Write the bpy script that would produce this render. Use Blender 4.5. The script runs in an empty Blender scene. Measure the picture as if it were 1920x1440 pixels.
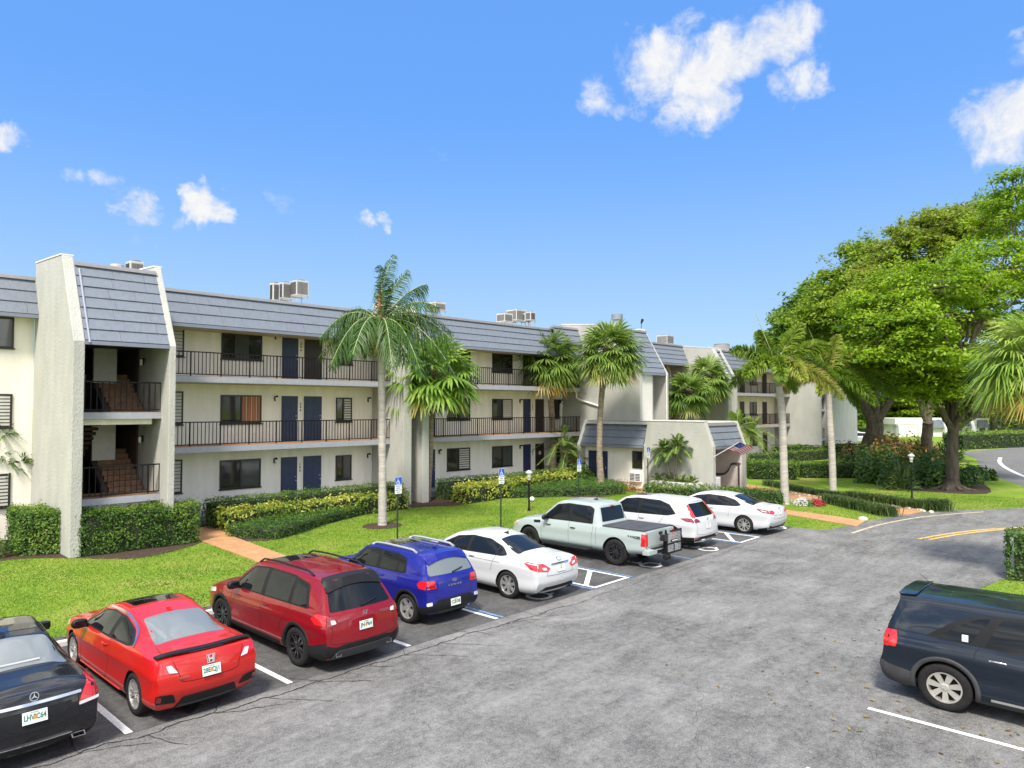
import bpy, bmesh, math, random
import numpy as np
from mathutils import Vector, Matrix, noise as mnoise
from mathutils.bvhtree import BVHTree
from mathutils.geometry import tessellate_polygon
R = math.radians
scn = bpy.context.scene
COL = scn.collection
random.seed(7); rng = np.random.default_rng(7)

# ---------------------------------------------------------------- camera
FPX, CX, CY, EYE = 1340.0, 960.0, 720.0, 4.8
PITCH = math.atan(44 / FPX); YAW = R(42.94)
cd = bpy.data.cameras.new('camera'); cam = bpy.data.objects.new('camera', cd); COL.objects.link(cam)
cd.sensor_width = 36.0; cd.lens = FPX / 1920 * 36; cd.clip_start = 0.1; cd.clip_end = 6000
cam.location = (0, 0, EYE); cam.rotation_euler = (R(90) + PITCH, 0, YAW - R(90))
scn.camera = cam
FW = np.array([math.cos(YAW)*math.cos(PITCH), math.sin(YAW)*math.cos(PITCH), math.sin(PITCH)])
RT = np.array([math.sin(YAW), -math.cos(YAW), 0.0]); UP = np.cross(RT, FW)
EYEV = np.array([0, 0, EYE])
def ray(u, v):
    d = FW*FPX + RT*(u-CX) - UP*(v-CY); return d/np.linalg.norm(d)
def G(u, v, z=0.0):                      # photo pixel -> point of the ground (or of a level z)
    d = ray(u, v); return EYEV + d*((z-EYE)/d[2])
def G2(u, v, z=0.0):
    p = G(u, v, z); return (p[0], p[1])
def AT(u, v, w):                         # photo pixel at a depth w along the view
    d = ray(u, v); return EYEV + d*(w/np.dot(d, FW))
def pxsize(n, w): return n*w/FPX         # size of n photo pixels at depth w
BH = R(-1.5); BS = np.array([math.cos(BH), math.sin(BH), 0]); BD = np.array([-math.sin(BH), math.cos(BH), 0])
def BW(s, d, z): return BS*s + BD*d + np.array([0, 0, z])

# ---------------------------------------------------------------- light
SUN_EL, SUN_AZ = 54.0, 212.0             # azimuth: direction the sun stands, degrees from +X towards +Y
EXPOSURE = 1.3
SUN_STRENGTH, SKY_STRENGTH = 2.4, 0.15
wd = bpy.data.worlds.new('World'); scn.world = wd; wd.use_nodes = True
nt = wd.node_tree; nt.nodes.clear()
def N(nt, t, **kw):
    n = nt.nodes.new(t)
    for k, v in kw.items():
        if k.startswith('i_'): n.inputs[int(k[2:])].default_value = v
        else: setattr(n, k, v)
    return n
def L(nt, a, b): nt.links.new(a, b)
def mth(nt, op, a, b=None, clamp=False):
    n = nt.nodes.new('ShaderNodeMath'); n.operation = op; n.use_clamp = clamp
    for i, x in enumerate((a, b)):
        if x is None: continue
        if isinstance(x, (int, float)): n.inputs[i].default_value = x
        else: nt.links.new(x, n.inputs[i])
    return n.outputs[0]
wout = N(nt, 'ShaderNodeOutputWorld'); bg = N(nt, 'ShaderNodeBackground'); bg.inputs[1].default_value = SKY_STRENGTH
L(nt, bg.outputs[0], wout.inputs[0])
sky = N(nt, 'ShaderNodeTexSky'); sky.sky_type = 'NISHITA'; sky.sun_disc = False
sky.sun_elevation = R(SUN_EL); sky.sun_rotation = R(90 - SUN_AZ); sky.air_density = 0.7; sky.dust_density = 0.2; sky.ozone_density = 3.0
KSKY = 1.0/(SKY_STRENGTH*2**EXPOSURE)          # world value that renders as white
sp_ = N(nt, 'ShaderNodeSeparateColor'); L(nt, sky.outputs[0], sp_.inputs[0])
roll = mth(nt, 'DIVIDE', 3.0*1.06, mth(nt, 'ADD', mth(nt, 'MULTIPLY', sp_.outputs['Blue'], 3.0), 1.0))   # bright horizon rolls off
vm = N(nt, 'ShaderNodeVectorMath', operation='SCALE'); L(nt, sky.outputs[0], vm.inputs[0]); L(nt, roll, vm.inputs['Scale'])
gm = N(nt, 'ShaderNodeGamma'); gm.inputs['Gamma'].default_value = 1.55; L(nt, vm.outputs[0], gm.inputs[0])
hsv = N(nt, 'ShaderNodeHueSaturation'); hsv.inputs['Saturation'].default_value = .98; hsv.inputs['Value'].default_value = 1.05*KSKY; hsv.inputs['Hue'].default_value = .489
L(nt, gm.outputs[0], hsv.inputs['Color'])
geo = N(nt, 'ShaderNodeTexCoord'); vdir = geo.outputs['Generated']
nrm = N(nt, 'ShaderNodeVectorMath', operation='NORMALIZE'); L(nt, vdir, nrm.inputs[0])
sep = N(nt, 'ShaderNodeSeparateXYZ'); L(nt, nrm.outputs[0], sep.inputs[0])
hz = N(nt, 'ShaderNodeMapRange'); hz.interpolation_type = 'SMOOTHSTEP'; hz.inputs[1].default_value = -.06; hz.inputs[2].default_value = .40; hz.inputs[3].default_value = .72; hz.inputs[4].default_value = 0.0; L(nt, sep.outputs['Z'], hz.inputs[0])
hzm = N(nt, 'ShaderNodeMix', data_type='RGBA'); L(nt, hz.outputs[0], hzm.inputs['Factor']); L(nt, hsv.outputs[0], hzm.inputs['A']); hzm.inputs['B'].default_value = (.60*KSKY, .77*KSKY, .97*KSKY, 1)   # summer haze towards the horizon
hsv = hzm
# clouds: small fair-weather cumulus given as directions in the sky, ragged by 3D noise
wn = N(nt, 'ShaderNodeTexNoise'); wn.inputs['Scale'].default_value = 11; wn.inputs['Detail'].default_value = 6; wn.inputs['Roughness'].default_value = .6; L(nt, nrm.outputs[0], wn.inputs['Vector'])
wv = N(nt, 'ShaderNodeVectorMath', operation='SUBTRACT'); L(nt, wn.outputs['Color'], wv.inputs[0]); wv.inputs[1].default_value = (.5, .5, .5)
wsc = N(nt, 'ShaderNodeVectorMath', operation='SCALE'); wsc.inputs['Scale'].default_value = .11; L(nt, wv.outputs[0], wsc.inputs[0])
wad = N(nt, 'ShaderNodeVectorMath', operation='ADD'); L(nt, nrm.outputs[0], wad.inputs[0]); L(nt, wsc.outputs[0], wad.inputs[1])
wrp = N(nt, 'ShaderNodeVectorMath', operation='NORMALIZE'); L(nt, wad.outputs[0], wrp.inputs[0])
nz1 = N(nt, 'ShaderNodeTexNoise'); nz1.inputs['Scale'].default_value = 22; nz1.inputs['Detail'].default_value = 9; nz1.inputs['Roughness'].default_value = .66; nz1.inputs['Distortion'].default_value = .35
L(nt, nrm.outputs[0], nz1.inputs['Vector'])
nz2 = N(nt, 'ShaderNodeTexNoise'); nz2.inputs['Scale'].default_value = 9; nz2.inputs['Detail'].default_value = 4
L(nt, nrm.outputs[0], nz2.inputs['Vector'])
CLOUDS = [  # (pixel in the photo that looks at the puff, angular radius deg, strength)
 (1235,120,3.2,1),(1300,150,3.6,1.05),(1370,110,3.3,1.05),(1440,75,3.0,1.0),(1485,50,2.0,.8),(1260,205,2.2,.8),(1340,195,2.6,.9),(1190,95,2.0,.55),
 (1285,40,1.7,.5),(1135,165,2.2,.62),(1185,180,1.6,.55),(1495,155,2.1,.8),(1530,150,1.6,.65),(1455,180,1.4,.55),
 (1840,210,2.6,.95),(1890,230,3.2,1.0),(1915,215,3.0,1.0),(1885,105,1.5,.6),(1915,95,1.7,.65),(1865,145,1.1,.45),
 (255,378,1.8,.85),(285,390,1.4,.6),(395,392,1.9,1.1),(425,403,1.6,1.0),(345,412,.9,.5),(112,318,1.1,.5),(140,325,.8,.45),(190,334,1.1,.45),(225,342,.8,.42),(683,402,1.0,.75),(708,410,.8,.65),
 (833,290,1.2,.42),(8,258,1.6,.8),(540,365,1.2,.34),(262,440,1.1,.36),(305,452,.8,.35)]
dens = None
for (u, v, rad, st) in CLOUDS:
    dv = ray(u, v)
    dot = N(nt, 'ShaderNodeVectorMath', operation='DOT_PRODUCT'); L(nt, wrp.outputs[0], dot.inputs[0]); dot.inputs[1].default_value = tuple(dv)
    k = 1 - math.cos(R(rad))
    f = mth(nt, 'SUBTRACT', 1.0, mth(nt, 'DIVIDE', mth(nt, 'SUBTRACT', 1.0, dot.outputs['Value']), k), clamp=True)
    f = mth(nt, 'MULTIPLY', f, st)
    dens = f if dens is None else mth(nt, 'MAXIMUM', dens, f)
# a broken deck of cloud high overhead and behind the photographer, mirrored in car windows, brightened out of view to light the facade softly
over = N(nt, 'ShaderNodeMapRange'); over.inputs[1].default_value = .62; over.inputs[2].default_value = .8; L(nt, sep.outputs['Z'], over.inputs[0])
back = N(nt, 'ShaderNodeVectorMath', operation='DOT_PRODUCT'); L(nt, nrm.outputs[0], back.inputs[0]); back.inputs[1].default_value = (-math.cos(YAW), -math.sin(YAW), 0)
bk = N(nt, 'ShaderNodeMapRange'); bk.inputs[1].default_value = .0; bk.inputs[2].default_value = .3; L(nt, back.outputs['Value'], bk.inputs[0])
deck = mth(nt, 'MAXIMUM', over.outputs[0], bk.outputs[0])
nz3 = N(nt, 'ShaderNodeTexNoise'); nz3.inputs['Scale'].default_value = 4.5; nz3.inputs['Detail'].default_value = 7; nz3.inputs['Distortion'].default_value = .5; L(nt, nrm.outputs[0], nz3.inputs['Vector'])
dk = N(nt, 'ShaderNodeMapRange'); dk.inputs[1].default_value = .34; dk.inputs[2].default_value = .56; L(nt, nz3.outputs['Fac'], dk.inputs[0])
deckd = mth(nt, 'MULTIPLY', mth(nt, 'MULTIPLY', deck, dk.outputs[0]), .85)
rag = mth(nt, 'ADD', mth(nt, 'MULTIPLY', nz1.outputs['Fac'], 1.55), mth(nt, 'MULTIPLY', nz2.outputs['Fac'], .6))
dn = mth(nt, 'ADD', mth(nt, 'MULTIPLY', dens, 1.12), mth(nt, 'SUBTRACT', rag, 1.36))
cl = N(nt, 'ShaderNodeMapRange'); cl.interpolation_type = 'SMOOTHSTEP'; cl.inputs[1].default_value = .0; cl.inputs[2].default_value = .85; L(nt, dn, cl.inputs[0])
has = mth(nt, 'MULTIPLY', dens, 8.0, clamp=True)
fac = mth(nt, 'MULTIPLY', cl.outputs[0], has)
mixw = N(nt, 'ShaderNodeMix', data_type='RGBA'); L(nt, fac, mixw.inputs['Factor']); L(nt, hsv.outputs['Result'], mixw.inputs['A'])
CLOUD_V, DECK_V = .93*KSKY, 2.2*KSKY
csh = N(nt, 'ShaderNodeMix', data_type='RGBA'); csh.inputs['A'].default_value = (CLOUD_V*.80, CLOUD_V*.86, CLOUD_V*.98, 1); csh.inputs['B'].default_value = (CLOUD_V*1.02, CLOUD_V*1.02, CLOUD_V*1.03, 1)
shf = N(nt, 'ShaderNodeMapRange'); shf.inputs[1].default_value = .36; shf.inputs[2].default_value = .58; L(nt, nz1.outputs['Fac'], shf.inputs[0]); L(nt, shf.outputs[0], csh.inputs['Factor']); L(nt, csh.outputs['Result'], mixw.inputs['B'])
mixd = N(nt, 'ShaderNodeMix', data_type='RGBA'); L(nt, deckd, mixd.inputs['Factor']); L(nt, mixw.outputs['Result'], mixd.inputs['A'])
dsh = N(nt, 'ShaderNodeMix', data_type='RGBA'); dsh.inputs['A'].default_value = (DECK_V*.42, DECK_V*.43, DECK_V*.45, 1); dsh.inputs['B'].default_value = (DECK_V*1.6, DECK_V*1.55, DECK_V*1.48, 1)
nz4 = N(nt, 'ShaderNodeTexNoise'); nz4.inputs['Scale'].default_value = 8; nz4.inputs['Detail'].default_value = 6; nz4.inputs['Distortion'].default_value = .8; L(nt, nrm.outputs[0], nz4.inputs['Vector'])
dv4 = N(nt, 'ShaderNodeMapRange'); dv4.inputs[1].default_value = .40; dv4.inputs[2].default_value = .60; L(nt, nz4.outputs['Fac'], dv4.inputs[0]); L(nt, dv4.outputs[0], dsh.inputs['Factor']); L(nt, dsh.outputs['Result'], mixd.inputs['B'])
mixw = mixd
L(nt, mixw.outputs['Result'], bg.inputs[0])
sd = bpy.data.lights.new('sun', 'SUN'); so = bpy.data.objects.new('sun', sd); COL.objects.link(so)
sd.energy = SUN_STRENGTH; sd.angle = R(10.0); sd.color = (1.0, .95, .86)
_sv = Vector((math.cos(R(SUN_AZ))*math.cos(R(SUN_EL)), math.sin(R(SUN_AZ))*math.cos(R(SUN_EL)), math.sin(R(SUN_EL))))
so.rotation_euler = _sv.to_track_quat('Z', 'Y').to_euler()
scn.view_settings.view_transform = 'Standard'; scn.view_settings.look = 'None'; scn.view_settings.exposure = EXPOSURE; scn.view_settings.gamma = 1.0

# ---------------------------------------------------------------- materials
def srgb(r, g, b):
    f = lambda c: (c/255/12.92) if c/255 <= .04045 else ((c/255+.055)/1.055)**2.4
    return (f(r), f(g), f(b))
MATS = {}
def new_mat(name):
    m = bpy.data.materials.new(name); m.use_nodes = True; MATS[name] = m
    return m, m.node_tree, m.node_tree.nodes['Principled BSDF']
def mat(name, col, rough=.6, metal=0.0, var=0.0, vscale=6.0, bump=0.0, bscale=60.0, coat=0.0, spec=.5, stretch=None, var2=None, detail=4, obj=True):
    """plain surface: base colour, soft colour variation, fine bump"""
    m, t, p = new_mat(name)
    p.inputs['Base Color'].default_value = (*col, 1); p.inputs['Roughness'].default_value = rough; p.inputs['Metallic'].default_value = metal
    p.inputs['Coat Weight'].default_value = coat; p.inputs['Coat Roughness'].default_value = .04; p.inputs['Specular IOR Level'].default_value = spec
    if var or bump or var2:
        tc = N(t, 'ShaderNodeTexCoord'); src = tc.outputs['Object' if obj else 'Generated']
        if stretch:
            mp = N(t, 'ShaderNodeMapping'); mp.inputs['Scale'].default_value = stretch; L(t, src, mp.inputs[0]); src = mp.outputs[0]
    if var or var2:
        n = N(t, 'ShaderNodeTexNoise'); n.inputs['Scale'].default_value = vscale; n.inputs['Detail'].default_value = detail; L(t, src, n.inputs['Vector'])
        cr = N(t, 'ShaderNodeValToRGB'); L(t, n.outputs['Fac'], cr.inputs[0])
        cr.color_ramp.elements[0].position = .32; cr.color_ramp.elements[1].position = .68
        a = tuple(max(0, c*(1-var)) for c in col); b = var2 if var2 else tuple(min(1, c*(1+var)) for c in col)
        cr.color_ramp.elements[0].color = (*a, 1); cr.color_ramp.elements[1].color = (*b, 1)
        L(t, cr.outputs[0], p.inputs['Base Color'])
    if bump:
        n2 = N(t, 'ShaderNodeTexNoise'); n2.inputs['Scale'].default_value = bscale; n2.inputs['Detail'].default_value = 3; L(t, src, n2.inputs['Vector'])
        bp = N(t, 'ShaderNodeBump'); bp.inputs['Strength'].default_value = bump; bp.inputs['Distance'].default_value = .03; L(t, n2.outputs['Fac'], bp.inputs['Height'])
        L(t, bp.outputs[0], p.inputs['Normal'])
    return m
def leaf_mat(name, cols, trans=.35, rough=.55, pos=None):
    """foliage: colour from each leaf's own random number, light passing through"""
    m, t, p = new_mat(name)
    at = N(t, 'ShaderNodeAttribute'); at.attribute_name = 'leafv'
    cr = N(t, 'ShaderNodeValToRGB'); L(t, at.outputs['Fac'], cr.inputs[0])
    el = cr.color_ramp.elements
    while len(el) < len(cols): el.new(.5)
    for i, c in enumerate(cols):
        el[i].position = pos[i] if pos else i/(len(cols)-1); el[i].color = (*c, 1)
    L(t, cr.outputs[0], p.inputs['Base Color']); p.inputs['Roughness'].default_value = rough; p.inputs['Specular IOR Level'].default_value = .35
    tr = N(t, 'ShaderNodeBsdfTranslucent'); L(t, cr.outputs[0], tr.inputs['Color'])
    mx = N(t, 'ShaderNodeMixShader'); mx.inputs[0].default_value = trans
    L(t, p.outputs[0], mx.inputs[1]); L(t, tr.outputs[0], mx.inputs[2]); L(t, mx.outputs[0], t.nodes['Material Output'].inputs[0])
    return m

# ---------------------------------------------------------------- mesh helpers
def link(o, parent=None):
    COL.objects.link(o)
    if parent is not None: o.parent = parent
    return o
def tag(o, label=None, cat=None, group=None, kind=None):
    if label: o['label'] = label
    if cat: o['category'] = cat
    if group: o['group'] = group
    if kind: o['kind'] = kind
    return o
def empty(name, loc, rz=0.0, label=None, cat=None, group=None):
    o = bpy.data.objects.new(name, None); COL.objects.link(o); o.location = loc; o.rotation_euler = (0, 0, rz); o.empty_display_size = .3
    return tag(o, label, cat, group)
class MB:
    """collects shapes into one mesh"""
    def __init__(s): s.v = []; s.f = []; s.mi = []; s.cur = 0
    def add(s, vs, fs):
        b = len(s.v); s.v.extend([tuple(map(float, p)) for p in vs])
        for f in fs: s.f.append([i+b for i in f]); s.mi.append(s.cur)
    def box(s, x0, x1, y0, y1, z0, z1):
        s.add([(x0,y0,z0),(x1,y0,z0),(x1,y1,z0),(x0,y1,z0),(x0,y0,z1),(x1,y0,z1),(x1,y1,z1),(x0,y1,z1)],
              [(0,3,2,1),(4,5,6,7),(0,1,5,4),(1,2,6,5),(2,3,7,6),(3,0,4,7)])
    def obox(s, o, ax, ay, az):            # oriented box: corner and three edge vectors
        o, ax, ay, az = map(np.array, (o, ax, ay, az))
        c = [o, o+ax, o+ax+ay, o+ay]; s.add(c+[p+az for p in c], [(0,3,2,1),(4,5,6,7),(0,1,5,4),(1,2,6,5),(2,3,7,6),(3,0,4,7)])
    def prism(s, pts, vec):                # planar 3D polygon swept along vec
        pts = [np.array(p, float) for p in pts]; n = len(pts); vec = np.array(vec, float)
        s.add(pts+[p+vec for p in pts], [list(range(n))[::-1], list(range(n, 2*n))]+[(i, (i+1) % n, (i+1) % n+n, i+n) for i in range(n)])
    def flat(s, pts, z, t=0.0):            # horizontal polygon (slab when t > 0, top at z)
        n = len(pts)
        tris = tessellate_polygon([[Vector((p[0], p[1], 0)) for p in pts]])
        top = [(p[0], p[1], z) for p in pts]
        ff = []
        for a, b, c in tris:
            pa, pb, pc = pts[a], pts[b], pts[c]
            ff.append((a, b, c) if (pb[0]-pa[0])*(pc[1]-pa[1])-(pb[1]-pa[1])*(pc[0]-pa[0]) > 0 else (a, c, b))
        s.add(top, ff)
        if t:
            s.add(top+[(p[0], p[1], z-t) for p in pts], [(i, (i+1) % n, (i+1) % n+n, i+n) for i in range(n)])
    def tube(s, pts, rad, n=8, caps=True):
        pts = [np.array(p, float) for p in pts]; m = len(pts)
        if isinstance(rad, (int, float)): rad = [rad]*m
        vs = []; ref = None
        for i, p in enumerate(pts):
            d = pts[min(i+1, m-1)]-pts[max(i-1, 0)]; d = d/(np.linalg.norm(d)+1e-9)
            if ref is None:
                ref = np.array([0, 0, 1.0]) if abs(d[2]) < .9 else np.array([1.0, 0, 0])
            a = np.cross(d, ref); a /= np.linalg.norm(a)+1e-9; b = np.cross(d, a); ref = np.cross(a, d)
            for k in range(n):
                t = 2*math.pi*k/n; vs.append(p+rad[i]*(math.cos(t)*a+math.sin(t)*b))
        fs = [(i*n+k, i*n+(k+1) % n, (i+1)*n+(k+1) % n, (i+1)*n+k) for i in range(m-1) for k in range(n)]
        if caps: fs += [list(range(n)), list(range((m-1)*n, m*n))[::-1]]
        s.add(vs, fs)
    def lathe(s, prof, c=(0, 0, 0), n=16, axis='z', caps=True):
        vs = []
        for r, h in prof:
            for k in range(n):
                t = 2*math.pi*k/n; x, y = r*math.cos(t), r*math.sin(t)
                vs.append((c[0]+x, c[1]+y, c[2]+h) if axis == 'z' else (c[0]+x, c[1]+h, c[2]+y))
        m = len(prof)
        fs = [(i*n+k, i*n+(k+1) % n, (i+1)*n+(k+1) % n, (i+1)*n+k) for i in range(m-1) for k in range(n)]
        if caps and prof[0][0] > 1e-4: fs.append(list(range(n))[::-1])
        if caps and prof[-1][0] > 1e-4: fs.append(list(range((m-1)*n, m*n)))
        s.add(vs, fs)
    def grid(s, P):                        # P[i][j] points -> quad sheet
        m, n = len(P), len(P[0]); s.add([p for r in P for p in r], [(i*n+j, i*n+j+1, (i+1)*n+j+1, (i+1)*n+j) for i in range(m-1) for j in range(n-1)])
    def build(s, name, mats, parent=None, smooth=False, bevel=0.0, fixn=False):
        me = bpy.data.meshes.new(name); me.from_pydata(s.v, [], s.f)
        for m in (mats if isinstance(mats, (list, tuple)) else [mats]): me.materials.append(m)
        if any(s.mi): me.polygons.foreach_set('material_index', s.mi)
        if fixn:
            bm = bmesh.new(); bm.from_mesh(me); bmesh.ops.remove_doubles(bm, verts=bm.verts, dist=1e-5); bmesh.ops.recalc_face_normals(bm, faces=bm.faces); bm.to_mesh(me); bm.free()
        if bevel:
            bm = bmesh.new(); bm.from_mesh(me); bmesh.ops.remove_doubles(bm, verts=bm.verts, dist=1e-5)
            ed = [e for e in bm.edges if len(e.link_faces) == 2 and e.calc_face_angle(0) > .5]
            bmesh.ops.bevel(bm, geom=ed, offset=bevel, segments=2, affect='EDGES', profile=.6, clamp_overlap=True); bm.to_mesh(me); bm.free()
        if smooth:
            me.polygons.foreach_set('use_smooth', [True]*len(me.polygons))
            if smooth != 'all':
                try: me.set_sharp_from_angle(angle=R(smooth if isinstance(smooth, (int, float)) and smooth > 1 else 35))
                except Exception: pass
        me.update()
        return link(bpy.data.objects.new(name, me), parent)
def text_mesh(body, size, extrude=.002, align='CENTER', bold=0.0):
    cu = bpy.data.curves.new('lettering', 'FONT'); cu.body = body; cu.size = size; cu.extrude = extrude; cu.align_x = align; cu.align_y = 'CENTER'; cu.offset = bold; cu.resolution_u = 3
    o = bpy.data.objects.new('lettering', cu); COL.objects.link(o)
    dg = bpy.context.evaluated_depsgraph_get(); me = bpy.data.meshes.new_from_object(o.evaluated_get(dg))
    bpy.data.objects.remove(o); bpy.data.curves.remove(cu); return me
def text(name, body, size, M, m, parent, extrude=.002, width=None, bold=0.0):
    """lettering: M maps text plane (x right, y up, z out) to the parent's space"""
    me = text_mesh(body, size, extrude, bold=bold)
    if width:
        xs = [v.co.x for v in me.vertices]; k = width/(max(xs)-min(xs)); me.transform(Matrix.Diagonal((k, 1, 1, 1)))
    me.transform(M); me.materials.clear(); me.materials.append(m)
    return link(bpy.data.objects.new(name, me), parent)
def np_mesh(name, V, F, m, parent=None, attr=None, smooth=False):
    """quads from numpy; attr = one random number per vertex"""
    me = bpy.data.meshes.new(name); V = np.asarray(V, np.float32); F = np.asarray(F, np.int32)
    k = F.shape[1]
    me.vertices.add(len(V)); me.vertices.foreach_set('co', V.ravel())
    me.loops.add(F.size); me.loops.foreach_set('vertex_index', F.ravel())
    me.polygons.add(len(F)); me.polygons.foreach_set('loop_start', np.arange(0, F.size, k, dtype=np.int32)); me.polygons.foreach_set('loop_total', np.full(len(F), k, np.int32))
    if smooth: me.polygons.foreach_set('use_smooth', np.ones(len(F), bool))
    if attr is not None:
        a = me.attributes.new('leafv', 'FLOAT', 'POINT'); a.data.foreach_set('value', np.asarray(attr, np.float32))
    me.materials.append(m); me.update(calc_edges=True); me.validate()
    return link(bpy.data.objects.new(name, me), parent)
def inpoly(x, y, poly):
    c = np.zeros(np.shape(x), bool); n = len(poly)
    for i in range(n):
        x0, y0 = poly[i]; x1, y1 = poly[(i+1) % n]
        if y0 == y1: continue
        c ^= ((y0 > y) != (y1 > y)) & (x < (x1-x0)*(y-y0)/(y1-y0)+x0)
    return c
def smooth_line(pts, k=6, closed=False):     # Catmull-Rom
    P = [np.array(p, float) for p in pts]; n = len(P); out = []
    for i in range(n if closed else n-1):
        p0 = P[(i-1) % n] if closed or i > 0 else P[0]; p1 = P[i]; p2 = P[(i+1) % n]; p3 = P[(i+2) % n] if closed or i < n-2 else P[-1]
        for j in range(k):
            t = j/k; out.append(.5*((2*p1)+(p2-p0)*t+(2*p0-5*p1+4*p2-p3)*t*t+(3*p1-p0-3*p2+p3)*t**3))
    if not closed: out.append(P[-1])
    return out
# ================================================================ SETTING: ground, lot, road, paths
def asphalt_mat(name, dark, light, lo, hi, seed):
    m, t, p = new_mat(name); tc = N(t, 'ShaderNodeTexCoord'); src = tc.outputs['Object']
    mp = N(t, 'ShaderNodeMapping'); mp.inputs['Location'].default_value = (seed, seed*1.7, 0); L(t, src, mp.inputs[0]); src = mp.outputs[0]
    a = N(t, 'ShaderNodeTexNoise'); a.inputs['Scale'].default_value = .42; a.inputs['Detail'].default_value = 12; a.inputs['Roughness'].default_value = .74; a.inputs['Distortion'].default_value = 1.2; L(t, src, a.inputs['Vector'])
    mp2 = N(t, 'ShaderNodeMapping'); mp2.inputs['Scale'].default_value = (.5, 2.6, 1); L(t, src, mp2.inputs[0])
    b = N(t, 'ShaderNodeTexNoise'); b.inputs['Scale'].default_value = .9; b.inputs['Detail'].default_value = 6; b.inputs['Roughness'].default_value = .7; L(t, mp2.outputs[0], b.inputs['Vector'])
    c = N(t, 'ShaderNodeTexNoise'); c.inputs['Scale'].default_value = 55; c.inputs['Detail'].default_value = 3; c.inputs['Roughness'].default_value = .8; L(t, src, c.inputs['Vector'])
    d = N(t, 'ShaderNodeTexNoise'); d.inputs['Scale'].default_value = 6.5; d.inputs['Detail'].default_value = 8; d.inputs['Roughness'].default_value = .75; L(t, src, d.inputs['Vector'])
    s = mth(t, 'ADD', mth(t, 'ADD', mth(t, 'MULTIPLY', a.outputs['Fac'], .26), mth(t, 'MULTIPLY', b.outputs['Fac'], .16)), mth(t, 'ADD', mth(t, 'MULTIPLY', c.outputs['Fac'], .36), mth(t, 'MULTIPLY', d.outputs['Fac'], .22)))
    cr = N(t, 'ShaderNodeValToRGB'); L(t, s, cr.inputs[0]); e = cr.color_ramp.elements
    e[0].position = lo; e[0].color = (*dark, 1); e[1].position = hi; e[1].color = (*light, 1)
    L(t, cr.outputs[0], p.inputs['Base Color']); p.inputs['Roughness'].default_value = .9; p.inputs['Specular IOR Level'].default_value = .25
    v = N(t, 'ShaderNodeTexVoronoi'); v.inputs['Scale'].default_value = 70; L(t, src, v.inputs['Vector'])
    bp = N(t, 'ShaderNodeBump'); bp.inputs['Strength'].default_value = .5; bp.inputs['Distance'].default_value = .01; L(t, v.outputs['Distance'], bp.inputs['Height']); L(t, bp.outputs[0], p.inputs['Normal'])
    return m
M_lot = asphalt_mat('worn_asphalt', (.062,.060,.058), (.270,.264,.252), .415, .59, 3.1)
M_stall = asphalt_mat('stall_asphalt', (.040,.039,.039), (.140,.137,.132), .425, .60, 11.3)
M_road = asphalt_mat('far_road_asphalt', (.12,.118,.112), (.22,.215,.205), .42, .62, 23.0)
def grass_mat():
    m, t, p = new_mat('lawn_grass'); tc = N(t, 'ShaderNodeTexCoord'); src = tc.outputs['Object']
    a = N(t, 'ShaderNodeTexNoise'); a.inputs['Scale'].default_value = .35; a.inputs['Detail'].default_value = 7; a.inputs['Roughness'].default_value = .7; L(t, src, a.inputs['Vector'])
    b = N(t, 'ShaderNodeTexNoise'); b.inputs['Scale'].default_value = 14; b.inputs['Detail'].default_value = 4; b.inputs['Roughness'].default_value = .8; L(t, src, b.inputs['Vector'])
    s = mth(t, 'ADD', mth(t, 'MULTIPLY', a.outputs['Fac'], .6), mth(t, 'MULTIPLY', b.outputs['Fac'], .4))
    cr = N(t, 'ShaderNodeValToRGB'); L(t, s, cr.inputs[0]); e = cr.color_ramp.elements
    e[0].position = .36; e[0].color = (.095,.185,.016, 1); e[1].position = .64; e[1].color = (.35,.305,.095, 1)
    k = e.new(.5); k.color = (.175,.275,.028, 1)
    L(t, cr.outputs[0], p.inputs['Base Color']); p.inputs['Roughness'].default_value = .9; p.inputs['Specular IOR Level'].default_value = .1
    bp = N(t, 'ShaderNodeBump'); bp.inputs['Strength'].default_value = .8; bp.inputs['Distance'].default_value = .05; L(t, b.outputs['Fac'], bp.inputs['Height']); L(t, bp.outputs[0], p.inputs['Normal'])
    return m
M_grass = grass_mat()
M_mulch = mat('mulch', (.055,.030,.018), .95, var=.6, vscale=25, bump=1.0, bscale=40)
def brick_mat():
    m, t, p = new_mat('brick_paving'); tc = N(t, 'ShaderNodeTexCoord')
    b = N(t, 'ShaderNodeTexBrick'); b.inputs['Scale'].default_value = 4.2; b.inputs['Mortar Size'].default_value = .014; L(t, tc.outputs['Object'], b.inputs['Vector'])
    b.inputs['Color1'].default_value = (.42,.20,.085, 1); b.inputs['Color2'].default_value = (.50,.27,.125, 1); b.inputs['Mortar'].default_value = (.30,.17,.085, 1)
    n = N(t, 'ShaderNodeTexNoise'); n.inputs['Scale'].default_value = 1.6; n.inputs['Detail'].default_value = 5; L(t, tc.outputs['Object'], n.inputs['Vector'])
    mx = N(t, 'ShaderNodeMix', data_type='RGBA', blend_type='MULTIPLY'); mx.inputs['Factor'].default_value = .5; L(t, b.outputs['Color'], mx.inputs['A']); L(t, n.outputs['Fac'], mx.inputs['B'])
    g = N(t, 'ShaderNodeHueSaturation'); g.inputs['Value'].default_value = 1.35; L(t, mx.outputs['Result'], g.inputs['Color'])
    L(t, g.outputs[0], p.inputs['Base Color']); p.inputs['Roughness'].default_value = .9
    bp = N(t, 'ShaderNodeBump'); bp.inputs['Strength'].default_value = .4; bp.inputs['Distance'].default_value = .01; L(t, b.outputs['Fac'], bp.inputs['Height']); bp.invert = True; L(t, bp.outputs[0], p.inputs['Normal'])
    return m
M_brick = brick_mat()
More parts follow.
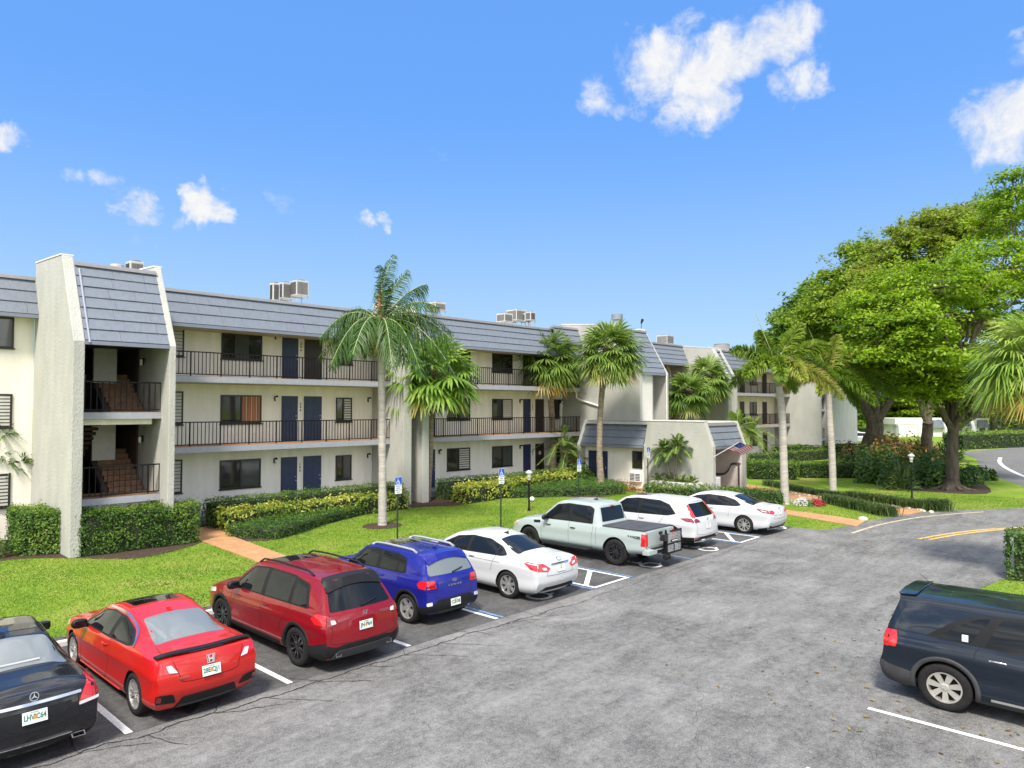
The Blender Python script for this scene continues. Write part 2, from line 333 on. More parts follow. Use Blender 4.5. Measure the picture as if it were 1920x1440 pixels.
M_line = mat('worn_white_paint', (.68,.68,.66), .7, var=.18, vscale=14, detail=8)
M_blue = mat('worn_blue_paint', (.11,.19,.31), .8, var=.5, vscale=9, detail=8)
M_yellow = mat('yellow_paint', (.62,.40,.09), .7, var=.2, vscale=10)
M_pale = mat('faded_yellow_paint', (.46,.39,.26), .8, var=.3, vscale=8)
M_crack = mat('crack_black', (.015,.015,.015), 1.0)  # flat near-black for the crack strips

def structure(mb, name, m): o = mb.build(name, m); o['kind'] = 'structure'; return o
HEAD = 17.25
g = MB(); g.flat([(-2500,-2500),(2500,-2500),(2500,2500),(-2500,2500)], 0.0)
structure(g, 'ground', M_grass)
lot_poly = [(-40,-6),(20.9,-6),(21.3,1.5),(21.85,4.0),(24.0,3.7),(25.2,2.9),(29,1.0),(31,5.5),(30.7,9.86),(28.9,10.25),(28.75,11.36),(-40,11.36)]
g = MB(); g.flat(lot_poly, .006); structure(g, 'parking_lot', M_lot)
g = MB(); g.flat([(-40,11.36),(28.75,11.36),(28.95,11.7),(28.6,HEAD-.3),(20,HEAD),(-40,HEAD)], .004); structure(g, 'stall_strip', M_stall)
road_poly = [(29,1.0),(31,5.5),(30.7,9.86),(32.3,9.68),(34.6,9.3),(37.1,8.59),(39.5,7.2),(41.67,5.46),(44.6,4.0),(48.2,4.2),(52.83,6.89),(58.83,9.17),(68.43,11.85),(78.87,13.94),(84,15.6),(100,23),(125,36),(150,50),(150,58),(122,43),(100,28.5),(91,21.0),(88.5,17.6),(95,16.0),(106.3,13.8),(140,7),(140,-3),(104,3.5),(80,4.0),(66,-1),(56,-5),(46,-5.5),(37,-3.5)]
g = MB(); g.flat(road_poly, .003); structure(g, 'road', M_road)
g = MB(); g.flat([(29,1.0),(31,5.5),(30.7,9.86),(32.3,9.68),(34.6,9.3),(37.1,8.59),(39.5,7.2),(41.67,5.46),(43.5,4.4),(40.0,-1.0),(37,-3.5)], .008); structure(g, 'road_mouth', M_lot)
PATH1 = [(10.75,HEAD),(11.8,HEAD),(11.95,20.5),(12.45,25.5),(13.2,28.6),(11.9,28.6),(11.3,26.0),(10.95,20.5)]
PATH2 = [G2(*p) for p in [(1146,911),(1175,912.5),(1209,918),(1240,924),(1330,938),(1480,957.5),(1560,968),(1622,978),(1606,988),(1592,985),(1480,966),(1330,946),(1240,931),(1157,916)]]
WALK = [G2(*p) for p in [(1345,908),(1400,909),(1440,915),(1480,922),(1572,935),(1640,943),(1709,951.5),(1737,958.5),(1712,964),(1682,967.5),(1610,953),(1545,944),(1480,939),(1430,930),(1380,921),(1340,916)]]
for p in (PATH1, PATH2, WALK):
    g = MB(); g.flat(p, .03, .03); structure(g, 'brick_path', M_brick)
BED_L = [G2(*p) for p in [(-160,1062),(40,1048),(150,1047),(260,1047),(365,1022),(380,1006),(355,960),(60,960),(-160,985)]]
BED_2 = [G2(*p) for p in [(392,992),(430,1012),(520,1012),(600,985),(720,944),(730,905),(560,905),(400,930)]]
BED_T = [G2(*p) for p in [(700,952),(735,955),(790,951),(860,948),(868,942),(838,930),(800,925),(725,930)]]
BED_3 = [G2(*p) for p in [(812,922),(870,929),(930,930),(1040,931),(1110,933),(1158,926),(1150,905),(1040,890),(820,890)]]
BED_P = [(G2(717,986)[0]+.75*math.cos(a)*1.1, G2(717,986)[1]+.75*math.sin(a)) for a in np.linspace(0, 2*math.pi, 16)[:-1]]
BED_R = [G2(*p) for p in [(1600,893),(1640,908),(1720,920),(1850,926),(1840,905),(1790,880),(1700,868),(1610,872)]]
BED_E = [G2(*p) for p in [(1207,926),(1260,938),(1380,944),(1440,938),(1350,915),(1215,912)]]
for p in (BED_L, BED_2, BED_T, BED_3, BED_P, BED_R, BED_E):
    g = MB(); g.flat(smooth_line(p, 4, True), .02, .02); structure(g, 'mulch_bed', M_mulch)
# ---- painted marks
ZL = .012
def strip(mb, a, b, w, z=ZL):
    a = np.array(a[:2]); b = np.array(b[:2]); d = b-a; d = d/np.linalg.norm(d); n = np.array([-d[1], d[0]])*w/2
    mb.flat([a-n, b-n, b+n, a+n], z)
def polystrip(mb, pts, w, z=ZL):
    P = [np.array(p[:2], float) for p in pts]; A = []; B = []
    for i, p in enumerate(P):
        d = P[min(i+1, len(P)-1)]-P[max(i-1, 0)]; d /= np.linalg.norm(d); n = np.array([-d[1], d[0]])*w/2; A.append((*(p+n), z)); B.append((*(p-n), z))
    mb.grid([B, A])
mk = MB()
for x in (-3.86, -1.25, 1.36, 3.98, 6.59, 9.22, 11.76): strip(mk, (x, 11.40), (x, 16.6), .11)
for x0, x1 in ((15.55, 17.08), (24.25, 25.7)):                    # hatched access aisles
    strip(mk, (x0, 11.40), (x0, 16.6), .10); strip(mk, (x1, 11.40), (x1, 16.6), .10)
    strip(mk, (x0, 11.45), (x1, 11.45), .10, ZL+.003)
    for k in range(4):
        y = 11.75+k*1.15; strip(mk, (x0, y), (x1, y+1.0), .14, ZL+.003)
for x in (7.1, 9.72, 12.33, 14.95, 17.5): strip(mk, (x, 3.72), (x, -2.6), .10)
structure(mk, 'stall_marking', M_line)
mk = MB()
for x in (11.93, 15.37, 17.25, 20.58, 24.06, 25.88): strip(mk, (x, 11.38), (x, 16.6), .10)
structure(mk, 'blue_marking', M_blue)
def wheelchair(mb, cx, cy, k, z=ZL):       # accessible-parking symbol, read from the lane (+Y up)
    ring = [(cx+k*(.30*math.cos(a)-.02), cy+k*(.30*math.sin(a)-.22)) for a in np.linspace(R(115), R(395), 26)]; polystrip(mb, ring, .10*k, z)
    polystrip(mb, [(cx-.08*k, cy+.42*k), (cx-.06*k, cy-.02*k)], .11*k, z+.001); polystrip(mb, [(cx-.07*k, cy+.0*k), (cx+.20*k, cy+.0*k), (cx+.30*k, cy-.34*k), (cx+.44*k, cy-.30*k)], .09*k, z+.002)
    polystrip(mb, [(cx-.07*k, cy+.2*k), (cx+.16*k, cy+.2*k)], .08*k, z+.003)
    mb.flat([(cx-.08*k+.10*k*math.cos(a), cy+.58*k+.10*k*math.sin(a)) for a in np.linspace(0, 2*math.pi, 14)[:-1]], z)
mk = MB()
for (u, v) in ((1003,1118),(1213,1060),(1322,1030),(1453,990)):
    c = G(u, v); wheelchair(mk, c[0]+.1, c[1]+.15, 1.0)
structure(mk, 'wheelchair_marking', M_line)
mk = MB()
yl = smooth_line([G2(1722,1011), G2(1780,1001), G2(1850,993), G2(1925,988.5), (40.2,1.7), (44,.2), (49,.2), (57,3.4), (66,7.2)], 6)
polystrip(mk, yl, .13)
yl2 = [p+np.array([.12, -.32]) for p in yl]; polystrip(mk, yl2, .13)
structure(mk, 'yellow_marking', M_yellow)
mk = MB(); polystrip(mk, smooth_line([G2(*p) for p in [(1598,1000),(1650,984),(1720,971),(1790,964),(1845,960)]], 5), .13); structure(mk, 'faded_marking', M_pale)
mk = MB(); polystrip(mk, smooth_line([G2(*p) for p in [(1876,858),(1874,866),(1884,876),(1905,887),(1930,897),(1980,915)]], 5), .30); structure(mk, 'road_edge_marking', M_line)
# ---- cracks: thin ragged grooves where the two asphalts meet, and their branches
mk = MB(); rr = random.Random(5)
def crack(a, b, w, amp, n):
    pts = []
    for i in range(n+1):
        t = i/n; x = a[0]+(b[0]-a[0])*t; y = a[1]+(b[1]-a[1])*t
        k = mnoise.noise(Vector((x*1.3, y*1.3, 3)))*amp+mnoise.noise(Vector((x*7, y*7, 9)))*amp*.35
        d = np.array([b[0]-a[0], b[1]-a[1]]); d = d/np.linalg.norm(d); pts.append((x-d[1]*k, y+d[0]*k))
    P = [np.array(p) for p in pts]
    for i in range(len(P)-1):
        d = P[i+1]-P[i]; d /= np.linalg.norm(d)+1e-9; nn = np.array([-d[1], d[0]])
        w0 = w*(.4+.8*abs(mnoise.noise(Vector((i*.6, a[0], 1))))); w1 = w*(.4+.8*abs(mnoise.noise(Vector((i*.6+.6, a[0], 1)))))
        mk.add([(*(P[i]-nn*w0), .0145), (*(P[i+1]-nn*w1), .0145), (*(P[i+1]+nn*w1), .0145), (*(P[i]+nn*w0), .0145)], [(0,1,2,3)])
    return P
main = crack((1.5,11.30), (13.6,10.95), .015, .16, 170)
for i in range(12, 160, 13):
    p = main[i]; crack(p, p+np.array([rr.uniform(.2,1.0), rr.uniform(-1.1,-.3)]), .010, .12, 14)
    if i % 2: crack(p, p+np.array([rr.uniform(-.3,.4), rr.uniform(.4,1.0)]), .009, .1, 10)
crack((13.6,10.9), (25,11.1), .009, .2, 120)
for (a, b) in (((9.0,1.2),(16.5,9.5)), ((6.2,3.5),(11.5,6.2)), ((12,8),(20,7.2)), ((5,7.5),(10,9.3)), ((18,3),(26,9.0))): crack(a, b, .0028, .4, 160)
structure(mk, 'asphalt_crack', M_crack)
mk = MB(); rr = random.Random(11)
for x in (2.7,5.3,7.9,10.7,13.9,18.9,22.4,26.9):
    for k in range(3):
        cx_, cy_, r0 = x+rr.uniform(-.5,.5), rr.uniform(11.6,15.5), rr.uniform(.06,.26); ph = rr.uniform(0,6)
        mk.flat([(cx_+r0*(1+.3*math.sin(3*a+ph)+.15*math.sin(7*a))*math.cos(a), cy_+1.3*r0*(1+.3*math.sin(2*a+ph))*math.sin(a)) for a in np.linspace(0, 2*math.pi, 22)[:-1]], .0085+.0004*k)
structure(mk, 'oil_stain', mat('oil_film', (.020,.020,.021), .5, var=.3, vscale=12))
# ---- lawn blades (stuff)
M_blade = leaf_mat('grass_blade', [(.085,.175,.015), (.175,.285,.028), (.265,.345,.048), (.39,.36,.11)], .35, .6, pos=[0,.42,.8,1])
holes = [lot_poly, [(-40,11.3),(28.75,11.3),(28.95,11.7),(28.6,HEAD-.3),(20,HEAD),(-40,HEAD)], road_poly, PATH1, PATH2, WALK, BED_L, BED_2, BED_T, BED_3, BED_P, BED_R, BED_E]
def lawn_blades(n, x0, x1, y0, y1, h, w, dmax):
    x = rng.uniform(x0, x1, n); y = rng.uniform(y0, y1, n)
    q = np.stack([x, y, np.full(n, -EYE)], 1); dep = q@FW; u = CX+FPX*(q@RT)/np.maximum(dep, .1)
    keep = (dep > 8) & (dep < dmax) & (u > -80) & (u < 2000)
    wob = .07*np.sin(x*7.1+np.sin(y*5))+.05*np.sin(x*23+y*17)
    for p in holes: keep &= ~inpoly(x+wob, y+wob, p)
    return x[keep], y[keep]
xs, ys = [], []
for a in ((300000, 0, 40, 17, 31, 0, 0, 46), (60000, 28.5, 46, 4, 14, 0, 0, 46), (14000, 20.5, 30, -2, 4.2, 0, 0, 40)):
    x, y = lawn_blades(*a); xs.append(x); ys.append(y)
x = np.concatenate(xs); y = np.concatenate(ys); n = len(x)
hh = rng.uniform(.018, .045, n); ww = rng.uniform(.010, .018, n); an = rng.uniform(0, 2*np.pi, n); ln = rng.uniform(-.04, .04, (n, 2))
dx, dy = np.cos(an)*ww, np.sin(an)*ww
V = np.empty((n, 3, 3)); V[:,0] = np.stack([x-dx, y-dy, np.zeros(n)], 1); V[:,1] = np.stack([x+dx, y+dy, np.zeros(n)], 1); V[:,2] = np.stack([x+ln[:,0], y+ln[:,1], hh], 1)
pv = np.array([mnoise.noise(Vector((a*.45, b*.45, 0))) + .5*mnoise.noise(Vector((a*1.7, b*1.7, 5))) for a, b in zip(x, y)])
val = np.clip(.5+.58*pv+rng.normal(0, .15, n), 0, 1)
o = np_mesh('grass', V.reshape(-1, 3), np.arange(3*n).reshape(-1, 3), M_blade, attr=np.repeat(val, 3)); tag(o, kind='stuff'); tag(o, 'short green lawn blades with yellowish dry patches', 'grass')

# ---- fallen leaves (stuff)
n = 1700; lx = np.concatenate([rng.uniform(0, 28, 700), rng.uniform(24, 42, 500), rng.uniform(11, 22, 500)]); ly = np.concatenate([HEAD-np.abs(rng.normal(0, .8, 700)), 9.6-(rng.uniform(24, 42, 500)-24)*.22+rng.normal(0, .8, 500), rng.normal(1.5, 2.4, 500)])
la = rng.uniform(0, 2*np.pi, n); ls_ = rng.uniform(.025, .06, n); dx, dy = np.cos(la)*ls_, np.sin(la)*ls_; lz = rng.uniform(.016, .03, n)
V = np.stack([np.stack([lx-dx, ly-dy, lz], 1), np.stack([lx+dy*.45, ly-dx*.45, lz+.008], 1), np.stack([lx+dx, ly+dy, lz], 1), np.stack([lx-dy*.45, ly+dx*.45, lz+.004], 1)], 1)
o = np_mesh('fallen_leaves', V.reshape(-1, 3), np.arange(4*n).reshape(-1, 4), leaf_mat('dry_leaf', [(.10,.055,.02), (.24,.13,.04), (.34,.24,.07), (.16,.18,.05)], .2, .8), attr=np.repeat(rng.uniform(0, 1, n), 4)); tag(o, 'scattered dry fallen leaves on the asphalt', 'leaves', kind='stuff')
# ================================================================ BUILDING
M_cream = mat('cream_render', (.83,.785,.685), .85, var=.075, vscale=1.6, bump=.25, bscale=45, detail=7, stretch=(1.6,1.6,.3))
M_stucco = mat('rough_stucco', (.43,.42,.38), 0.95, var=.08, vscale=1.5, bump=.8, bscale=22, detail=8, stretch=(1,1,.45))
M_strip = mat('pale_render', (.62,.605,.55), .85, var=.05, bump=.2)
M_tile = mat('slate_blue_tile', (.155,.175,.212), .65, var=.08, vscale=1.1, stretch=(9,9,1), bump=.3, bscale=30)
M_fascia = mat('blue_grey_paint', (.20,.215,.27), .5, var=.06)
M_cope = mat('metal_coping', (.36,.34,.36), .4, metal=.3, var=.06)
M_copew = mat('white_coping', (.72,.70,.67), .6, var=.05)
M_slab = mat('slab_edge_paint', (.33,.335,.375), .7, var=.08)
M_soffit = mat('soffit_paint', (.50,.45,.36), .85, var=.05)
M_tilefl = mat('terracotta_floor', (.36,.19,.10), .8, var=.25, vscale=5)
M_black = mat('black_iron', (.010,.009,.011), .5, spec=.2)
M_door = mat('navy_door', (.022,.032,.085), .45, var=.12, vscale=3)
M_doorb = mat('dark_brown_screen', (.028,.017,.014), .5, var=.2, vscale=3)
M_frame = mat('bronze_frame', (.020,.015,.013), .4)
M_glass = mat('dark_window_glass', (.020,.017,.017), .06, spec=.7, coat=.2)
M_glass2 = mat('tinted_window_glass', (.060,.064,.062), .07, spec=.7)
M_blind = mat('pale_blind', (.52,.50,.45), .7, var=.06)
M_copper = mat('rust_curtain', (.33,.13,.065), .8, var=.3, vscale=3, stretch=(6,6,.2))
M_lampw = mat('lamp_glass', (.75,.73,.68), .3)
M_brown = mat('stair_dark_brown', (.060,.040,.032), .9, var=.3, vscale=1.3)  # even dark brown for the stairwell interior
M_stairt = mat('stair_tile', (.22,.12,.065), .8, var=.3, vscale=7)
M_roof = mat('flat_roof', (.55,.54,.52), .9, var=.1)
M_steel = mat('weathered_metal', (.42,.42,.40), .45, metal=.4, var=.1, vscale=5)
M_grill = mat('fin_coil', (.05,.045,.045), .6, var=.3, vscale=8, stretch=(30,30,1))
M_white = mat('white_paint', (.78,.77,.74), .5, var=.03)
bld = empty('apartment_building', (0,0,0), BH, 'long three-storey cream apartment block with slate-blue mansard roofs and grey stucco stair towers', 'building')
def P_(mb, name, m, parent=None, **k): return mb.build(name, m, parent or bld, **k)
F = (0.33, 3.20, 6.07)                      # floor levels
WD, ED, EZ = 31.1, 29.5, 8.18               # wall plane, walkway edge, eave height
FT = .22
def mansard(s0, s1, d0, z0, d1, z1, n, name='mansard_roof', parent=None, ends=True, axis='s', gut=.13, m=None):
    """courses of big shingle boards, each lapping the one below; axis 's': slope faces -d, axis 'd': slope faces -s"""
    def pt(a, dd, z): return (a, dd, z) if axis == 's' else (dd, a, z)
    mb = MB(); rn = random.Random(int(s0*100))
    dv = np.array([d1-d0, z1-z0]); ln = np.linalg.norm(dv); dv /= ln; nn = np.array([-dv[1], dv[0]])   # outward normal
    if axis == 'd' : pass
    for k in range(n):
        a, b = k*ln/n, (k+1)*ln/n+.02
        x = s0
        while x < s1-1e-6:
            w = min(s1-x, rn.uniform(.8, 1.25)); w = w if s1-(x+w) > .3 else s1-x
            t = .052+rn.uniform(-.006, .006)
            lo = np.array([d0, z0])+dv*a+nn*t; lob = np.array([d0, z0])+dv*a; hi = np.array([d0, z0])+dv*b+nn*.012; hib = np.array([d0, z0])+dv*b
            poly = [pt(x+.004, *lob), pt(x+.004, *lo), pt(x+.004, *hi), pt(x+.004, *hib)]
            v = (w-.008, 0, 0) if axis == 's' else (0, w-.008, 0)
            mb.prism(poly, v); x += w
    o = P_(mb, name, m or M_tile, parent, fixn=True)
    g = MB()
    if axis == 's': g.box(s0, s1, d0-.06, d0+.12, z0-gut, z0-.005)
    else: g.box(d0-.06, d0+.12, s0, s1, z0-gut, z0-.005)
    P_(g, 'eave_fascia', M_fascia, o)
    g = MB()
    if axis == 's': g.box(s0, s1, d1-.10, d1+.3, z1, z1+.09); g.box(s0, s1, d1-.03, d1+.27, z1+.09, z1+.14)
    else: g.box(d1-.10, d1+.3, s0, s1, z1, z1+.09); g.box(d1-.03, d1+.27, s0, s1, z1+.09, z1+.14)
    P_(g, 'coping', M_cope, o)
    return o
def window(s0, s1, z0, z1, d=WD, kind='dark', split=.5, parent=None, lv=1):
    """aluminium slider; kind tells the two halves"""
    f = MB(); w = .055
    f.box(s0, s1, d-.05, d+.02, z0, z0+w); f.box(s0, s1, d-.05, d+.02, z1-w, z1); f.box(s0, s0+w, d-.05, d+.02, z0+w, z1-w); f.box(s1-w, s1, d-.05, d+.02, z0+w, z1-w)
    m = s0+(s1-s0)*split; f.box(m-.035, m+.035, d-.045, d+.02, z0+w, z1-w); f.box(s0-.04, s1+.04, d-.08, d+.01, z0-.05, z0-.002)
    o = P_(f, 'window', M_frame, parent)
    a = MB(); a.box(s0+w, m-.035, d-.012, d+.005, z0+w, z1-w); b = MB(); b.box(m+.035, s1-w, d-.022, d+.005, z0+w, z1-w)
    P_(a, 'pane', M_glass, o)
    if kind == 'dark': P_(b, 'pane', M_glass, o)
    elif kind == 'tint': P_(b, 'pane', M_glass2, o)
    elif kind == 'curtain':
        P_(b, 'curtain', M_copper, o); s = MB(); q = (s1-m)/4
        for k in (1, 2, 3): s.box(m+k*q-.012, m+k*q+.012, d-.028, d-.0225, z0+w, z1-w)
        P_(s, 'curtain_gap', M_blind, o)
    elif kind in ('shutter', 'blind'):
        P_(b, 'pane', M_glass2, o); s = MB(); n = 9; zz = z0+w
        for k in range(n):
            h = (z1-z0-2*w)/n; s.box(m+.05, s1-w-.015, d-.034, d-.0225, zz+k*h+.015, zz+(k+1)*h-(.012 if kind == 'blind' else .03))
        P_(s, 'blind', M_blind, o)
    elif kind == 'centre':
        P_(b, 'pane', M_glass, o); s = MB(); s.box(m-.35, m+.30, d-.05, d-.046, z0+w, z1-w); P_(s, 'blind', M_glass2, o)
    return o
def door(s0, s1, z0, d=WD, m=None, h=2.12, handle_right=True, panels=True):
    f = MB(); f.box(s0, s1, d-.035, d+.02, z0, z0+h)
    if panels:
        for (a, b) in ((.12, .46), (.54, .88)):
            for (c, e) in ((.08, .40), (.46, .90)):
                x0, x1 = s0+(s1-s0)*a, s0+(s1-s0)*b; f.box(x0, x1, d-.043, d-.034, z0+h*c, z0+h*e)
    o = P_(f, 'door', m or M_door, bevel=.004)
    t = MB(); w = .06; t.box(s0-w, s0-.002, d-.03, d+.02, z0, z0+h+w); t.box(s1+.002, s1+w, d-.03, d+.02, z0, z0+h+w); t.box(s0-.002, s1+.002, d-.03, d+.02, z0+h+.002, z0+h+w)
    P_(t, 'door_frame', M_cream, o)
    k = MB(); x = s1-.09 if handle_right else s0+.09
    k.tube([(x, d-.035, z0+1.0), (x, d-.08, z0+1.0)], .022, 8); k.lathe([(.001,-.03),(.03,-.02),(.034,0),(.03,.015),(.001,.02)], (x, d-.09, z0+1.0), 10, 'y')
    k.tube([(x, d-.035, z0+1.18), (x, d-.05, z0+1.18)], .028, 8)
    P_(k, 'handle', M_steel if m is None else M_black, o); return o
def wall_lamp(s, z, d=WD):
    a = MB(); a.box(s-.05, s+.05, d-.02, d, z-.12, z+.10); a.tube([(s, d-.02, z+.05), (s, d-.10, z+.12), (s, d-.16, z+.10)], .018, 6)
    a.lathe([(.02,.16),(.07,.11),(.085,.09),(.085,.075)], (s, d-.16, z-.02), 10)
    o = P_(a, 'wall_lamp', M_black); b = MB(); b.lathe([(.001,-.13),(.05,-.13),(.058,-.05),(.06,.07)], (s, d-.16, z-.02), 10); P_(b, 'lamp_shade', M_lampw, o)
def railing(s0, s1, d, z, h=1.02, step=.155, name='railing', parent=None, axis='s'):
    r = MB()
    def bx(a0, a1, w, z0, z1):
        if axis == 's': r.box(a0, a1, d-w/2, d+w/2, z0, z1)
        else: r.box(d-w/2, d+w/2, a0, a1, z0, z1)
    bx(s0, s1, .05, z+h-.045, z+h); bx(s0, s1, .03, z+.07, z+.11)
    n = max(2, int((s1-s0)/step))
    for i in range(n+1):
        a = s0+(s1-s0)*i/n; big = i % 8 == 4
        w = .046 if big else .025
        bx(max(s0, a-w/2), min(s1, a+w/2), w, z-.10 if big else z+.10, z+h-.035)
    return P_(r, name, M_black, parent)
def fin(s0, s1, df, db, kink=6.95, top=9.95, run=1.6, backtop=10.15, z0=0.0, m=None, name='fin_wall', topw=1.0):
    mb = MB(); mb.prism([(s0, df, z0), (s0, df, kink), (s0, df+run, top), (s0, df+run+topw, top+.06), (s0, db, backtop), (s0, db, z0)], (s1-s0, 0, 0))
    o = P_(mb, name, m or M_stucco, fixn=True, bevel=.03)
    c = MB(); c.prism([(s0-.02, df+run, top+.002), (s0-.02, df+run, top+.05), (s0-.02, df+run+topw, top+.11), (s0-.02, db, backtop+.05), (s0-.02, db, backtop+.002), (s0-.02, df+run+topw, top+.062)], (s1-s0+.04, 0, 0))
    P_(c, 'coping', M_copew, o, fixn=True); return o
# --- wings: wall, walkways, roof
WINGS = [(-14.0, 6.459, False, 9.50, 3), (9.651, 21.369, True, 9.50, 3), (22.971, 36.479, True, 9.68, 4), (39.66, 49.95, True, 9.60, 4), (51.4, 68.9, True, 9.60, 4)]
for (s0, s1, walk, zt, nc) in WINGS:
    w = MB(); w.box(s0, s1, WD, WD+.25, 0, 8.6); P_(w, 'wall', M_cream)
    ed = ED if walk else WD-.5
    if walk:
        for z in F[1:]:
            b = MB(); b.box(s0, s1, ED, WD, z-.24, z); o = P_(b, 'walkway_slab', M_slab)
            t = MB(); t.box(s0, s1, ED+.03, WD, z+.001, z+.02); P_(t, 'walkway_floor', M_tilefl, o)
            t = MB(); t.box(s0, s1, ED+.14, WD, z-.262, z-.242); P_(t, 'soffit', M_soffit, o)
            railing(s0+.02, s1-.02, ED+.06, z)
        b = MB(); b.box(s0, s1, ED+.3, WD, .02, F[0]); P_(b, 'ground_walkway', M_slab)
    mansard(s0, s1, ed-.05, EZ, ed+.55, zt, nc)
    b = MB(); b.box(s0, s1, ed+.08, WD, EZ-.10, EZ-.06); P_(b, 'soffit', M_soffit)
    b = MB(); b.box(s0, s1, ed+.86, 43.0, 8.9, 9.15); P_(b, 'roof_deck', M_roof)
    b = MB(); b.box(s0, s1, 43.0, 43.3, 0, 9.6); P_(b, 'rear_wall', M_cream)
# bay columns of doors and windows, the same on each floor
def bay(s, zi, f3='dark', f='dark'):
    pass
H_ = 1.21
for i, z in enumerate(F):
    zs = z+.88
    # wing one, left of the first tower
    window(4.2, 5.82, zs, zs+H_, kind=('shutter', 'shutter', 'tint')[i])
    window(.4, 1.8, zs, zs+H_, kind='dark')
    # wing two
    window(13.44, 15.32, zs, zs+1.27, kind=('tint', 'curtain', 'centre')[i])
    door(16.30, 17.14, z+.02); door(17.45, 18.42, z+.02, m=M_doorb if i == 2 else None)
    window(19.23, 20.13, zs, zs+H_, kind=('tint', 'shutter', 'dark')[i], split=.45)
    wall_lamp(16.0, z+2.02); wall_lamp(21.12, z+2.0)
    window(10.6, 11.84, zs, zs+1.4, kind='blind')
    # wing three
    door(24.72, 25.56, z+.02); wall_lamp(25.86, z+2.0)
    window(26.43, 28.18, zs, zs+1.26, kind=('shutter', 'tint', 'dark')[i]); window(29.99, 31.72, zs, zs+1.24, kind=('tint', 'blind', 'dark')[i])
    wall_lamp(32.42, z+2.0); door(32.68, 33.39, z+.02); door(33.81, 34.65, z+.02, m=M_doorb)
    window(35.25, 36.2, zs, zs+1.26, kind='dark'); wall_lamp(36.3, z+2.0)
    # wing four
    door(40.6, 41.5, z+.02, m=M_doorb); window(42.4, 44.2, zs, zs+1.25, kind='tint'); door(45.6, 46.4, z+.02, m=M_doorb); wall_lamp(47.3, z+2.0); window(47.9, 49.2, zs, zs+1.25)
    # wing five
    window(53.2, 54.8, zs, zs+1.25, kind='tint'); window(56.8, 58.6, zs, zs+1.25, kind='tint'); door(60.0, 60.9, z+.02, m=M_doorb); door(61.6, 62.5, z+.02, m=M_doorb)
    window(63.6, 65.0, zs, zs+1.25); door(66.2, 67.2, z+.02, m=M_doorb)
    for s_, num in ((17.295, '%d06'), (33.6, '%d09')):
        text('door_number', '\n'.join(num % (i+1)), .15, Matrix.Translation((s_, WD-.006, z+1.62))@Matrix.Rotation(R(90), 4, 'X'), M_black, bld, .003, bold=.004)
fr = MB(); fr.lathe([(.05,-.012),(.13,-.008),(.13,.008),(.05,.012)], (34.23, WD-.05, F[0]+1.55), 14, 'y'); P_(fr, 'door_wreath', M_blind)
# --- stair tower one
fin(6.46, 6.80, 26.0, WD); fin(9.42, 9.65, 26.0, WD)
mansard(6.80, 9.42, 26.05, 6.98, 27.45, 9.62, 7)
b = MB(); b.box(6.55, 6.80, 27.6, 27.9, 9.0, 9.5); 
dp = MB(); dp.tube([(6.93,25.98,6.9),(6.93,27.35,9.5)], .045, 8); P_(dp, 'downpipe', M_fascia)
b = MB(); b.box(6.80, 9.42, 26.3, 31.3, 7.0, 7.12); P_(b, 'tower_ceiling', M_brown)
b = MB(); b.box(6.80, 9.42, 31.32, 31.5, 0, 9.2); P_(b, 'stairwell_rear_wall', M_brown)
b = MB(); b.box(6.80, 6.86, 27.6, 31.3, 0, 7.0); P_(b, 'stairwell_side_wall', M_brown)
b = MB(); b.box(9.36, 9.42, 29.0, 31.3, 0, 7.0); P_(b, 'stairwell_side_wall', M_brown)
b = MB(); b.box(6.80, 9.42, 27.8, 31.3, 9.2, 9.4); P_(b, 'roof_deck', M_roof)
for zl, zu in ((1.76, F[1]), (4.63, F[2])):
    b = MB(); b.box(6.80, 9.42, 26.65, 28.2, zl-.22, zl); o = P_(b, 'stair_landing', M_slab)
    t = MB(); t.box(6.80, 9.42, 26.68, 28.2, zl+.001, zl+.02); P_(t, 'landing_floor', M_stairt, o)
    t = MB(); t.box(6.80, 9.20, 26.95, 27.15, zl-.42, zl-.222); P_(t, 'landing_beam', M_cream, o)
    railing(6.82, 9.40, 26.74, zl, h=1.06, step=.175, name='stair_railing')
    f = MB(); n = 8                                   # flight up on the right
    for k in range(n):
        z0 = zl+(zu-zl)*k/n; z1 = zl+(zu-zl)*(k+1)/n; y = 28.2+.28*k
        f.box(8.22, 9.36, y, y+.30, z0-.12, z1)
    P_(f, 'stair_flight', M_stairt)
    f = MB(); zd = zu-2*(zu-zl)                       # flight down on the left
    for k in range(n):
        z1 = zl-(zl-zd)*k/n; z0 = zl-(zl-zd)*(k+1)/n; y = 28.2+.28*k
        f.box(6.9, 8.0, y, y+.30, z0-.12, z0)
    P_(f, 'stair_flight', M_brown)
    f = MB(); f.prism([(8.02, 28.2, zl-.2), (8.02, 28.2, zl+.12), (8.02, 30.45, zu+.12), (8.02, 30.45, zu-.2)], (.16, 0, 0)); P_(f, 'stair_stringer', M_brown, fixn=True)
    f = MB(); f.box(8.02, 8.80, 29.55, 29.70, zu-.36, zu+1.0); P_(f, 'stair_parapet', M_strip)
    f = MB(); f.box(6.80, 9.42, 30.45, 31.3, zu-.22, zu); P_(f, 'stair_slab', M_slab)
    wl = MB(); wl.box(9.30, 9.36, 28.3, 28.42, zl+1.75, zl+2.0); o = P_(wl, 'wall_lamp', M_black); wl = MB(); wl.box(9.22, 9.30, 28.32, 28.40, zl+1.74, zl+1.95); P_(wl, 'lamp_shade', M_lampw, o)
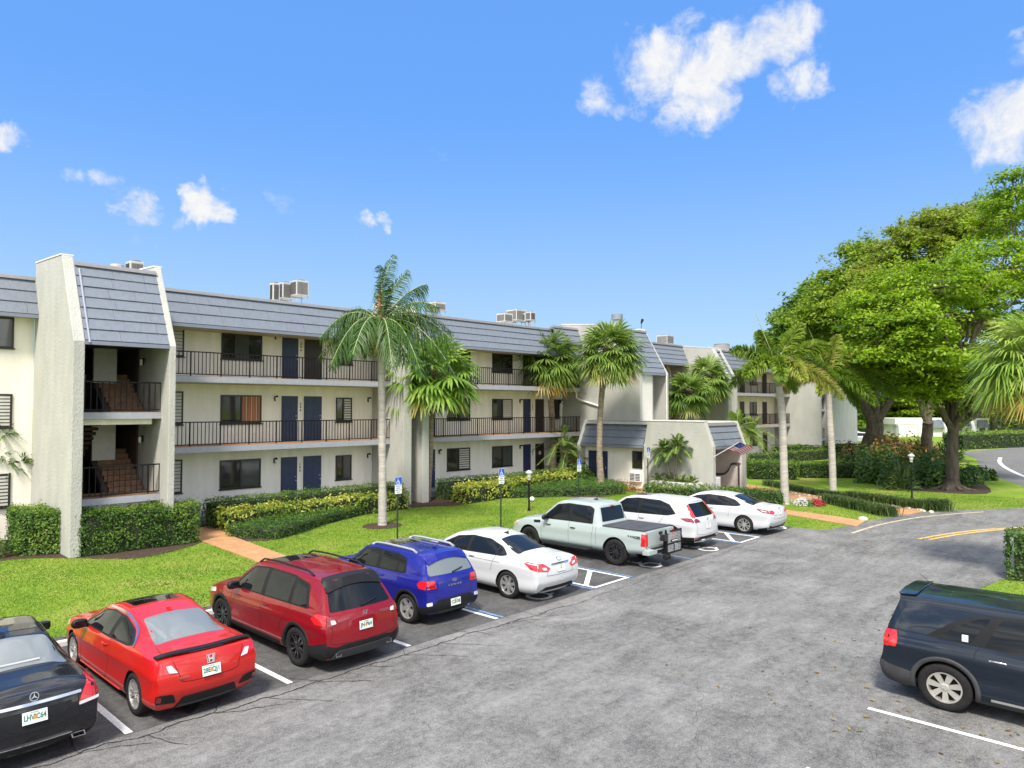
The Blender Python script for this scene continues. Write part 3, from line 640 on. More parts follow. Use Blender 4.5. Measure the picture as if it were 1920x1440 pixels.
# --- narrow fin pair between wings two and three, and between wings four and five
fin(21.37, 21.86, 28.4, WD, run=1.1); fin(22.55, 22.97, 28.4, WD, run=1.1)
b = MB(); b.box(21.86, 22.55, 29.6, 29.9, 0, 9.3); P_(b, 'recess_wall', M_soffit)
mansard(21.86, 22.55, 28.5, 6.98, 29.5, 9.6, 7)
fin(49.95, 50.5, 26.1, WD, run=1.4, top=9.4, backtop=9.8); fin(51.0, 51.4, 26.1, WD, run=1.4, top=9.4, backtop=9.8)
b = MB(); b.box(50.5, 51.0, 27.4, 27.7, 0, 9.1); P_(b, 'recess_wall', M_soffit)
mansard(50.5, 51.0, 26.2, 6.98, 27.4, 9.1, 7)
# --- stair tower three
fin(36.48, 36.72, 24.86, WD, run=1.75, top=10.0, backtop=10.35)
fin(39.40, 39.66, 24.86, WD, run=1.75, top=9.9, backtop=10.1)
mansard(36.72, 39.40, 24.85, 6.95, 26.4, 9.65, 8)
b = MB(); b.box(36.72, 37.98, 25.0, 25.2, 0, 6.95); P_(b, 'tower_front_wall', M_strip)
b = MB(); b.box(37.98, 38.10, 25.0, 29.0, 0, 6.95); P_(b, 'tower_inner_wall', M_stucco)
b = MB(); b.box(38.10, 39.40, 28.5, 28.7, 0, 7.0); P_(b, 'tower_rear_wall', M_stucco)
b = MB(); b.box(36.72, 39.40, 25.1, 31.0, 6.98, 7.1); P_(b, 'tower_ceiling', M_soffit)
b = MB(); b.box(36.72, 39.40, 26.75, 31.2, 9.4, 9.6); P_(b, 'roof_deck', M_roof)
mansard(34.0, 36.45, 29.35, 9.0, 29.75, 9.86, 2)
dp = MB(); dp.tube([(36.42,29.8,5.9),(36.42,29.8,5.45),(36.42,29.55,5.3),(36.42,28.0,4.9),(36.42,27.85,4.75),(36.42,27.85,4.05)], .06, 8); P_(dp, 'downpipe', M_cream)
dp = MB(); dp.tube([(39.33,24.80,7.0),(39.33,24.80,4.0)], .05, 8); P_(dp, 'downpipe', M_strip)
# --- end tower five
fin(68.9, 69.25, 26.6, WD, run=1.5, top=9.6, backtop=9.9, z0=.0); fin(71.6, 71.9, 26.6, WD, run=1.5, top=9.6, backtop=9.9)
b = MB(); b.box(69.25, 71.6, 29.2, 29.4, 0, 9.2); P_(b, 'stairwell_rear_wall', M_brown)
mansard(69.25, 71.6, 26.65, 6.98, 28.0, 9.4, 7)
b = MB(); b.box(71.9, 92, WD, WD+.3, 0, 8.6); P_(b, 'wall', M_cream)
mansard(71.9, 92, WD-.5, EZ, WD+.05, 9.5, 3)
for zl in (1.76, 4.63):
    b = MB(); b.box(69.25, 71.6, 27.2, 29.2, zl-.22, zl); P_(b, 'stair_landing', M_slab); railing(69.27, 71.58, 27.3, zl, name='stair_railing', step=.3)
# --- roof vent stack on tower three
vs = MB(); vs.lathe([(.30,0),(.30,.86),(.36,.88),(.36,1.22),(.33,1.22),(.32,1.0),(.001,1.0)], (37.1, 27.0, 9.5), 20); P_(vs, 'vent_stack', mat('grey_vent_metal', (.26,.28,.32), .5, metal=.3), smooth=True)
rl = MB(); rl.tube([(39.5,26.8,9.95),(39.5,26.8,10.35)], .02, 6); rl.tube([(39.5,26.8,10.35),(39.35,26.6,10.55)], [.05,.10], 8); P_(rl, 'roof_floodlight', M_black)

# ================================================================ rooftop air conditioners (each a thing on its stand)
M_acl = mat('grey_condenser', (.44,.43,.40), .5, var=.07); M_cage = mat('fan_cage', (.10,.10,.11), .5)
def condenser(s, d, z, w, h, label, style='box', rz=0, stand=.35, m=None):
    o = empty('air_conditioner', tuple(BW(s, d, z)), BH+rz, label, 'air conditioner', 'air conditioners on the roof')
    st = MB()
    for x in (-w/2+.04, w/2-.04):
        for y in (-w/2+.04, w/2-.04): st.box(x-.02, x+.02, y-.02, y+.02, 0, stand)
    st.box(-w/2-.06, w/2+.06, -w/2, -w/2+.06, stand, stand+.05); st.box(-w/2-.06, w/2+.06, w/2-.06, w/2, stand, stand+.05)
    P_(st, 'stand', M_steel, o)
    z0 = stand+.05
    if style == 'box':
        b = MB(); b.box(-w/2, w/2, -w/2, w/2, z0, z0+h); c = P_(b, 'casing', m or M_acl, o, bevel=.03)
        gb = MB(); n = 9
        for k in range(n):
            x = -w/2+.06+(w-.12)*k/n; gb.box(x, x+(w-.12)/n*.55, -w/2-.012, -w/2-.001, z0+.08, z0+h-.1); gb.box(-w/2-.012, -w/2-.001, x, x+(w-.12)/n*.55, z0+.08, z0+h-.1)
        P_(gb, 'grille', M_grill, c)
        fn = MB(); fn.lathe([(w*.42,0),(w*.42,.03),(w*.38,.05),(.05,.07),(.001,.07)], (0,0,z0+h), 18); P_(fn, 'fan_guard', M_cage, c)
    else:
        b = MB(); b.lathe([(w*.5,z0),(w*.5,z0+h*.9),(w*.46,z0+h),(w*.15,z0+h+.03),(.001,z0+h+.03)], n=20); c = P_(b, 'casing', M_cage, o, smooth=True)
        gb = MB()
        for k in range(6): gb.lathe([(w*.5+.002,z0+.1+k*h*.13),(w*.515,z0+.12+k*h*.13),(w*.515,z0+.14+k*h*.13),(w*.5+.002,z0+.16+k*h*.13)], n=20)
        P_(gb, 'grille', M_acl, c)
def roofpt(u, v, d): 
    r_ = ray(u, v); p = EYEV+r_*(d/np.dot(r_, BD)); return np.dot(p, BS), p[2]
for (u0, u1, vt, vb, d, label, style) in [
    (202,236,498,513,31.5,'low grey condenser with a domed fan guard behind the left stair tower','round'),
    (234,272,489,512,31.0,'boxy grey condenser with a striped coil at the top of the left stair tower','box'),
    (506,524,530,566,34.0,'tall narrow condenser, leftmost of the three on a white stand above the second wing','box'),
    (522,546,529,563,34.5,'pale condenser in the middle of the three on a white stand above the second wing','box'),
    (545,577,525,558,34.0,'dark-coiled condenser, rightmost of the three above the second wing','box'),
    (803,832,566,585,34.0,'grey condenser half hidden behind the tall queen palm crown','box'),
    (935,957,587,606,34.0,'condenser at the left end of the four-unit rack on the third wing','box'),
    (955,981,580,604,35.0,'taller condenser second in the four-unit rack on the third wing','box'),
    (979,990,587,604,34.5,'narrow condenser third in the four-unit rack on the third wing','box'),
    (988,1001,584,602,34.0,'dark-coiled condenser at the right end of the four-unit rack','box'),
    (1238,1256,628,647,34.0,'small condenser just right of the mansard with the vent stack','box'),
    (1343,1363,644,662,34.0,'round dark condenser above the narrow fin walls by the twin palms','round'),
    (1386,1397,655,668,33.5,'small grey condenser showing beside the foxtail palm fronds','box'),
    (1398,1412,657,669,33.5,'second small grey condenser right beside the foxtail palm fronds','box')]:
    s0, zt = roofpt(u0, vt, d); s1, zb = roofpt(u1, vb, d); sw = (s1-s0)
    wd_ = max(.35, sw*.72); base = 9.15
    condenser((s0+s1)/2, d, base, wd_, zt-zb, label, style, stand=max(.05, zb-base-.05))

# ================================================================ entrance lobby, one storey, in front of tower three
lob = empty('entrance_lobby', tuple(BW(35.0, 21.5, 0)), BH, 'low grey stucco entrance lobby with small slate-blue mansards and a built-in planter', 'building')
def P_L(mb, name, m, parent=None, **k):
    mb.v = [(v[0]-35.0, v[1]-21.5, v[2]) for v in mb.v]; return mb.build(name, m, parent or lob, **k)
P_keep = P_
def P_(mb, name, m, parent=None, **k): return P_L(mb, name, m, parent, **k)
LT = 4.02
b = MB(); b.prism([(35.0,23.62,0),(35.0,23.62,2.55),(35.0,23.35,LT),(35.0,19.72,LT),(35.0,19.22,2.68),(35.0,19.22,0)], (.30,0,0)); o = P_(b, 'fin_wall', M_stucco, fixn=True, bevel=.025)
b = MB(); b.box(34.97, 35.33, 19.70, 23.37, LT+.002, LT+.07); P_(b, 'coping', M_copew, o)
b = MB(); b.prism([(34.95,28.3,0),(34.95,28.3,2.5),(35.75,28.3,LT),(36.4,28.3,LT),(36.4,28.3,0)], (0,.26,0)); P_(b, 'fin_wall', M_stucco, fixn=True, bevel=.02)
b = MB(); b.prism([(34.99,23.44,2.56),(35.75,23.44,LT),(36.3,23.44,LT),(36.3,23.44,2.56)], (0,.2,0)); P_(b, 'fin_wall', M_stucco, fixn=True)
mansard(23.66, 28.28, 34.98, 2.58, 35.62, 3.86, 3, axis='d')
b = MB(); b.box(35.45, 35.65, 23.62, 28.3, 0, 2.56); P_(b, 'wall', M_cream)
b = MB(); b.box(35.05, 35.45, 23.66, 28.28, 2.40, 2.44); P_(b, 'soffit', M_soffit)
b = MB(); b.box(35.35, 38.6, 20.1, 28.3, 3.8, 3.95); P_(b, 'roof_deck', M_roof)
b = MB(); b.box(35.7, 38.2, 28.1, 28.28, 0, 3.79); P_(b, 'rear_wall', M_cream)
# louvred navy door, window and through-wall unit in the left face
lo, hi = 26.55, 28.0; d_ = MB(); d_.box(35.40, 35.448, lo, hi, .12, 2.12)
for k in range(28): z = .16+k*.07; d_.prism([(35.398,lo+.06,z),(35.375,lo+.06,z+.012),(35.398,lo+.06,z+.05)], (0,hi-lo-.12,0))
o = P_(d_, 'louvre_door', M_door, fixn=True)
h = MB(); h.tube([(35.37,lo+.1,1.05),(35.37,lo+.1,1.18)], .02, 6); P_(h, 'handle', M_steel, o)
w = MB(); w.box(35.40, 35.448, 24.02, 24.72, 1.2, 2.22); o = P_(w, 'window', M_frame)
w = MB(); w.box(35.385, 35.399, 24.07, 24.36, 1.26, 2.16); P_(w, 'pane', M_glass, o); w = MB(); w.box(35.388, 35.399, 24.39, 24.68, 1.26, 2.16); P_(w, 'pane', M_glass, o)
w = MB(); w.box(35.28, 35.448, 24.05, 24.85, .42, .96); o = P_(w, 'wall_air_conditioner', M_white, bevel=.02)
w = MB()
for k in range(5):
    w.box(35.272, 35.279, 24.10, 24.42, .50+k*.085, .55+k*.085); w.box(35.272, 35.279, 24.47, 24.80, .50+k*.085, .55+k*.085)
P_(w, 'grille', M_grill, o)
# planter
pl = MB(); A = [(35.0,23.0),(34.35,22.9),(34.15,20.75),(34.55,20.0),(35.0,19.9)]; B = [(35.0,22.85),(34.48,22.77),(34.30,20.8),(34.62,20.14),(35.0,20.05)]
for i in range(4): pl.prism([(*A[i],0),(*A[i+1],0),(*B[i+1],0),(*B[i],0)], (0,0,.72))
o = P_(pl, 'planter_box', M_strip, fixn=True); pl = MB(); pl.flat([(p[0],p[1]) for p in B[::-1]], .64, .1); P_(pl, 'planter_soil', M_mulch, o)
# porch
mansard(35.3, 38.6, 19.28, 2.66, 19.75, 3.78, 3)
b = MB(); b.prism([(38.6,19.22,0),(38.6,19.22,2.68),(38.6,19.72,LT),(38.6,22.4,LT),(38.6,22.4,0)], (.24,0,0)); P_(b, 'fin_wall', M_stucco, fixn=True, bevel=.02)
b = MB(); b.box(35.3, 38.6, 19.75, 20.1, 3.94, LT); P_(b, 'coping', M_copew)
M_pink = mat('blush_render', (.74,.65,.58), .85, var=.05, bump=.2)
b = MB(); b.box(35.3, 38.6, 22.4, 22.6, 0, 3.8); P_(b, 'porch_rear_wall', M_pink)
b = MB(); b.box(38.54, 38.598, 19.4, 22.4, 0, 2.7); P_(b, 'porch_side_wall', M_pink)
b = MB(); b.box(35.3, 38.6, 19.4, 22.4, 2.6, 2.68); P_(b, 'porch_ceiling', M_soffit)
cv = [(21.3,.95),(20.9,.93),(20.55,.95),(20.3,1.03),(20.08,1.25),(19.95,1.52),(19.8,1.60),(19.42,1.60)]; cv = [(p[0],p[1]) for p in smooth_line(cv, 5)]
b = MB()                                           # stepped screen wall with a swept dark coping along the right side of the porch
for i in range(len(cv)-1):
    (x0,z0),(x1,z1) = cv[i], cv[i+1]; b.prism([(38.40,x0,.062),(38.40,x1,.062),(38.40,x1,z1),(38.40,x0,z0)], (.13,0,0))
o = P_(b, 'curved_screen_wall', M_pink, fixn=True); b = MB()
for i in range(len(cv)-1):
    (x0,z0),(x1,z1) = cv[i], cv[i+1]; b.prism([(38.36,x0,z0-.10),(38.36,x1,z1-.10),(38.36,x1,z1+.03),(38.36,x0,z0+.03)], (.175,0,0))
b.box(38.36, 38.40, 19.42, 19.52, .1, 1.5)
P_(b, 'curved_coping', mat('umber_trim', (.10,.075,.065), .8), o, fixn=True)
b = MB()
for k in range(7): b.box(35.36+.0, 36.55, 19.62, 19.80, .02+k*.135, .02+k*.135+.122)
P_(b, 'slump_block_wall', M_white, bevel=.012)
b = MB(); b.tube([(35.42,19.5,1.25),(35.62,19.5,1.22),(35.72,19.5,1.05),(35.72,19.5,.1)], .06, 8); P_(b, 'handrail', M_white)
b = MB(); b.box(35.3, 38.6, 19.4, 22.4, 0, .06); P_(b, 'porch_floor', M_tilefl)
lp = MB(); lp.tube([(36.3,19.8,2.6),(36.3,19.8,2.42)], [.03,.07], 10); lp.lathe([(.001,2.28),(.07,2.30),(.09,2.38),(.06,2.44)], (36.3,19.8,0), 10); P_(lp, 'porch_lamp', M_black)
P_ = P_keep
# ================================================================ VEHICLES: shared builders
def paint(name, col, metal=0.0, rough=.28, coat=.75):
    m, t, p = new_mat(name); p.inputs['Base Color'].default_value = (*col, 1); p.inputs['Metallic'].default_value = metal; p.inputs['Roughness'].default_value = rough
    p.inputs['Coat Weight'].default_value = coat; p.inputs['Coat Roughness'].default_value = .03; p.inputs['Specular IOR Level'].default_value = .25
    tc = N(t, 'ShaderNodeTexCoord'); n = N(t, 'ShaderNodeTexNoise'); n.inputs['Scale'].default_value = 2.5; n.inputs['Detail'].default_value = 2; L(t, tc.outputs['Object'], n.inputs['Vector'])
    bp = N(t, 'ShaderNodeBump'); bp.inputs['Strength'].default_value = .06; bp.inputs['Distance'].default_value = .03; L(t, n.outputs['Fac'], bp.inputs['Height']); L(t, bp.outputs[0], p.inputs['Coat Normal'])
    return m
M_cglass = mat('car_glass', (.008,.010,.012), .02, spec=.32)
M_cglass_cloud = mat('cloud_toned_car_glass', (.15,.17,.175), .03, spec=.6)  # rear glass paled to stand in for mirrored white cloud
M_trim = mat('black_plastic_trim', (.014,.014,.015), .5, var=.15, spec=.22)
M_trimg = mat('grey_bumper_plastic', (.042,.042,.044), .55, var=.12, spec=.3)
M_gap = mat('panel_gap', (.006,.006,.006), .9)
M_tyre = mat('tyre_rubber', (.018,.017,.017), .85, var=.2, vscale=12, spec=.2)
M_well = mat('wheel_well', (.008,.008,.008), .95)
M_chrome = mat('chrome', (.72,.72,.73), .12, metal=1.0)
M_alloy = mat('silver_alloy', (.62,.61,.59), .3, metal=.75)
M_alloyd = mat('black_alloy', (.018,.018,.020), .3, metal=.3, coat=.5)
M_tail = mat('red_lamp_lens', (.55,.012,.015), .12, spec=.7, coat=.8)
M_taild = mat('dark_red_lamp_lens', (.20,.010,.014), .12, spec=.7, coat=.8)
M_lensw = mat('clear_lamp_lens', (.66,.64,.64), .12, coat=.8)
M_plate = mat('plate_white', (.66,.70,.66), .4)
M_plateg = mat('plate_green', (.03,.16,.08), .5)
M_orange = mat('plate_orange', (.55,.22,.05), .5)
M_sunroof = mat('sunroof_glass', (.008,.008,.009), .03, spec=.9, coat=.6)
def interp(pts, x):
    P = np.array(pts, float); return np.interp(x, P[:, 0], P[:, 1])
def sm(a, b, x): t = np.clip((x-a)/(b-a), 0, 1); return t*t*(3-2*t)
class Body:
    def __init__(s, spec):
        s.sp = spec; Ln, W = spec['L'], spec['W']/2
        step = .045; nx = int(Ln/step)
        X = np.unique(np.concatenate([np.linspace(0, Ln, nx), np.array(spec.get('xs', []))]))
        fine = np.linspace(-.6, Ln+.6, 2400); ker = max(3, int(spec.get('soft', .14)/(fine[1]-fine[0]))); k = np.hanning(ker+2)[1:-1]; k /= k.sum()
        def smoothcurve(pts, do=True):
            y = interp(pts, fine)
            if do:
                pad = len(k); yy = np.concatenate([np.full(pad, y[0]), y, np.full(pad, y[-1])]); y = np.convolve(yy, k, 'same')[pad:-pad]
            return np.interp(X, fine, y)
        zt = smoothcurve(spec['top'], spec.get('softtop', True)); zs = smoothcurve(spec['belt']); zb = smoothcurve(spec['bot'])
        wp = smoothcurve(spec['plan']); wr = smoothcurve(spec['roofw'])
        crown = spec.get('crown', .035)
        loops = []
        for i, x in enumerate(X):
            w = W*wp[i]; z0, z1, z2 = zb[i], zs[i], max(zt[i], zs[i]+.01)
            pts = [(0, z0), (.4*w, z0), (.80*w, z0), (.90*w, z0+.012), (.945*w, z0+.05)]
            for q in np.linspace(.10, 1, 13):
                y = w*(1-.05*(max(0, .22-q)/.22)**2-.055*(max(0, q-.50)/.50)**2) + spec.get('crease', .014)*math.exp(-((q-spec.get('creaseq', .72))/.055)**2) - spec.get('hollow', .012)*math.exp(-((q-.45)/.16)**2)
                pts.append((y, z0+.04+(z1-z0-.04)*q))
            ys = pts[-1][0]; g = float(sm(.06, .30, z2-z1)); rw = min(wr[i]*W, ys*.985)
            ed = z2-.075
            green = []
            for u in (.04, .15, .30, .45, .60, .75, .90): # glasshouse side
                yy = ys-.018+(rw-ys+.018)*u+.022*math.sin(math.pi*u); green.append((yy, z1+.012+(ed-z1-.012)*u))
            for a in (15, 40, 65, 85): green.append((rw-.10+.10*math.cos(R(a)), ed+.052*math.sin(R(a))))
            for u in (.7, .45, .22): green.append(((rw-.10)*u, z2-.022*(u**2)*1.0))
            n = len(green); hood = []
            for j in range(n):
                u = (j+1)/(n+1); th = u**.75*math.pi/2
                hood.append((ys*(1-u**1.15), z1+(z2-z1)*math.sin(min(th*1.25, math.pi/2))))
            for j in range(n): pts.append((green[j][0]*g+hood[j][0]*(1-g), green[j][1]*g+hood[j][1]*(1-g)))
            pts.append((0, z2)); loops.append(pts)
        n = len(loops[0]); V = []; F_ = []
        rear, front = spec['rear'], spec['front']; fr, ff = spec.get('rfall', .9), spec.get('ffall', .9)
        def warp(x, y, z):
            a = max(0.0, 1-x/fr); b = max(0.0, 1-(Ln-x)/ff)
            return x+interp(rear, z)*a**1.3-interp(front, z)*b**1.3
        for i, x in enumerate(X):
            for j, (y, z) in enumerate(loops[i]): V.append((warp(x, y, z), y, z))
            for j in range(n-2, 0, -1): y, z = loops[i][j]; V.append((warp(x, y, z), -y, z))
        m = 2*n-2
        for i in range(len(X)-1):
            for j in range(m): F_.append((i*m+j, (i+1)*m+j, (i+1)*m+(j+1) % m, i*m+(j+1) % m))
        lanes = 12
        for end, i in ((0, 0), (1, len(X)-1)):
            base = i*m; rows = []
            bul = spec.get('bulge', .07) if end == 0 else spec.get('fbulge', .16)
            for j in range(n):
                if j in (0, n-1): rows.append([base+j]); continue
                a, b = base+j, base+(m-j); row = [a]
                xa, ya, za = V[a]
                for q in range(1, lanes):
                    y = ya*(1-2*q/lanes); yy = y/max(ya, 1e-6); V.append((xa+(-bul if end == 0 else bul)*(1-yy*yy)*min(1, ya/.5), y, za)); row.append(len(V)-1)
                row.append(b); rows.append(row)
            for j in range(n-1):
                r0, r1 = rows[j], rows[j+1]
                for q in range(lanes):
                    if len(r0) == 1: f = (r0[0], r1[q+1], r1[q])
                    elif len(r1) == 1: f = (r0[q], r0[q+1], r1[0])
                    else: f = (r0[q], r0[q+1], r1[q+1], r1[q])
                    F_.append(f if end else f[::-1])
        s.V, s.F = V, F_
        bm = bmesh.new(); vs = [bm.verts.new(v) for v in V]
        for f in F_:
            try: bm.faces.new([vs[i] for i in f])
            except ValueError: pass
        bmesh.ops.recalc_face_normals(bm, faces=bm.faces); bm.normal_update()
        s.bvh = BVHTree.FromBMesh(bm); s.me = bpy.data.meshes.new('body'); bm.to_mesh(s.me); bm.free()
    def hit(s, a, b, axis):
        """surface point and normal seen along an axis: 'L','R' (x,z); 'B','F' (y,z); 'T' (x,y)"""
        o, d = {'L': ((a, 4, b), (0, -1, 0)), 'R': ((a, -4, b), (0, 1, 0)), 'B': ((-4, a, b), (1, 0, 0)), 'F': ((12, a, b), (-1, 0, 0)), 'T': ((a, b, 6), (0, 0, -1))}[axis]
        p, nn, i, dist = s.bvh.ray_cast(Vector(o), Vector(d)); kk = 0
        while axis in 'BLR' and kk < 25 and (p is None or abs(nn.dot(Vector(d))) < .22):       # stay on the face seen from that side
            kk += 1
            if axis == 'B': a *= .985
            else: a = a+.012 if a < s.sp['L']/2 else a-.012
            o = {'L': (a, 4, b), 'R': (a, -4, b), 'B': (-4, a, b)}[axis]; p, nn, i, dist = s.bvh.ray_cast(Vector(o), Vector(d))
        if p is None:
            q = {'L': (a, s.sp['W']/2, b), 'R': (a, -s.sp['W']/2, b), 'B': (0, a, b), 'F': (s.sp['L'], a, b), 'T': (a, b, 1.2)}[axis]
            p, nn, i, dist = s.bvh.find_nearest(Vector(q))
        if nn.dot(Vector(d)) > 0: nn = -nn
        return p, nn
    def patch(s, outline, axis, off=.004, res=.06, thick=.02):
        """mesh of a panel that follows the body inside a 2D outline"""
        bm = bmesh.new(); vs = [bm.verts.new((p[0], p[1], 0)) for p in outline]; bm.faces.new(vs)
        o = np.array(outline); lo, hi = o.min(0), o.max(0)
        for k in (0, 1):
            c = lo[k]+res
            while c < hi[k]-1e-4:
                no = Vector((1, 0, 0)) if k == 0 else Vector((0, 1, 0)); co = Vector((c, 0, 0)) if k == 0 else Vector((0, c, 0))
                bmesh.ops.bisect_plane(bm, geom=bm.verts[:]+bm.edges[:]+bm.faces[:], plane_co=co, plane_no=no); c += res
        bnd = [e for e in bm.edges if len(e.link_faces) == 1]
        nrm = {}
        for v in bm.verts:
            p, nn = s.hit(v.co.x, v.co.y, axis); nrm[v] = nn; v.co = p+nn*off
        if thick:
            r = bmesh.ops.extrude_edge_only(bm, edges=bnd); 
            nv = [g for g in r['geom'] if isinstance(g, bmesh.types.BMVert)]
            for v in nv:
                src = min(nrm, key=lambda q: (q.co-v.co).length_squared); v.co = v.co-nrm[src]*thick
        if axis in 'LR':                                          # nothing across the wheel openings
            sp = s.sp; rr = sp.get('arch', sp['wheel'][0]+.045)+.004; zc = sp['wheel'][0]+sp.get('archdz', .01)
            bad = [f for f in bm.faces if any((f.calc_center_median().x-ax)**2+(f.calc_center_median().z-zc)**2 < rr*rr for ax in (sp['ra'], sp['ra']+sp['wb']))]
            bmesh.ops.delete(bm, geom=bad, context='FACES')
        bmesh.ops.recalc_face_normals(bm, faces=bm.faces)
        # outward
        f0 = max(bm.faces, key=lambda f: f.calc_area()); d = {'L': (0,1,0), 'R': (0,-1,0), 'B': (-1,0,0), 'F': (1,0,0), 'T': (0,0,1)}[axis]
        if f0.normal.dot(Vector(d)) < 0: bmesh.ops.reverse_faces(bm, faces=bm.faces)
        me = bpy.data.meshes.new('panel'); bm.to_mesh(me); bm.free(); return me
    def line(s, pts, axis, w=.008, off=.0025, k=5, raise_=0.0):
        """strip following the body along a 2D line (gaps, mouldings)"""
        P = smooth_line(pts, k) if len(pts) > 2 else [np.array(pts[0])+(np.array(pts[1])-np.array(pts[0]))*t for t in np.linspace(0, 1, 16)]
        A = []; B = []
        for i, p in enumerate(P):
            d = P[min(i+1, len(P)-1)]-P[max(i-1, 0)]; d = d/(np.linalg.norm(d)+1e-9); nn = np.array([-d[1], d[0]])*w/2
            for q, lst in ((p+nn, A), (p-nn, B)):
                h, nr = s.hit(q[0], q[1], axis); lst.append(h+nr*(off+raise_))
        return A, B
def mesh_obj(name, me, m, parent, smooth=True):
    me.materials.clear(); me.materials.append(m)
    if smooth:
        me.polygons.foreach_set('use_smooth', [True]*len(me.polygons)); me.set_sharp_from_angle(angle=R(40))
    me.name = name; return link(bpy.data.objects.new(name, me), parent)
def rounded(pts, r=.03, n=4):
    """round the corners of an outline"""
    P = [np.array(p, float) for p in pts]; out = []
    for i, p in enumerate(P):
        a, b = P[i-1], P[(i+1) % len(P)]; da, db = a-p, b-p; la, lb = np.linalg.norm(da), np.linalg.norm(db); q = min(r, la*.45, lb*.45)
        p0, p1 = p+da/la*q, p+db/lb*q
        for t in np.linspace(0, 1, n+1): out.append(tuple((1-t)**2*p0+2*t*(1-t)*p+t*t*p1))
    return out
def wheel_meshes(r, w, rimr, style, n, key):
    ty = MB(); ty.lathe([(rimr,-w*.42),(rimr+.012,-w*.48),(r-.06,-w*.5),(r-.018,-w*.46),(r,-w*.33),(r,w*.33),(r-.018,w*.46),(r-.06,w*.5),(rimr+.012,w*.48),(rimr,w*.42),(rimr-.008,w*.30)], n=40, axis='y', caps=False)
    for k in range(3):
        rr = r+.0008
        ty.lathe([(rr,-w*.25+k*w*.22),(rr+.001,-w*.25+k*w*.22+.006),(rr,-w*.25+k*w*.22+.012)], n=40, axis='y', caps=False)
    ri = MB(); yo = w*.40
    ri.lathe([(rimr+.002,yo+.006),(rimr-.02,yo+.004),(rimr-.026,yo-.03),(rimr-.04,-w*.3)], n=40, axis='y', caps=False)
    hub = .062
    ri.lathe([(hub+.012,yo-.05),(hub+.008,yo-.022),(hub-.012,yo-.012),(.001,yo-.010)], n=20, axis='y')
    for k in range(n):
        a = 2*math.pi*k/n+math.pi/2
        subs = ((0,),) if style == 'single' else ((-.5,), (.5,))
        for (sft,) in subs:
            ca = np.array([math.cos(a), 0, math.sin(a)]); sa = np.array([-math.sin(a), 0, math.cos(a)])
            wi, wo = (.030, .046) if style == 'single' else (.016, .021)
            if n >= 8 and style == 'single': wi, wo = .018, .030
            if n <= 5 and style == 'single': wi, wo = .040, .060
            si = sa*sft*.035; so_ = sa*sft*(rimr*2.4/n)
            p = [ca*(hub-.005)+si-sa*wi, ca*(rimr-.016)+so_-sa*wo, ca*(rimr-.016)+so_+sa*wo, ca*(hub-.005)+si+sa*wi]
            yi = [yo-.018, yo-.004, yo-.004, yo-.018]
            top = [q+np.array([0, y, 0]) for q, y in zip(p, yi)]; bot = [q+np.array([0, y-.035, 0]) for q, y in zip(p, yi)]
            ri.add(top+bot, [(0,1,2,3),(4,7,6,5),(0,4,5,1),(1,5,6,2),(2,6,7,3),(3,7,4,0)])
    for k in range(5):
        a = 2*math.pi*k/5; ri.lathe([(.011,yo-.02),(.011,yo-.007),(.001,yo-.006)], (math.cos(a)*.038,0,math.sin(a)*.038), 8, 'y')
    bk = MB(); bk.lathe([(.001,-.02),(rimr-.03,-.02),(rimr-.03,.02),(.001,.02)], n=24, axis='y')
    bk.lathe([(.001,yo-.085),(rimr*.70,yo-.085),(rimr*.70,yo-.075),(.001,yo-.07)], n=24, axis='y')
    return ty, ri, bk
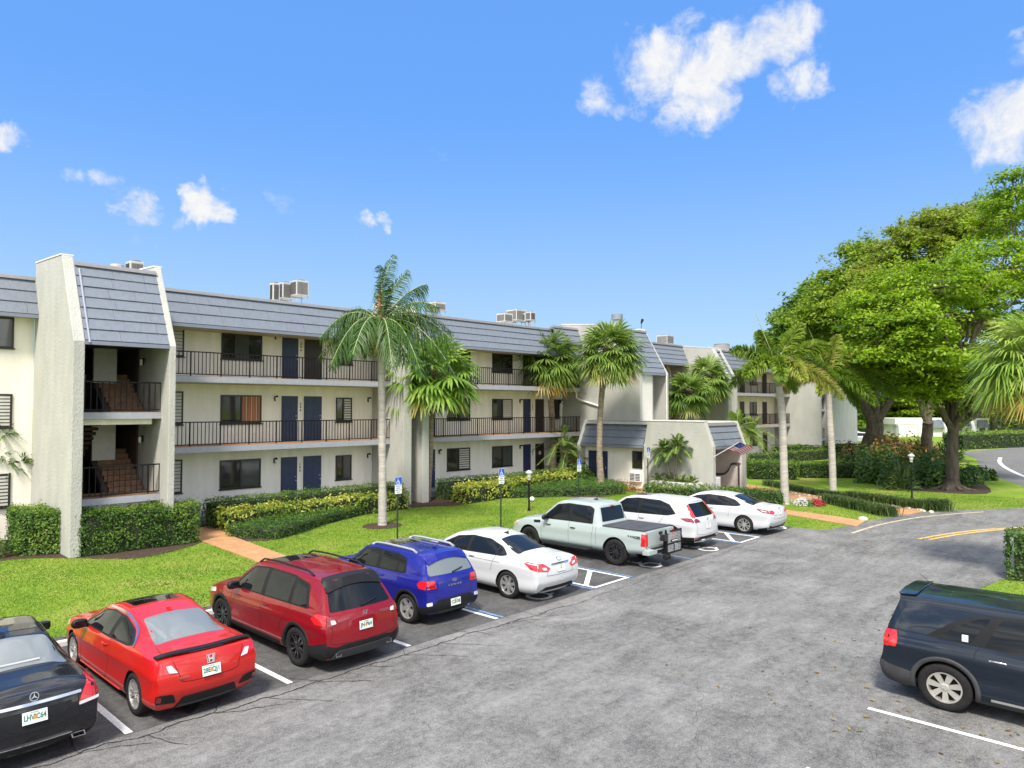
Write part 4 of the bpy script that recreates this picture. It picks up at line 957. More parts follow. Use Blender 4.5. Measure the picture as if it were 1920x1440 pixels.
def car(spec):
    """one vehicle: empty at its rear middle on the ground, x forward; body and parts below"""
    b = Body(spec); Ln, W = spec['L'], spec['W']
    root = empty(spec['name'], spec['loc'], spec['rz'], spec['label'], spec['cat'], spec.get('group')); root.scale = (spec.get('sx', 1.06), spec.get('sy', .93), spec.get('sz', 1))
    axles = (spec['ra'], spec['ra']+spec['wb']); wr, ww, rimr = spec['wheel'][:3]; ar = spec.get('arch', wr+.045); azc = wr+spec.get('archdz', .01)
    body = bpy.data.objects.new('body', b.me); link(body, root); b.me.materials.append(spec['paint']); b.me.materials.append(M_well)
    cut = MB()
    for ax in axles:
        for sgn in (1, -1):
            nn = 30; y0, y1 = sgn*(W/2-.30), sgn*(W/2+.2); ring = [(ax+ar*math.cos(2*math.pi*k/nn), azc+ar*math.sin(2*math.pi*k/nn)) for k in range(nn)]
            cut.add([(x, y0, z) for x, z in ring]+[(x, y1, z) for x, z in ring], [list(range(nn)), list(range(nn, 2*nn))[::-1]]+[(k, k+nn, (k+1) % nn+nn, (k+1) % nn) for k in range(nn)])
    co = cut.build('cutter', M_well, fixn=True)
    md = body.modifiers.new('b', 'BOOLEAN'); md.object = co; md.operation = 'DIFFERENCE'; md.solver = 'EXACT'; md.material_mode = 'TRANSFER'
    body.parent = None; bpy.context.view_layer.update(); dg = bpy.context.evaluated_depsgraph_get(); me = bpy.data.meshes.new_from_object(body.evaluated_get(dg))
    body.modifiers.clear(); body.data = me; body.parent = root; bpy.data.objects.remove(co)
    me.polygons.foreach_set('use_smooth', [True]*len(me.polygons)); me.set_sharp_from_angle(angle=R(38))
    # wheels
    ty, ri, bk = wheel_meshes(wr, ww, rimr, spec['wheel'][3], spec['wheel'][4], spec['name']); rm = spec['wheel'][5]
    first = None
    for ax in axles:
        for sgn in (1, -1):
            if first is None:
                wo = ty.build('wheel', M_tyre, root, smooth=50); r_ = ri.build('rim', rm, wo, smooth=30); h_ = bk.build('brake_disc', M_well if spec['wheel'][5] is not M_alloyd else M_well, wo); first = (wo, r_, h_)
            else:
                wo = first[0].copy(); COL.objects.link(wo); wo.parent = root
                for c in first[1:]: q = c.copy(); COL.objects.link(q); q.parent = wo
            wo.location = (ax, sgn*(W/2-ww/2-.015), wr); wo.rotation_euler = (0, R(13)*(1 if ax > 2 else 2.2), 0 if sgn > 0 else math.pi)
    M = spec['mats'] if 'mats' in spec else {}
    def both(name, outline, m, off=.004, child=None, **kw):
        out = []
        for sd in ('L', 'R'):
            o = mesh_obj(name, b.patch(outline, sd, off, **kw), m, root if child is None else child[sd]); out.append(o)
        return {'L': out[0], 'R': out[1]}
    # side glass: a black surround with each pane proud of it
    if 'dlo' in spec:
        sur = both('window_surround', rounded(spec['dlo'], .05), spec.get('surround', M_trim), .004)
        for gl in spec['glass']:
            both('side_window', rounded(gl, .035), spec.get('glassm', M_cglass), .007, child=sur)
        if 'chrome_line' in spec:
            for sd in ('L', 'R'):
                A, B = b.line(spec['chrome_line'], sd, .028, .012); q = MB(); q.grid([A, B]); q.build('window_trim', M_chrome, sur[sd])
    for nm, ax, ol, m, off in spec.get('panels', []):
        if ax == 'LR': both(nm, ol, m, off)
        elif ax == 'BB':
            mesh_obj(nm, b.patch(ol, 'B', off), m, root); mesh_obj(nm, b.patch([(-p[0], p[1]) for p in ol][::-1], 'B', off), m, root)
        else: mesh_obj(nm, b.patch(ol, ax, off), m, root)
    # panel gaps and mouldings
    gp = MB()
    for ax, pts in spec.get('gaps', []):
        for sd in (('L', 'R') if ax == 'LR' else (ax,)):
            A, B = b.line(pts, sd, spec.get('gapw', .009)); gp.grid([A, B])
    if gp.v: gp.build('panel_gaps', M_gap, body)
    for nm, ax, pts, w, m, off in spec.get('lines', []):
        for sd in (('L', 'R') if ax == 'LR' else (ax,)):
            A, B = b.line(pts, sd, w, off); q = MB(); q.grid([A, B]); A2 = [a for a in A]; 
            o = q.build(nm, m, root)
            md_ = o.modifiers.new('s', 'SOLIDIFY'); md_.thickness = .012; md_.offset = 0
    # arch trim
    if spec.get('archtrim'):
        for ax in axles:
            for sd in ('L', 'R'):
                Aq = []
                for rr_, of in ((ar-.012, -.012), (ar-.006, .012), (ar+.055, .012), (ar+.062, -.006)):
                    row = []
                    for a in np.linspace(R(-12), R(192), 30):
                        h, nr = b.hit(ax+rr_*math.cos(a), max(.16, azc+rr_*math.sin(a)), sd); row.append(h+nr*of)
                    Aq.append(row)
                q = MB(); q.grid(Aq); q.build('arch_trim', spec['archtrim'], root, smooth='all')
    # door handles
    for (x, z) in spec.get('handles', []):
        for sd, sg in (('L', 1), ('R', -1)):
            p, nr = b.hit(x, z, sd); q = MB(); q.tube([p+nr*.005+Vector((-.10,0,0)), p+nr*.032+Vector((-.07,0,0)), p+nr*.036, p+nr*.032+Vector((.07,0,0)), p+nr*.005+Vector((.10,0,0))], [.012,.014,.015,.014,.012], 8)
            q.build('door_handle', spec.get('handlem', spec['paint']), root, smooth='all')
    # mirrors
    if 'mirror' in spec:
        x, z = spec['mirror']
        for sd, sg in (('L', 1), ('R', -1)):
            p, nr = b.hit(x, z, sd); q = MB(); c = np.array([p.x-.02, p.y+sg*.15, z+.06])
            q.lathe([(.001,-.135),(.06,-.125),(.085,-.06),(.09,.02),(.075,.10),(.04,.135),(.001,.14)], (0,0,0), 14, 'y')
            q.v = [(c[0]+v[0]*.75, c[1]+v[1], c[2]+v[2]*.95) for v in q.v]
            q.tube([np.array(p), np.array([p.x, p.y+sg*.07, z+.02])], [.03,.025], 8)
            o = q.build('side_mirror', spec.get('mirrorm', spec['paint']), root, smooth='all')
            g_ = MB(); g_.box(c[0]-.075, c[0]-.068, c[1]-.10, c[1]+.10, c[2]-.06, c[2]+.06); g_.build('mirror_glass', M_cglass, o)
    # plate
    if 'plate' in spec:
        z, tilt, num = spec['plate']; p, nr = b.hit(0, z, 'B')
        bx = MB(); bx.box(-.155, .155, -.078, .078, 0, .008)
        T = Matrix.Translation((p.x-.012, 0, z))@Matrix.Rotation(R(tilt), 4, 'Y')@Matrix(((0,0,-1,0),(-1,0,0,0),(0,1,0,0),(0,0,0,1)))
        o = bx.build('licence_plate', M_plate, root, bevel=.003); o.data.transform(T)
        if num: text('plate_number', num, .098, T@Matrix.Translation((0,.0,.009)), M_plateg, o, .001, width=.27, bold=.003)
        q = MB(); q.lathe([(.027,.009),(.027,.0105),(.001,.011)], n=14); q.cur = 1; q.box(-.006, .014, .024, .036, .009, .0112); q.cur = 0
        q = q.build('orange_emblem', [M_orange, M_plateg], o); q.data.transform(T)
        t_ = text('plate_county', 'FLORIDA', .026, T@Matrix.Translation((0,.060,.009)), M_plateg, o, .001)
        spec['T'] = T
    spec['_b'] = b; return root, b
def Tback(b, y, z, tilt=0, lift=.008):
    """frame on the tail: x to the car's right as seen from behind, y up, z out"""
    p, nr = b.hit(y, z, 'B'); return Matrix.Translation((p.x-lift, y, z))@Matrix.Rotation(R(tilt), 4, 'Y')@Matrix(((0,0,-1,0),(-1,0,0,0),(0,1,0,0),(0,0,0,1)))
def emblem_h(T, k, root):                 # upright H with splayed posts in a rounded frame
    q = MB(); o = [(-.5,.42),(.5,.42),(.40,-.42),(-.40,-.42)]; i = [(-.43,.36),(.43,.36),(.345,-.36),(-.345,-.36)]
    for j in range(4): q.prism([(*o[j],0),(*o[(j+1) % 4],0),(*i[(j+1) % 4],0),(*i[j],0)], (0,0,.06))
    for sg in (-1, 1): q.prism([(sg*.33,.33,0),(sg*.17,.33,0),(sg*.15,-.33,0),(sg*.27,-.33,0)], (0,0,.08))
    q.box(-.18,.18,-.09,.06,0,.075)
    e = q.build('emblem', M_chrome, root, fixn=True); e.data.transform(T@Matrix.Scale(k, 4)); return e
def emblem_star(T, k, root):
    q = MB(); ring = [(math.cos(a), math.sin(a)) for a in np.linspace(0, 2*math.pi, 33)[:-1]]
    for j in range(32):
        a, c = ring[j], ring[(j+1) % 32]; q.prism([(a[0],a[1],0),(c[0],c[1],0),(c[0]*.88,c[1]*.88,0),(a[0]*.88,a[1]*.88,0)], (0,0,.14))
    for a in (90, 210, 330):
        d = np.array([math.cos(R(a)), math.sin(R(a)), 0]); n_ = np.array([-d[1], d[0], 0]); q.prism([n_*.16, d*.92, -n_*.16], (0,0,.16))
    e = q.build('emblem', M_chrome, root, fixn=True); e.data.transform(T@Matrix.Scale(k, 4)); return e
def emblem_oval(T, k, root, m, inner=None, slant=True, name='emblem'):
    q = MB(); n = 28
    P = [(math.cos(2*math.pi*j/n)*1.0, math.sin(2*math.pi*j/n)*.55) for j in range(n)]
    if inner: q.prism([(x,y,0) for x, y in P], (0,0,.10))
    for j in range(n):
        a, c = P[j], P[(j+1) % n]; q.cur = 1 if inner else 0; q.prism([(a[0],a[1],0),(c[0],c[1],0),(c[0]*.86,c[1]*.82,0),(a[0]*.86,a[1]*.82,0)], (0,0,.16))
    if slant:
        for sg in (-1, 1): q.prism([(sg*.42-.02,-.40,0),(sg*.42-.22,-.40,0),(sg*.42+.02,.42,0),(sg*.42+.22,.42,0)], (0,0,.15))
        q.prism([(-.35,-.02,0),(.30,-.16,0),(.36,.02,0),(-.30,.16,0)], (0,0,.14))
    e = q.build(name, [inner, m] if inner else m, root, fixn=False); e.data.transform(T@Matrix.Scale(k, 4)); return e
# ================================================================ VEHICLES
PI2 = R(90)
P_red = paint('bright_red_paint', (.48,.013,.010), .0, .3); P_crim = paint('deep_red_paint', (.23,.004,.011), .2, .3); P_blue = paint('royal_blue_paint', (.012,.014,.21), .1, .3)
P_white = paint('white_car_paint', (.54,.545,.55), 0, .35); P_grey = paint('pale_sage_grey_paint', (.35,.405,.385), 0, .35); P_black = paint('black_car_paint', (.008,.008,.011), .1, .25); P_navy = paint('dark_blue_paint', (.006,.012,.022), .2, .28)
SEDAN_REAR = [(.2,.16),(.34,.07),(.5,.0),(.7,.0),(.9,.035),(1.0,.075),(1.1,.13)]
FRONT = [(.2,.15),(.4,.03),(.6,0),(.8,.05),(.95,.2),(1.1,.3),(1.7,.3)]
PLAN = lambda L: [(0,.915),(.04,.95),(.12,.975),(.3,.99),(.8,1),(L-.95,1),(L-.45,.955),(L-.16,.86),(L,.70)]
BOT = lambda L, z=.20: [(0,z+.045),(.35,z+.02),(.9,z),(L-.9,z),(L-.3,z+.03),(L,z+.09)]
def ell(cx, cz, a, b, n=16): return [(cx+a*math.cos(2*math.pi*k/n), cz+b*math.sin(2*math.pi*k/n)) for k in range(n)]
def tips(root, b, ys, z, m=M_chrome, w=.07, h=.035):
    for y in ys:
        p, n_ = b.hit(y, z, 'B'); q = MB(); P = [(w, h), (w*.8, -h), (-w, -h), (-w*.8, h)]
        for j in range(4):
            a, c = P[j], P[(j+1) % 4]; q.prism([(p.x-.03, y+a[0], z+a[1]), (p.x-.03, y+c[0], z+c[1]), (p.x-.03, y+c[0]*.82, z+c[1]*.75), (p.x-.03, y+a[0]*.82, z+a[1]*.75)], (.12, 0, 0))
        o = q.build('exhaust_tip', m, root, fixn=True)
def fin_antenna(root, b, x, m, whip=0.0):
    p, n_ = b.hit(x, 0, 'T'); q = MB(); q.prism([(x-.09,-.018,p.z-.01),(x+.10,-.018,p.z-.01),(x+.02,-.012,p.z+.035),(x-.075,-.008,p.z+.06)], (0,.036,0))
    if whip: q.tube([(x-.02,0,p.z+.03),(x-.02-whip*.75,0,p.z+.03+whip*.65)], [.006,.003], 5)
    q.build('aerial', m, root, fixn=True)
def rails(root, b, x0, x1, yy, m, h=.055, w=.03):
    for sg in (-1, 1):
        P = []
        for i, x in enumerate(np.linspace(x0, x1, 12)):
            p, n_ = b.hit(x, sg*yy, 'T'); e = 0 if i in (0, 11) else h; P.append((x, sg*yy, p.z+e+.004))
        q = MB(); q.tube(P, [w*.7]+[w*.62]*10+[w*.7], 6); q.build('roof_rail', m, root, smooth='all')
def wiper(root, b, y0, z0, y1, z1):
    A = []
    for t in np.linspace(0, 1, 8): p, n_ = b.hit(y0+(y1-y0)*t, z0+(z1-z0)*t, 'B'); A.append(p+n_*.022)
    q = MB(); q.tube(A, [.016]+[.012]*5+[.010,.006], 6); q.build('rear_wiper', M_trim, root)

# ---------------- crimson crossover
r_, b_ = car(dict(name='crossover', label='deep red crossover with black wheels and black roof rails beside the red coupe', cat='car', loc=(7.94,11.14,0), rz=PI2, group='cars parked in the row facing the lawn',
 L=4.69, W=1.865, ra=0.893, wb=2.858, wheel=(.36,.235,.245,'double',5,M_alloyd), arch=.395, paint=P_crim, crease=.018, creaseq=.70,
 belt=[(0,1.02),(1,1.05),(2.2,1.03),(3.3,1.0),(3.7,.98),(4.3,.90),(4.69,.78)], top=[(0,1.62),(.5,1.655),(1.2,1.68),(2.0,1.685),(2.6,1.655),(2.85,1.58),(3.55,1.12),(3.75,1.08),(4.35,.99),(4.6,.88),(4.69,.80)],
 bot=BOT(4.69,.22), plan=PLAN(4.69), roofw=[(0,.66),(.6,.70),(2.2,.73),(3.0,.71),(3.6,.74),(4.69,.6)], rear=[(.2,.12),(.35,.04),(.5,0),(.75,.012),(1.0,.05),(1.08,.10),(1.55,.42),(1.62,.40),(1.7,.38)], front=FRONT,
 dlo=[(.58,1.10),(.72,1.50),(1.25,1.585),(2.2,1.595),(2.74,1.53),(3.34,1.11),(3.3,1.04),(2.1,1.06),(1.1,1.085)],
 glass=[[(.66,1.125),(.79,1.475),(1.10,1.54),(1.14,1.11)],[(1.25,1.11),(1.20,1.555),(2.03,1.565),(2.09,1.085)],[(2.22,1.085),(2.15,1.565),(2.70,1.505),(3.22,1.115),(3.2,1.07)]],
 panels=[('rear_window','B',rounded([(-.72,1.10),(-.60,1.50),(.60,1.50),(.72,1.10)],.05),M_cglass,.005),
  ('tail_light','LR',rounded([(.0,.90),(.03,1.05),(.30,1.07),(.46,.97),(.30,.885)],.03),M_tail,.008),('tail_light','BB',rounded([(.62,.90),(.91,.87),(.93,1.06),(.80,1.06),(.64,.985)],.03),M_taild,.008),
  ('lamp_segment','BB',rounded([(.64,.915),(.74,.905),(.75,.985),(.66,.97)],.015),M_lensw,.013),('lower_lamp_strip','BB',rounded([(.34,.955),(.61,.925),(.61,.985),(.36,.985)],.012),M_taild,.006),
  ('rear_bumper','B',rounded([(-.93,.26),(-.94,.60),(-.66,.50),(-.48,.53),(.48,.53),(.66,.50),(.94,.60),(.93,.26)],.03),M_trim,.012),('skid_plate','B',rounded([(-.74,.29),(-.60,.44),(.60,.44),(.74,.29)],.03),M_trimg,.022),
  ('rear_bumper','LR',rounded([(-.02,.27),(-.02,.62),(.40,.50),(.62,.48),(.64,.27)],.03),M_trim,.012),('sill_cladding','LR',[(1.44,.22),(1.47,.36),(3.33,.36),(3.36,.22)],M_trim,.012),
  ('roof_spoiler','T',rounded([(.30,-.66),(.52,-.62),(.52,.62),(.30,.66)],.05),M_trim,.03),('windscreen','T',rounded([(2.98,-.60),(3.52,-.70),(3.52,.70),(2.98,.60)],.08),M_cglass,.004),('sunroof','T',rounded([(2.0,-.42),(2.62,-.42),(2.62,.42),(2.0,.42)],.06),M_sunroof,.004),
  ('front_reflector','LR',rounded([(4.05,.80),(4.5,.72),(4.55,.80),(4.1,.88)],.02),M_lensw,.006)],
 gaps=[('LR',[(2.12,1.06),(2.14,.75),(2.12,.37)]),('LR',[(1.16,1.10),(1.20,.95),(1.42,.72),(1.48,.50)]),('LR',[(3.28,1.04),(3.34,.8),(3.30,.38)]),('B',[(-.74,1.06),(-.72,.75),(-.66,.56),(.66,.56),(.72,.75),(.74,1.06)])],
 handles=[(2.0,.93),(3.05,.90)], mirror=(3.12,1.06), mirrorm=M_trim, archtrim=M_trim, plate=(.80,4,'JN P64')))
rails(r_, b_, .75, 2.7, .60, M_trim); fin_antenna(r_, b_, .78, P_crim); wiper(r_, b_, .02, 1.12, -.38, 1.19)
emblem_h(Tback(b_,0,1.0,-12), .13, r_); tips(r_, b_, (-.60,.60), .36)
# ---------------- bright red coupe
r_, b_ = car(dict(name='coupe', label='bright red two-door coupe with rear spoiler beside the black sedan', cat='car', loc=(5.07,11.20,0), rz=PI2, group='cars parked in the row facing the lawn',
 L=4.50, W=1.80, ra=0.790, wb=2.840, wheel=(.325,.225,.225,'double',5,M_alloy), arch=.355, paint=P_red, crease=.020, creaseq=.68,
 belt=[(0,.96),(.5,.97),(1.2,.95),(2.2,.90),(3.0,.88),(3.5,.86),(4.1,.78),(4.5,.66)], top=[(0,1.01),(.14,1.045),(.42,1.06),(.55,1.085),(1.35,1.31),(1.85,1.385),(2.3,1.385),(2.62,1.33),(3.45,.98),(3.7,.93),(4.2,.84),(4.42,.75),(4.5,.68)],
 bot=BOT(4.5,.17), plan=PLAN(4.5), roofw=[(0,.60),(.8,.62),(1.5,.66),(2.3,.68),(2.9,.68),(3.5,.72),(4.5,.6)], rear=SEDAN_REAR, front=FRONT,
 dlo=[(1.02,1.0),(1.30,1.17),(1.75,1.285),(2.25,1.30),(2.62,1.24),(3.18,.96),(3.15,.905),(2.0,.925),(1.2,.965)],
 glass=[[(1.13,1.005),(1.36,1.155),(1.78,1.255),(1.86,.955)],[(2.0,.955),(1.92,1.27),(2.26,1.275),(2.58,1.22),(3.06,.965),(3.05,.93)]], chrome_line=[(.98,.985),(1.28,1.19),(1.73,1.31),(2.2,1.325),(2.5,1.30)],
 panels=[('rear_window','T',rounded([(.60,-.56),(.64,-.60),(1.36,-.50),(1.40,0),(1.36,.50),(.64,.60),(.60,.56)],.05),M_cglass_cloud,.004),('windscreen','T',rounded([(2.72,-.54),(3.40,-.66),(3.40,.66),(2.72,.54)],.07),M_cglass,.004),('sunroof','T',rounded([(1.95,-.42),(2.52,-.44),(2.52,.44),(1.95,.42)],.06),M_sunroof,.005),
  ('tail_light','BB',rounded([(.52,.775),(.86,.80),(.86,.955),(.63,.945)],.025),M_tail,.008),('lamp_segment','BB',rounded([(.53,.785),(.66,.80),(.70,.90),(.625,.905)],.012),M_lensw,.013),('tail_light','LR',rounded([(0,.80),(.02,.96),(.30,.965),(.36,.90),(.12,.80)],.025),M_tail,.008),
  ('lower_diffuser','B',rounded([(-.54,.20),(-.44,.40),(.44,.40),(.54,.20)],.03),M_trim,.012),('diffuser_blade','B',rounded([(-.52,.235),(-.48,.275),(.48,.275),(.52,.235)],.01),M_trimg,.02),
  ('bumper_vent','BB',rounded([(.53,.33),(.60,.48),(.84,.50),(.84,.36)],.03),M_trim,.012),('fog_reflector','BB',rounded([(.77,.385),(.83,.395),(.83,.475),(.77,.465)],.012),M_taild,.014),
  ('sill_skirt','LR',[(1.34,.18),(1.36,.25),(3.22,.25),(3.24,.18)],P_red,.02),('headlamp','LR',rounded([(3.98,.70),(4.38,.62),(4.40,.70),(4.0,.80)],.02),M_lensw,.006)],
 gaps=[('LR',[(1.86,.95),(1.84,.7),(1.90,.40),(2.0,.26)]),('LR',[(3.12,.92),(3.20,.65),(3.14,.27)]),('LR',[(1.9,.26),(3.14,.27)]),('B',[(-.60,.98),(-.50,.74),(-.40,.63),(.40,.63),(.50,.74),(.60,.98)]),('T',[(.18,-.68),(.58,-.62)]),('T',[(.18,.68),(.58,.62)])],
 handles=[(2.02,.82)], mirror=(3.02,.90), mirrorm=M_trim, plate=(.72,12,'28E QJ1')))
q = MB()                                                           # tail wing lip standing off the boot
P = []
for y in np.linspace(-.80, .80, 15):
    p, n_ = b_.hit(max(.03, .10+.10*(abs(y)/.8)**2), y*.93, 'T'); P.append((.05+.13*(abs(y)/.8)**2.2, y, p.z+.008+.032*(1-(abs(y)/.8)**4)))
A = [[(x-.05,y,z+.010) for x,y,z in P],[(x+.07,y,z+.010) for x,y,z in P]]; q.grid(A); A2 = [[(x-.05,y,z-.012) for x,y,z in P],[(x+.07,y,z-.012) for x,y,z in P]]; q.grid([A2[1],A2[0]]); q.grid([A2[0],A[0]]); q.grid([A[1],A2[1]])
q.build('boot_spoiler', M_trim, r_, smooth=30)
fin_antenna(r_, b_, 1.50, P_red); emblem_h(Tback(b_,0,.885,10), .15, r_); text('model_badge', 'CIVIC', .045, Tback(b_,.43,.70,8), M_chrome, r_, .004, width=.15); emblem_oval(Tback(b_,-.42,.74,8), .022, r_, M_chrome, slant=False, name='badge_dot')
# ---------------- black sedan
r_, b_ = car(dict(name='sedan', label='black sedan with a pale rear window at the left end of the row', cat='car', loc=(2.72,11.22,0), rz=PI2, group='cars parked in the row facing the lawn',
 L=4.69, W=1.81, ra=0.867, wb=2.993, wheel=(.335,.23,.235,'double',5,M_alloy), arch=.365, paint=P_black,
 belt=[(0,.93),(.6,.96),(1.4,.96),(2.4,.94),(3.2,.92),(3.7,.90),(4.3,.82),(4.69,.66)], top=[(0,1.0),(.10,1.07),(.45,1.09),(.70,1.12),(1.45,1.385),(1.95,1.44),(2.4,1.44),(2.75,1.38),(3.5,1.02),(3.75,.97),(4.3,.88),(4.6,.77),(4.69,.68)],
 bot=BOT(4.69,.17), plan=PLAN(4.69), roofw=[(0,.66),(.8,.64),(1.5,.66),(2.3,.69),(3.0,.69),(3.6,.74),(4.69,.6)], rear=SEDAN_REAR, front=FRONT,
 dlo=[(.98,1.03),(1.30,1.22),(1.75,1.33),(2.3,1.35),(2.75,1.28),(3.32,1.0),(3.3,.945),(2.1,.965),(1.2,.985)], glass=[[(1.06,1.035),(1.34,1.20),(1.52,1.25),(1.55,1.0)],[(1.62,1.0),(1.58,1.27),(2.12,1.32),(2.17,.985)],[(2.28,.985),(2.22,1.32),(2.72,1.255),(3.22,1.0),(3.2,.965)]], chrome_line=[(.95,1.01),(1.28,1.245),(1.75,1.36),(2.3,1.375),(2.75,1.31),(3.3,1.03)],
 panels=[('rear_window','T',rounded([(.76,-.62),(.80,-.66),(1.42,-.52),(1.46,0),(1.42,.52),(.80,.66),(.76,.62)],.07),M_cglass_cloud,.004),('windscreen','T',rounded([(2.86,-.56),(3.46,-.68),(3.46,.68),(2.86,.56)],.07),M_cglass,.004),('sunroof','T',rounded([(1.70,-.50),(2.62,-.52),(2.62,.52),(1.70,.50)],.08),M_sunroof,.005),
  ('tail_light','BB',rounded([(.56,.70),(.84,.72),(.86,.99),(.72,1.0),(.62,.86)],.03),M_tail,.008),('tail_light','LR',rounded([(0,.74),(.03,.98),(.34,1.01),(.40,.95),(.16,.76)],.03),M_tail,.008),('lamp_segment','BB',rounded([(.57,.705),(.84,.73),(.84,.765),(.575,.745)],.01),M_lensw,.014),
  ('chrome_strip','B',rounded([(-.60,.865),(-.60,.90),(.60,.90),(.60,.865)],.012),M_chrome,.022),('plate_recess','B',rounded([(-.50,.80),(-.30,.58),(.30,.58),(.50,.80)],.05),M_trim,.004),
  ('lower_diffuser','B',rounded([(-.50,.20),(-.46,.33),(.46,.33),(.50,.20)],.03),M_trim,.010),('bumper_chrome_lip','B',rounded([(-.50,.345),(-.50,.362),(.50,.362),(.50,.345)],.005),M_chrome,.016)],
 gaps=[('B',[(-.58,1.0),(-.56,.70),(-.50,.54),(.50,.54),(.56,.70),(.58,1.0)]),('LR',[(2.2,.96),(2.22,.6),(2.2,.25)]),('LR',[(1.2,.99),(1.3,.8),(1.48,.6)]),('T',[(.12,-.66),(.72,-.64)]),('T',[(.12,.66),(.72,.64)])],
 handles=[(2.05,.85),(3.0,.82)], mirror=(3.14,.95), plate=(.72,10,'LHV C64')))
fin_antenna(r_, b_, 1.62, P_black); emblem_star(Tback(b_,0,.965,10,.014), .058, r_); text('model_badge', 'C300', .055, Tback(b_,.50,.835,6), M_chrome, r_, .004, width=.17); tips(r_, b_, (-.60,.60), .27, w=.10)
q = MB(); p, n_ = b_.hit(.95, 0, 'T'); q.box(.83,.86,-.30,.30,1.175,1.19); q.build('brake_light_bar', M_lensw, r_)
# ---------------- blue small crossover
r_, b_ = car(dict(name='small_crossover', label='royal blue small crossover with silver roof rails beside the deep red car', cat='car', loc=(10.96,12.00,0), rz=PI2, group='cars parked in the row facing the lawn',
 L=4.04, W=1.77, ra=0.629, wb=2.631, wheel=(.325,.215,.225,'single',5,M_alloy), arch=.365, paint=P_blue, crease=.02, creaseq=.74,
 belt=[(0,1.02),(.8,1.03),(1.8,1.01),(2.7,.99),(3.1,.97),(3.6,.92),(4.04,.80)], top=[(0,1.50),(.45,1.545),(1.0,1.565),(1.7,1.57),(2.1,1.55),(2.35,1.48),(2.95,1.08),(3.15,1.05),(3.7,.99),(3.95,.90),(4.04,.82)],
 bot=BOT(4.04,.22), plan=[(0,.92),(.04,.955),(.12,.98),(.3,.995),(.6,1),(3.1,1),(3.6,.955),(3.88,.87),(4.04,.74)], roofw=[(0,.70),(.6,.73),(1.8,.75),(2.4,.74),(3.0,.78),(4.04,.6)], rear=[(.2,.10),(.36,.02),(.5,0),(.75,.02),(1.0,.05),(1.06,.08),(1.45,.30),(1.52,.28),(1.6,.26)], front=FRONT, rfall=.7,
 dlo=[(.70,1.09),(.78,1.40),(1.1,1.47),(1.9,1.485),(2.25,1.43),(2.76,1.08),(2.72,1.035),(1.7,1.05),(.9,1.065)], glass=[[(.78,1.10),(.84,1.385),(.98,1.42),(1.0,1.09)],[(1.04,1.085),(1.02,1.43),(1.56,1.455),(1.62,1.075)],[(1.74,1.075),(1.68,1.455),(2.22,1.405),(2.66,1.09),(2.62,1.06)]],
 panels=[('rear_window','B',rounded([(-.70,1.09),(-.60,1.42),(.60,1.42),(.70,1.09)],.06),M_cglass_cloud,.005),('windscreen','T',rounded([(2.46,-.58),(2.94,-.68),(2.94,.68),(2.46,.58)],.07),M_cglass,.004),('sunroof','T',rounded([(1.45,-.46),(2.12,-.46),(2.12,.46),(1.45,.46)],.06),M_sunroof,.005),
  ('tail_light','BB',rounded([(.54,.83),(.86,.83),(.87,1.0),(.58,1.0)],.03),M_tail,.008),('tail_light','LR',rounded([(0,.83),(.02,1.0),(.22,1.0),(.30,.92),(.2,.84)],.03),M_tail,.008),('lamp_segment','BB',rounded([(.58,.86),(.80,.86),(.80,.90),(.59,.90)],.01),M_taild,.013),
  ('rear_bumper','B',rounded([(-.86,.26),(-.87,.46),(-.66,.46),(-.52,.58),(.52,.58),(.66,.46),(.87,.46),(.86,.26)],.04),M_trim,.010),('skid_plate','B',rounded([(-.5,.27),(-.46,.32),(.46,.32),(.5,.27)],.01),M_trimg,.016),('rear_bumper','LR',rounded([(-.02,.27),(-.02,.47),(.30,.44),(.32,.27)],.02),M_trim,.010),
  ('reverse_light','BB',rounded([(.68,.48),(.82,.48),(.82,.55),(.68,.55)],.015),M_lensw,.012),('roof_spoiler','T',rounded([(.20,-.64),(.38,-.62),(.38,.62),(.20,.64)],.05),P_blue,.03),('sill_cladding','LR',[(1.12,.22),(1.14,.33),(2.88,.33),(2.9,.22)],M_trim,.012)],
 gaps=[('LR',[(1.66,1.05),(1.70,.7),(1.68,.34)]),('LR',[(.92,1.06),(.98,.85),(1.12,.6)]),('LR',[(2.70,1.03),(2.78,.7),(2.74,.34)]),('B',[(-.74,1.04),(-.56,.80),(-.52,.62),(.52,.62),(.56,.80),(.74,1.04)])],
 handles=[(1.52,.93),(2.48,.90)], mirror=(2.56,1.05), archtrim=M_trim, plate=(.47,4,'CZ 38')))
rails(r_, b_, .55, 2.1, .60, mat('silver_rail', (.52,.52,.53), .35, metal=.5), .05, .045); fin_antenna(r_, b_, .62, P_blue, .22); wiper(r_, b_, .02, 1.10, -.36, 1.16)
emblem_oval(Tback(b_,0,.945,-4), .07, r_, M_chrome); text('model_badge', 'V E N U E', .05, Tback(b_,0,.845,0), M_chrome, r_, .006, width=.44, bold=.002)
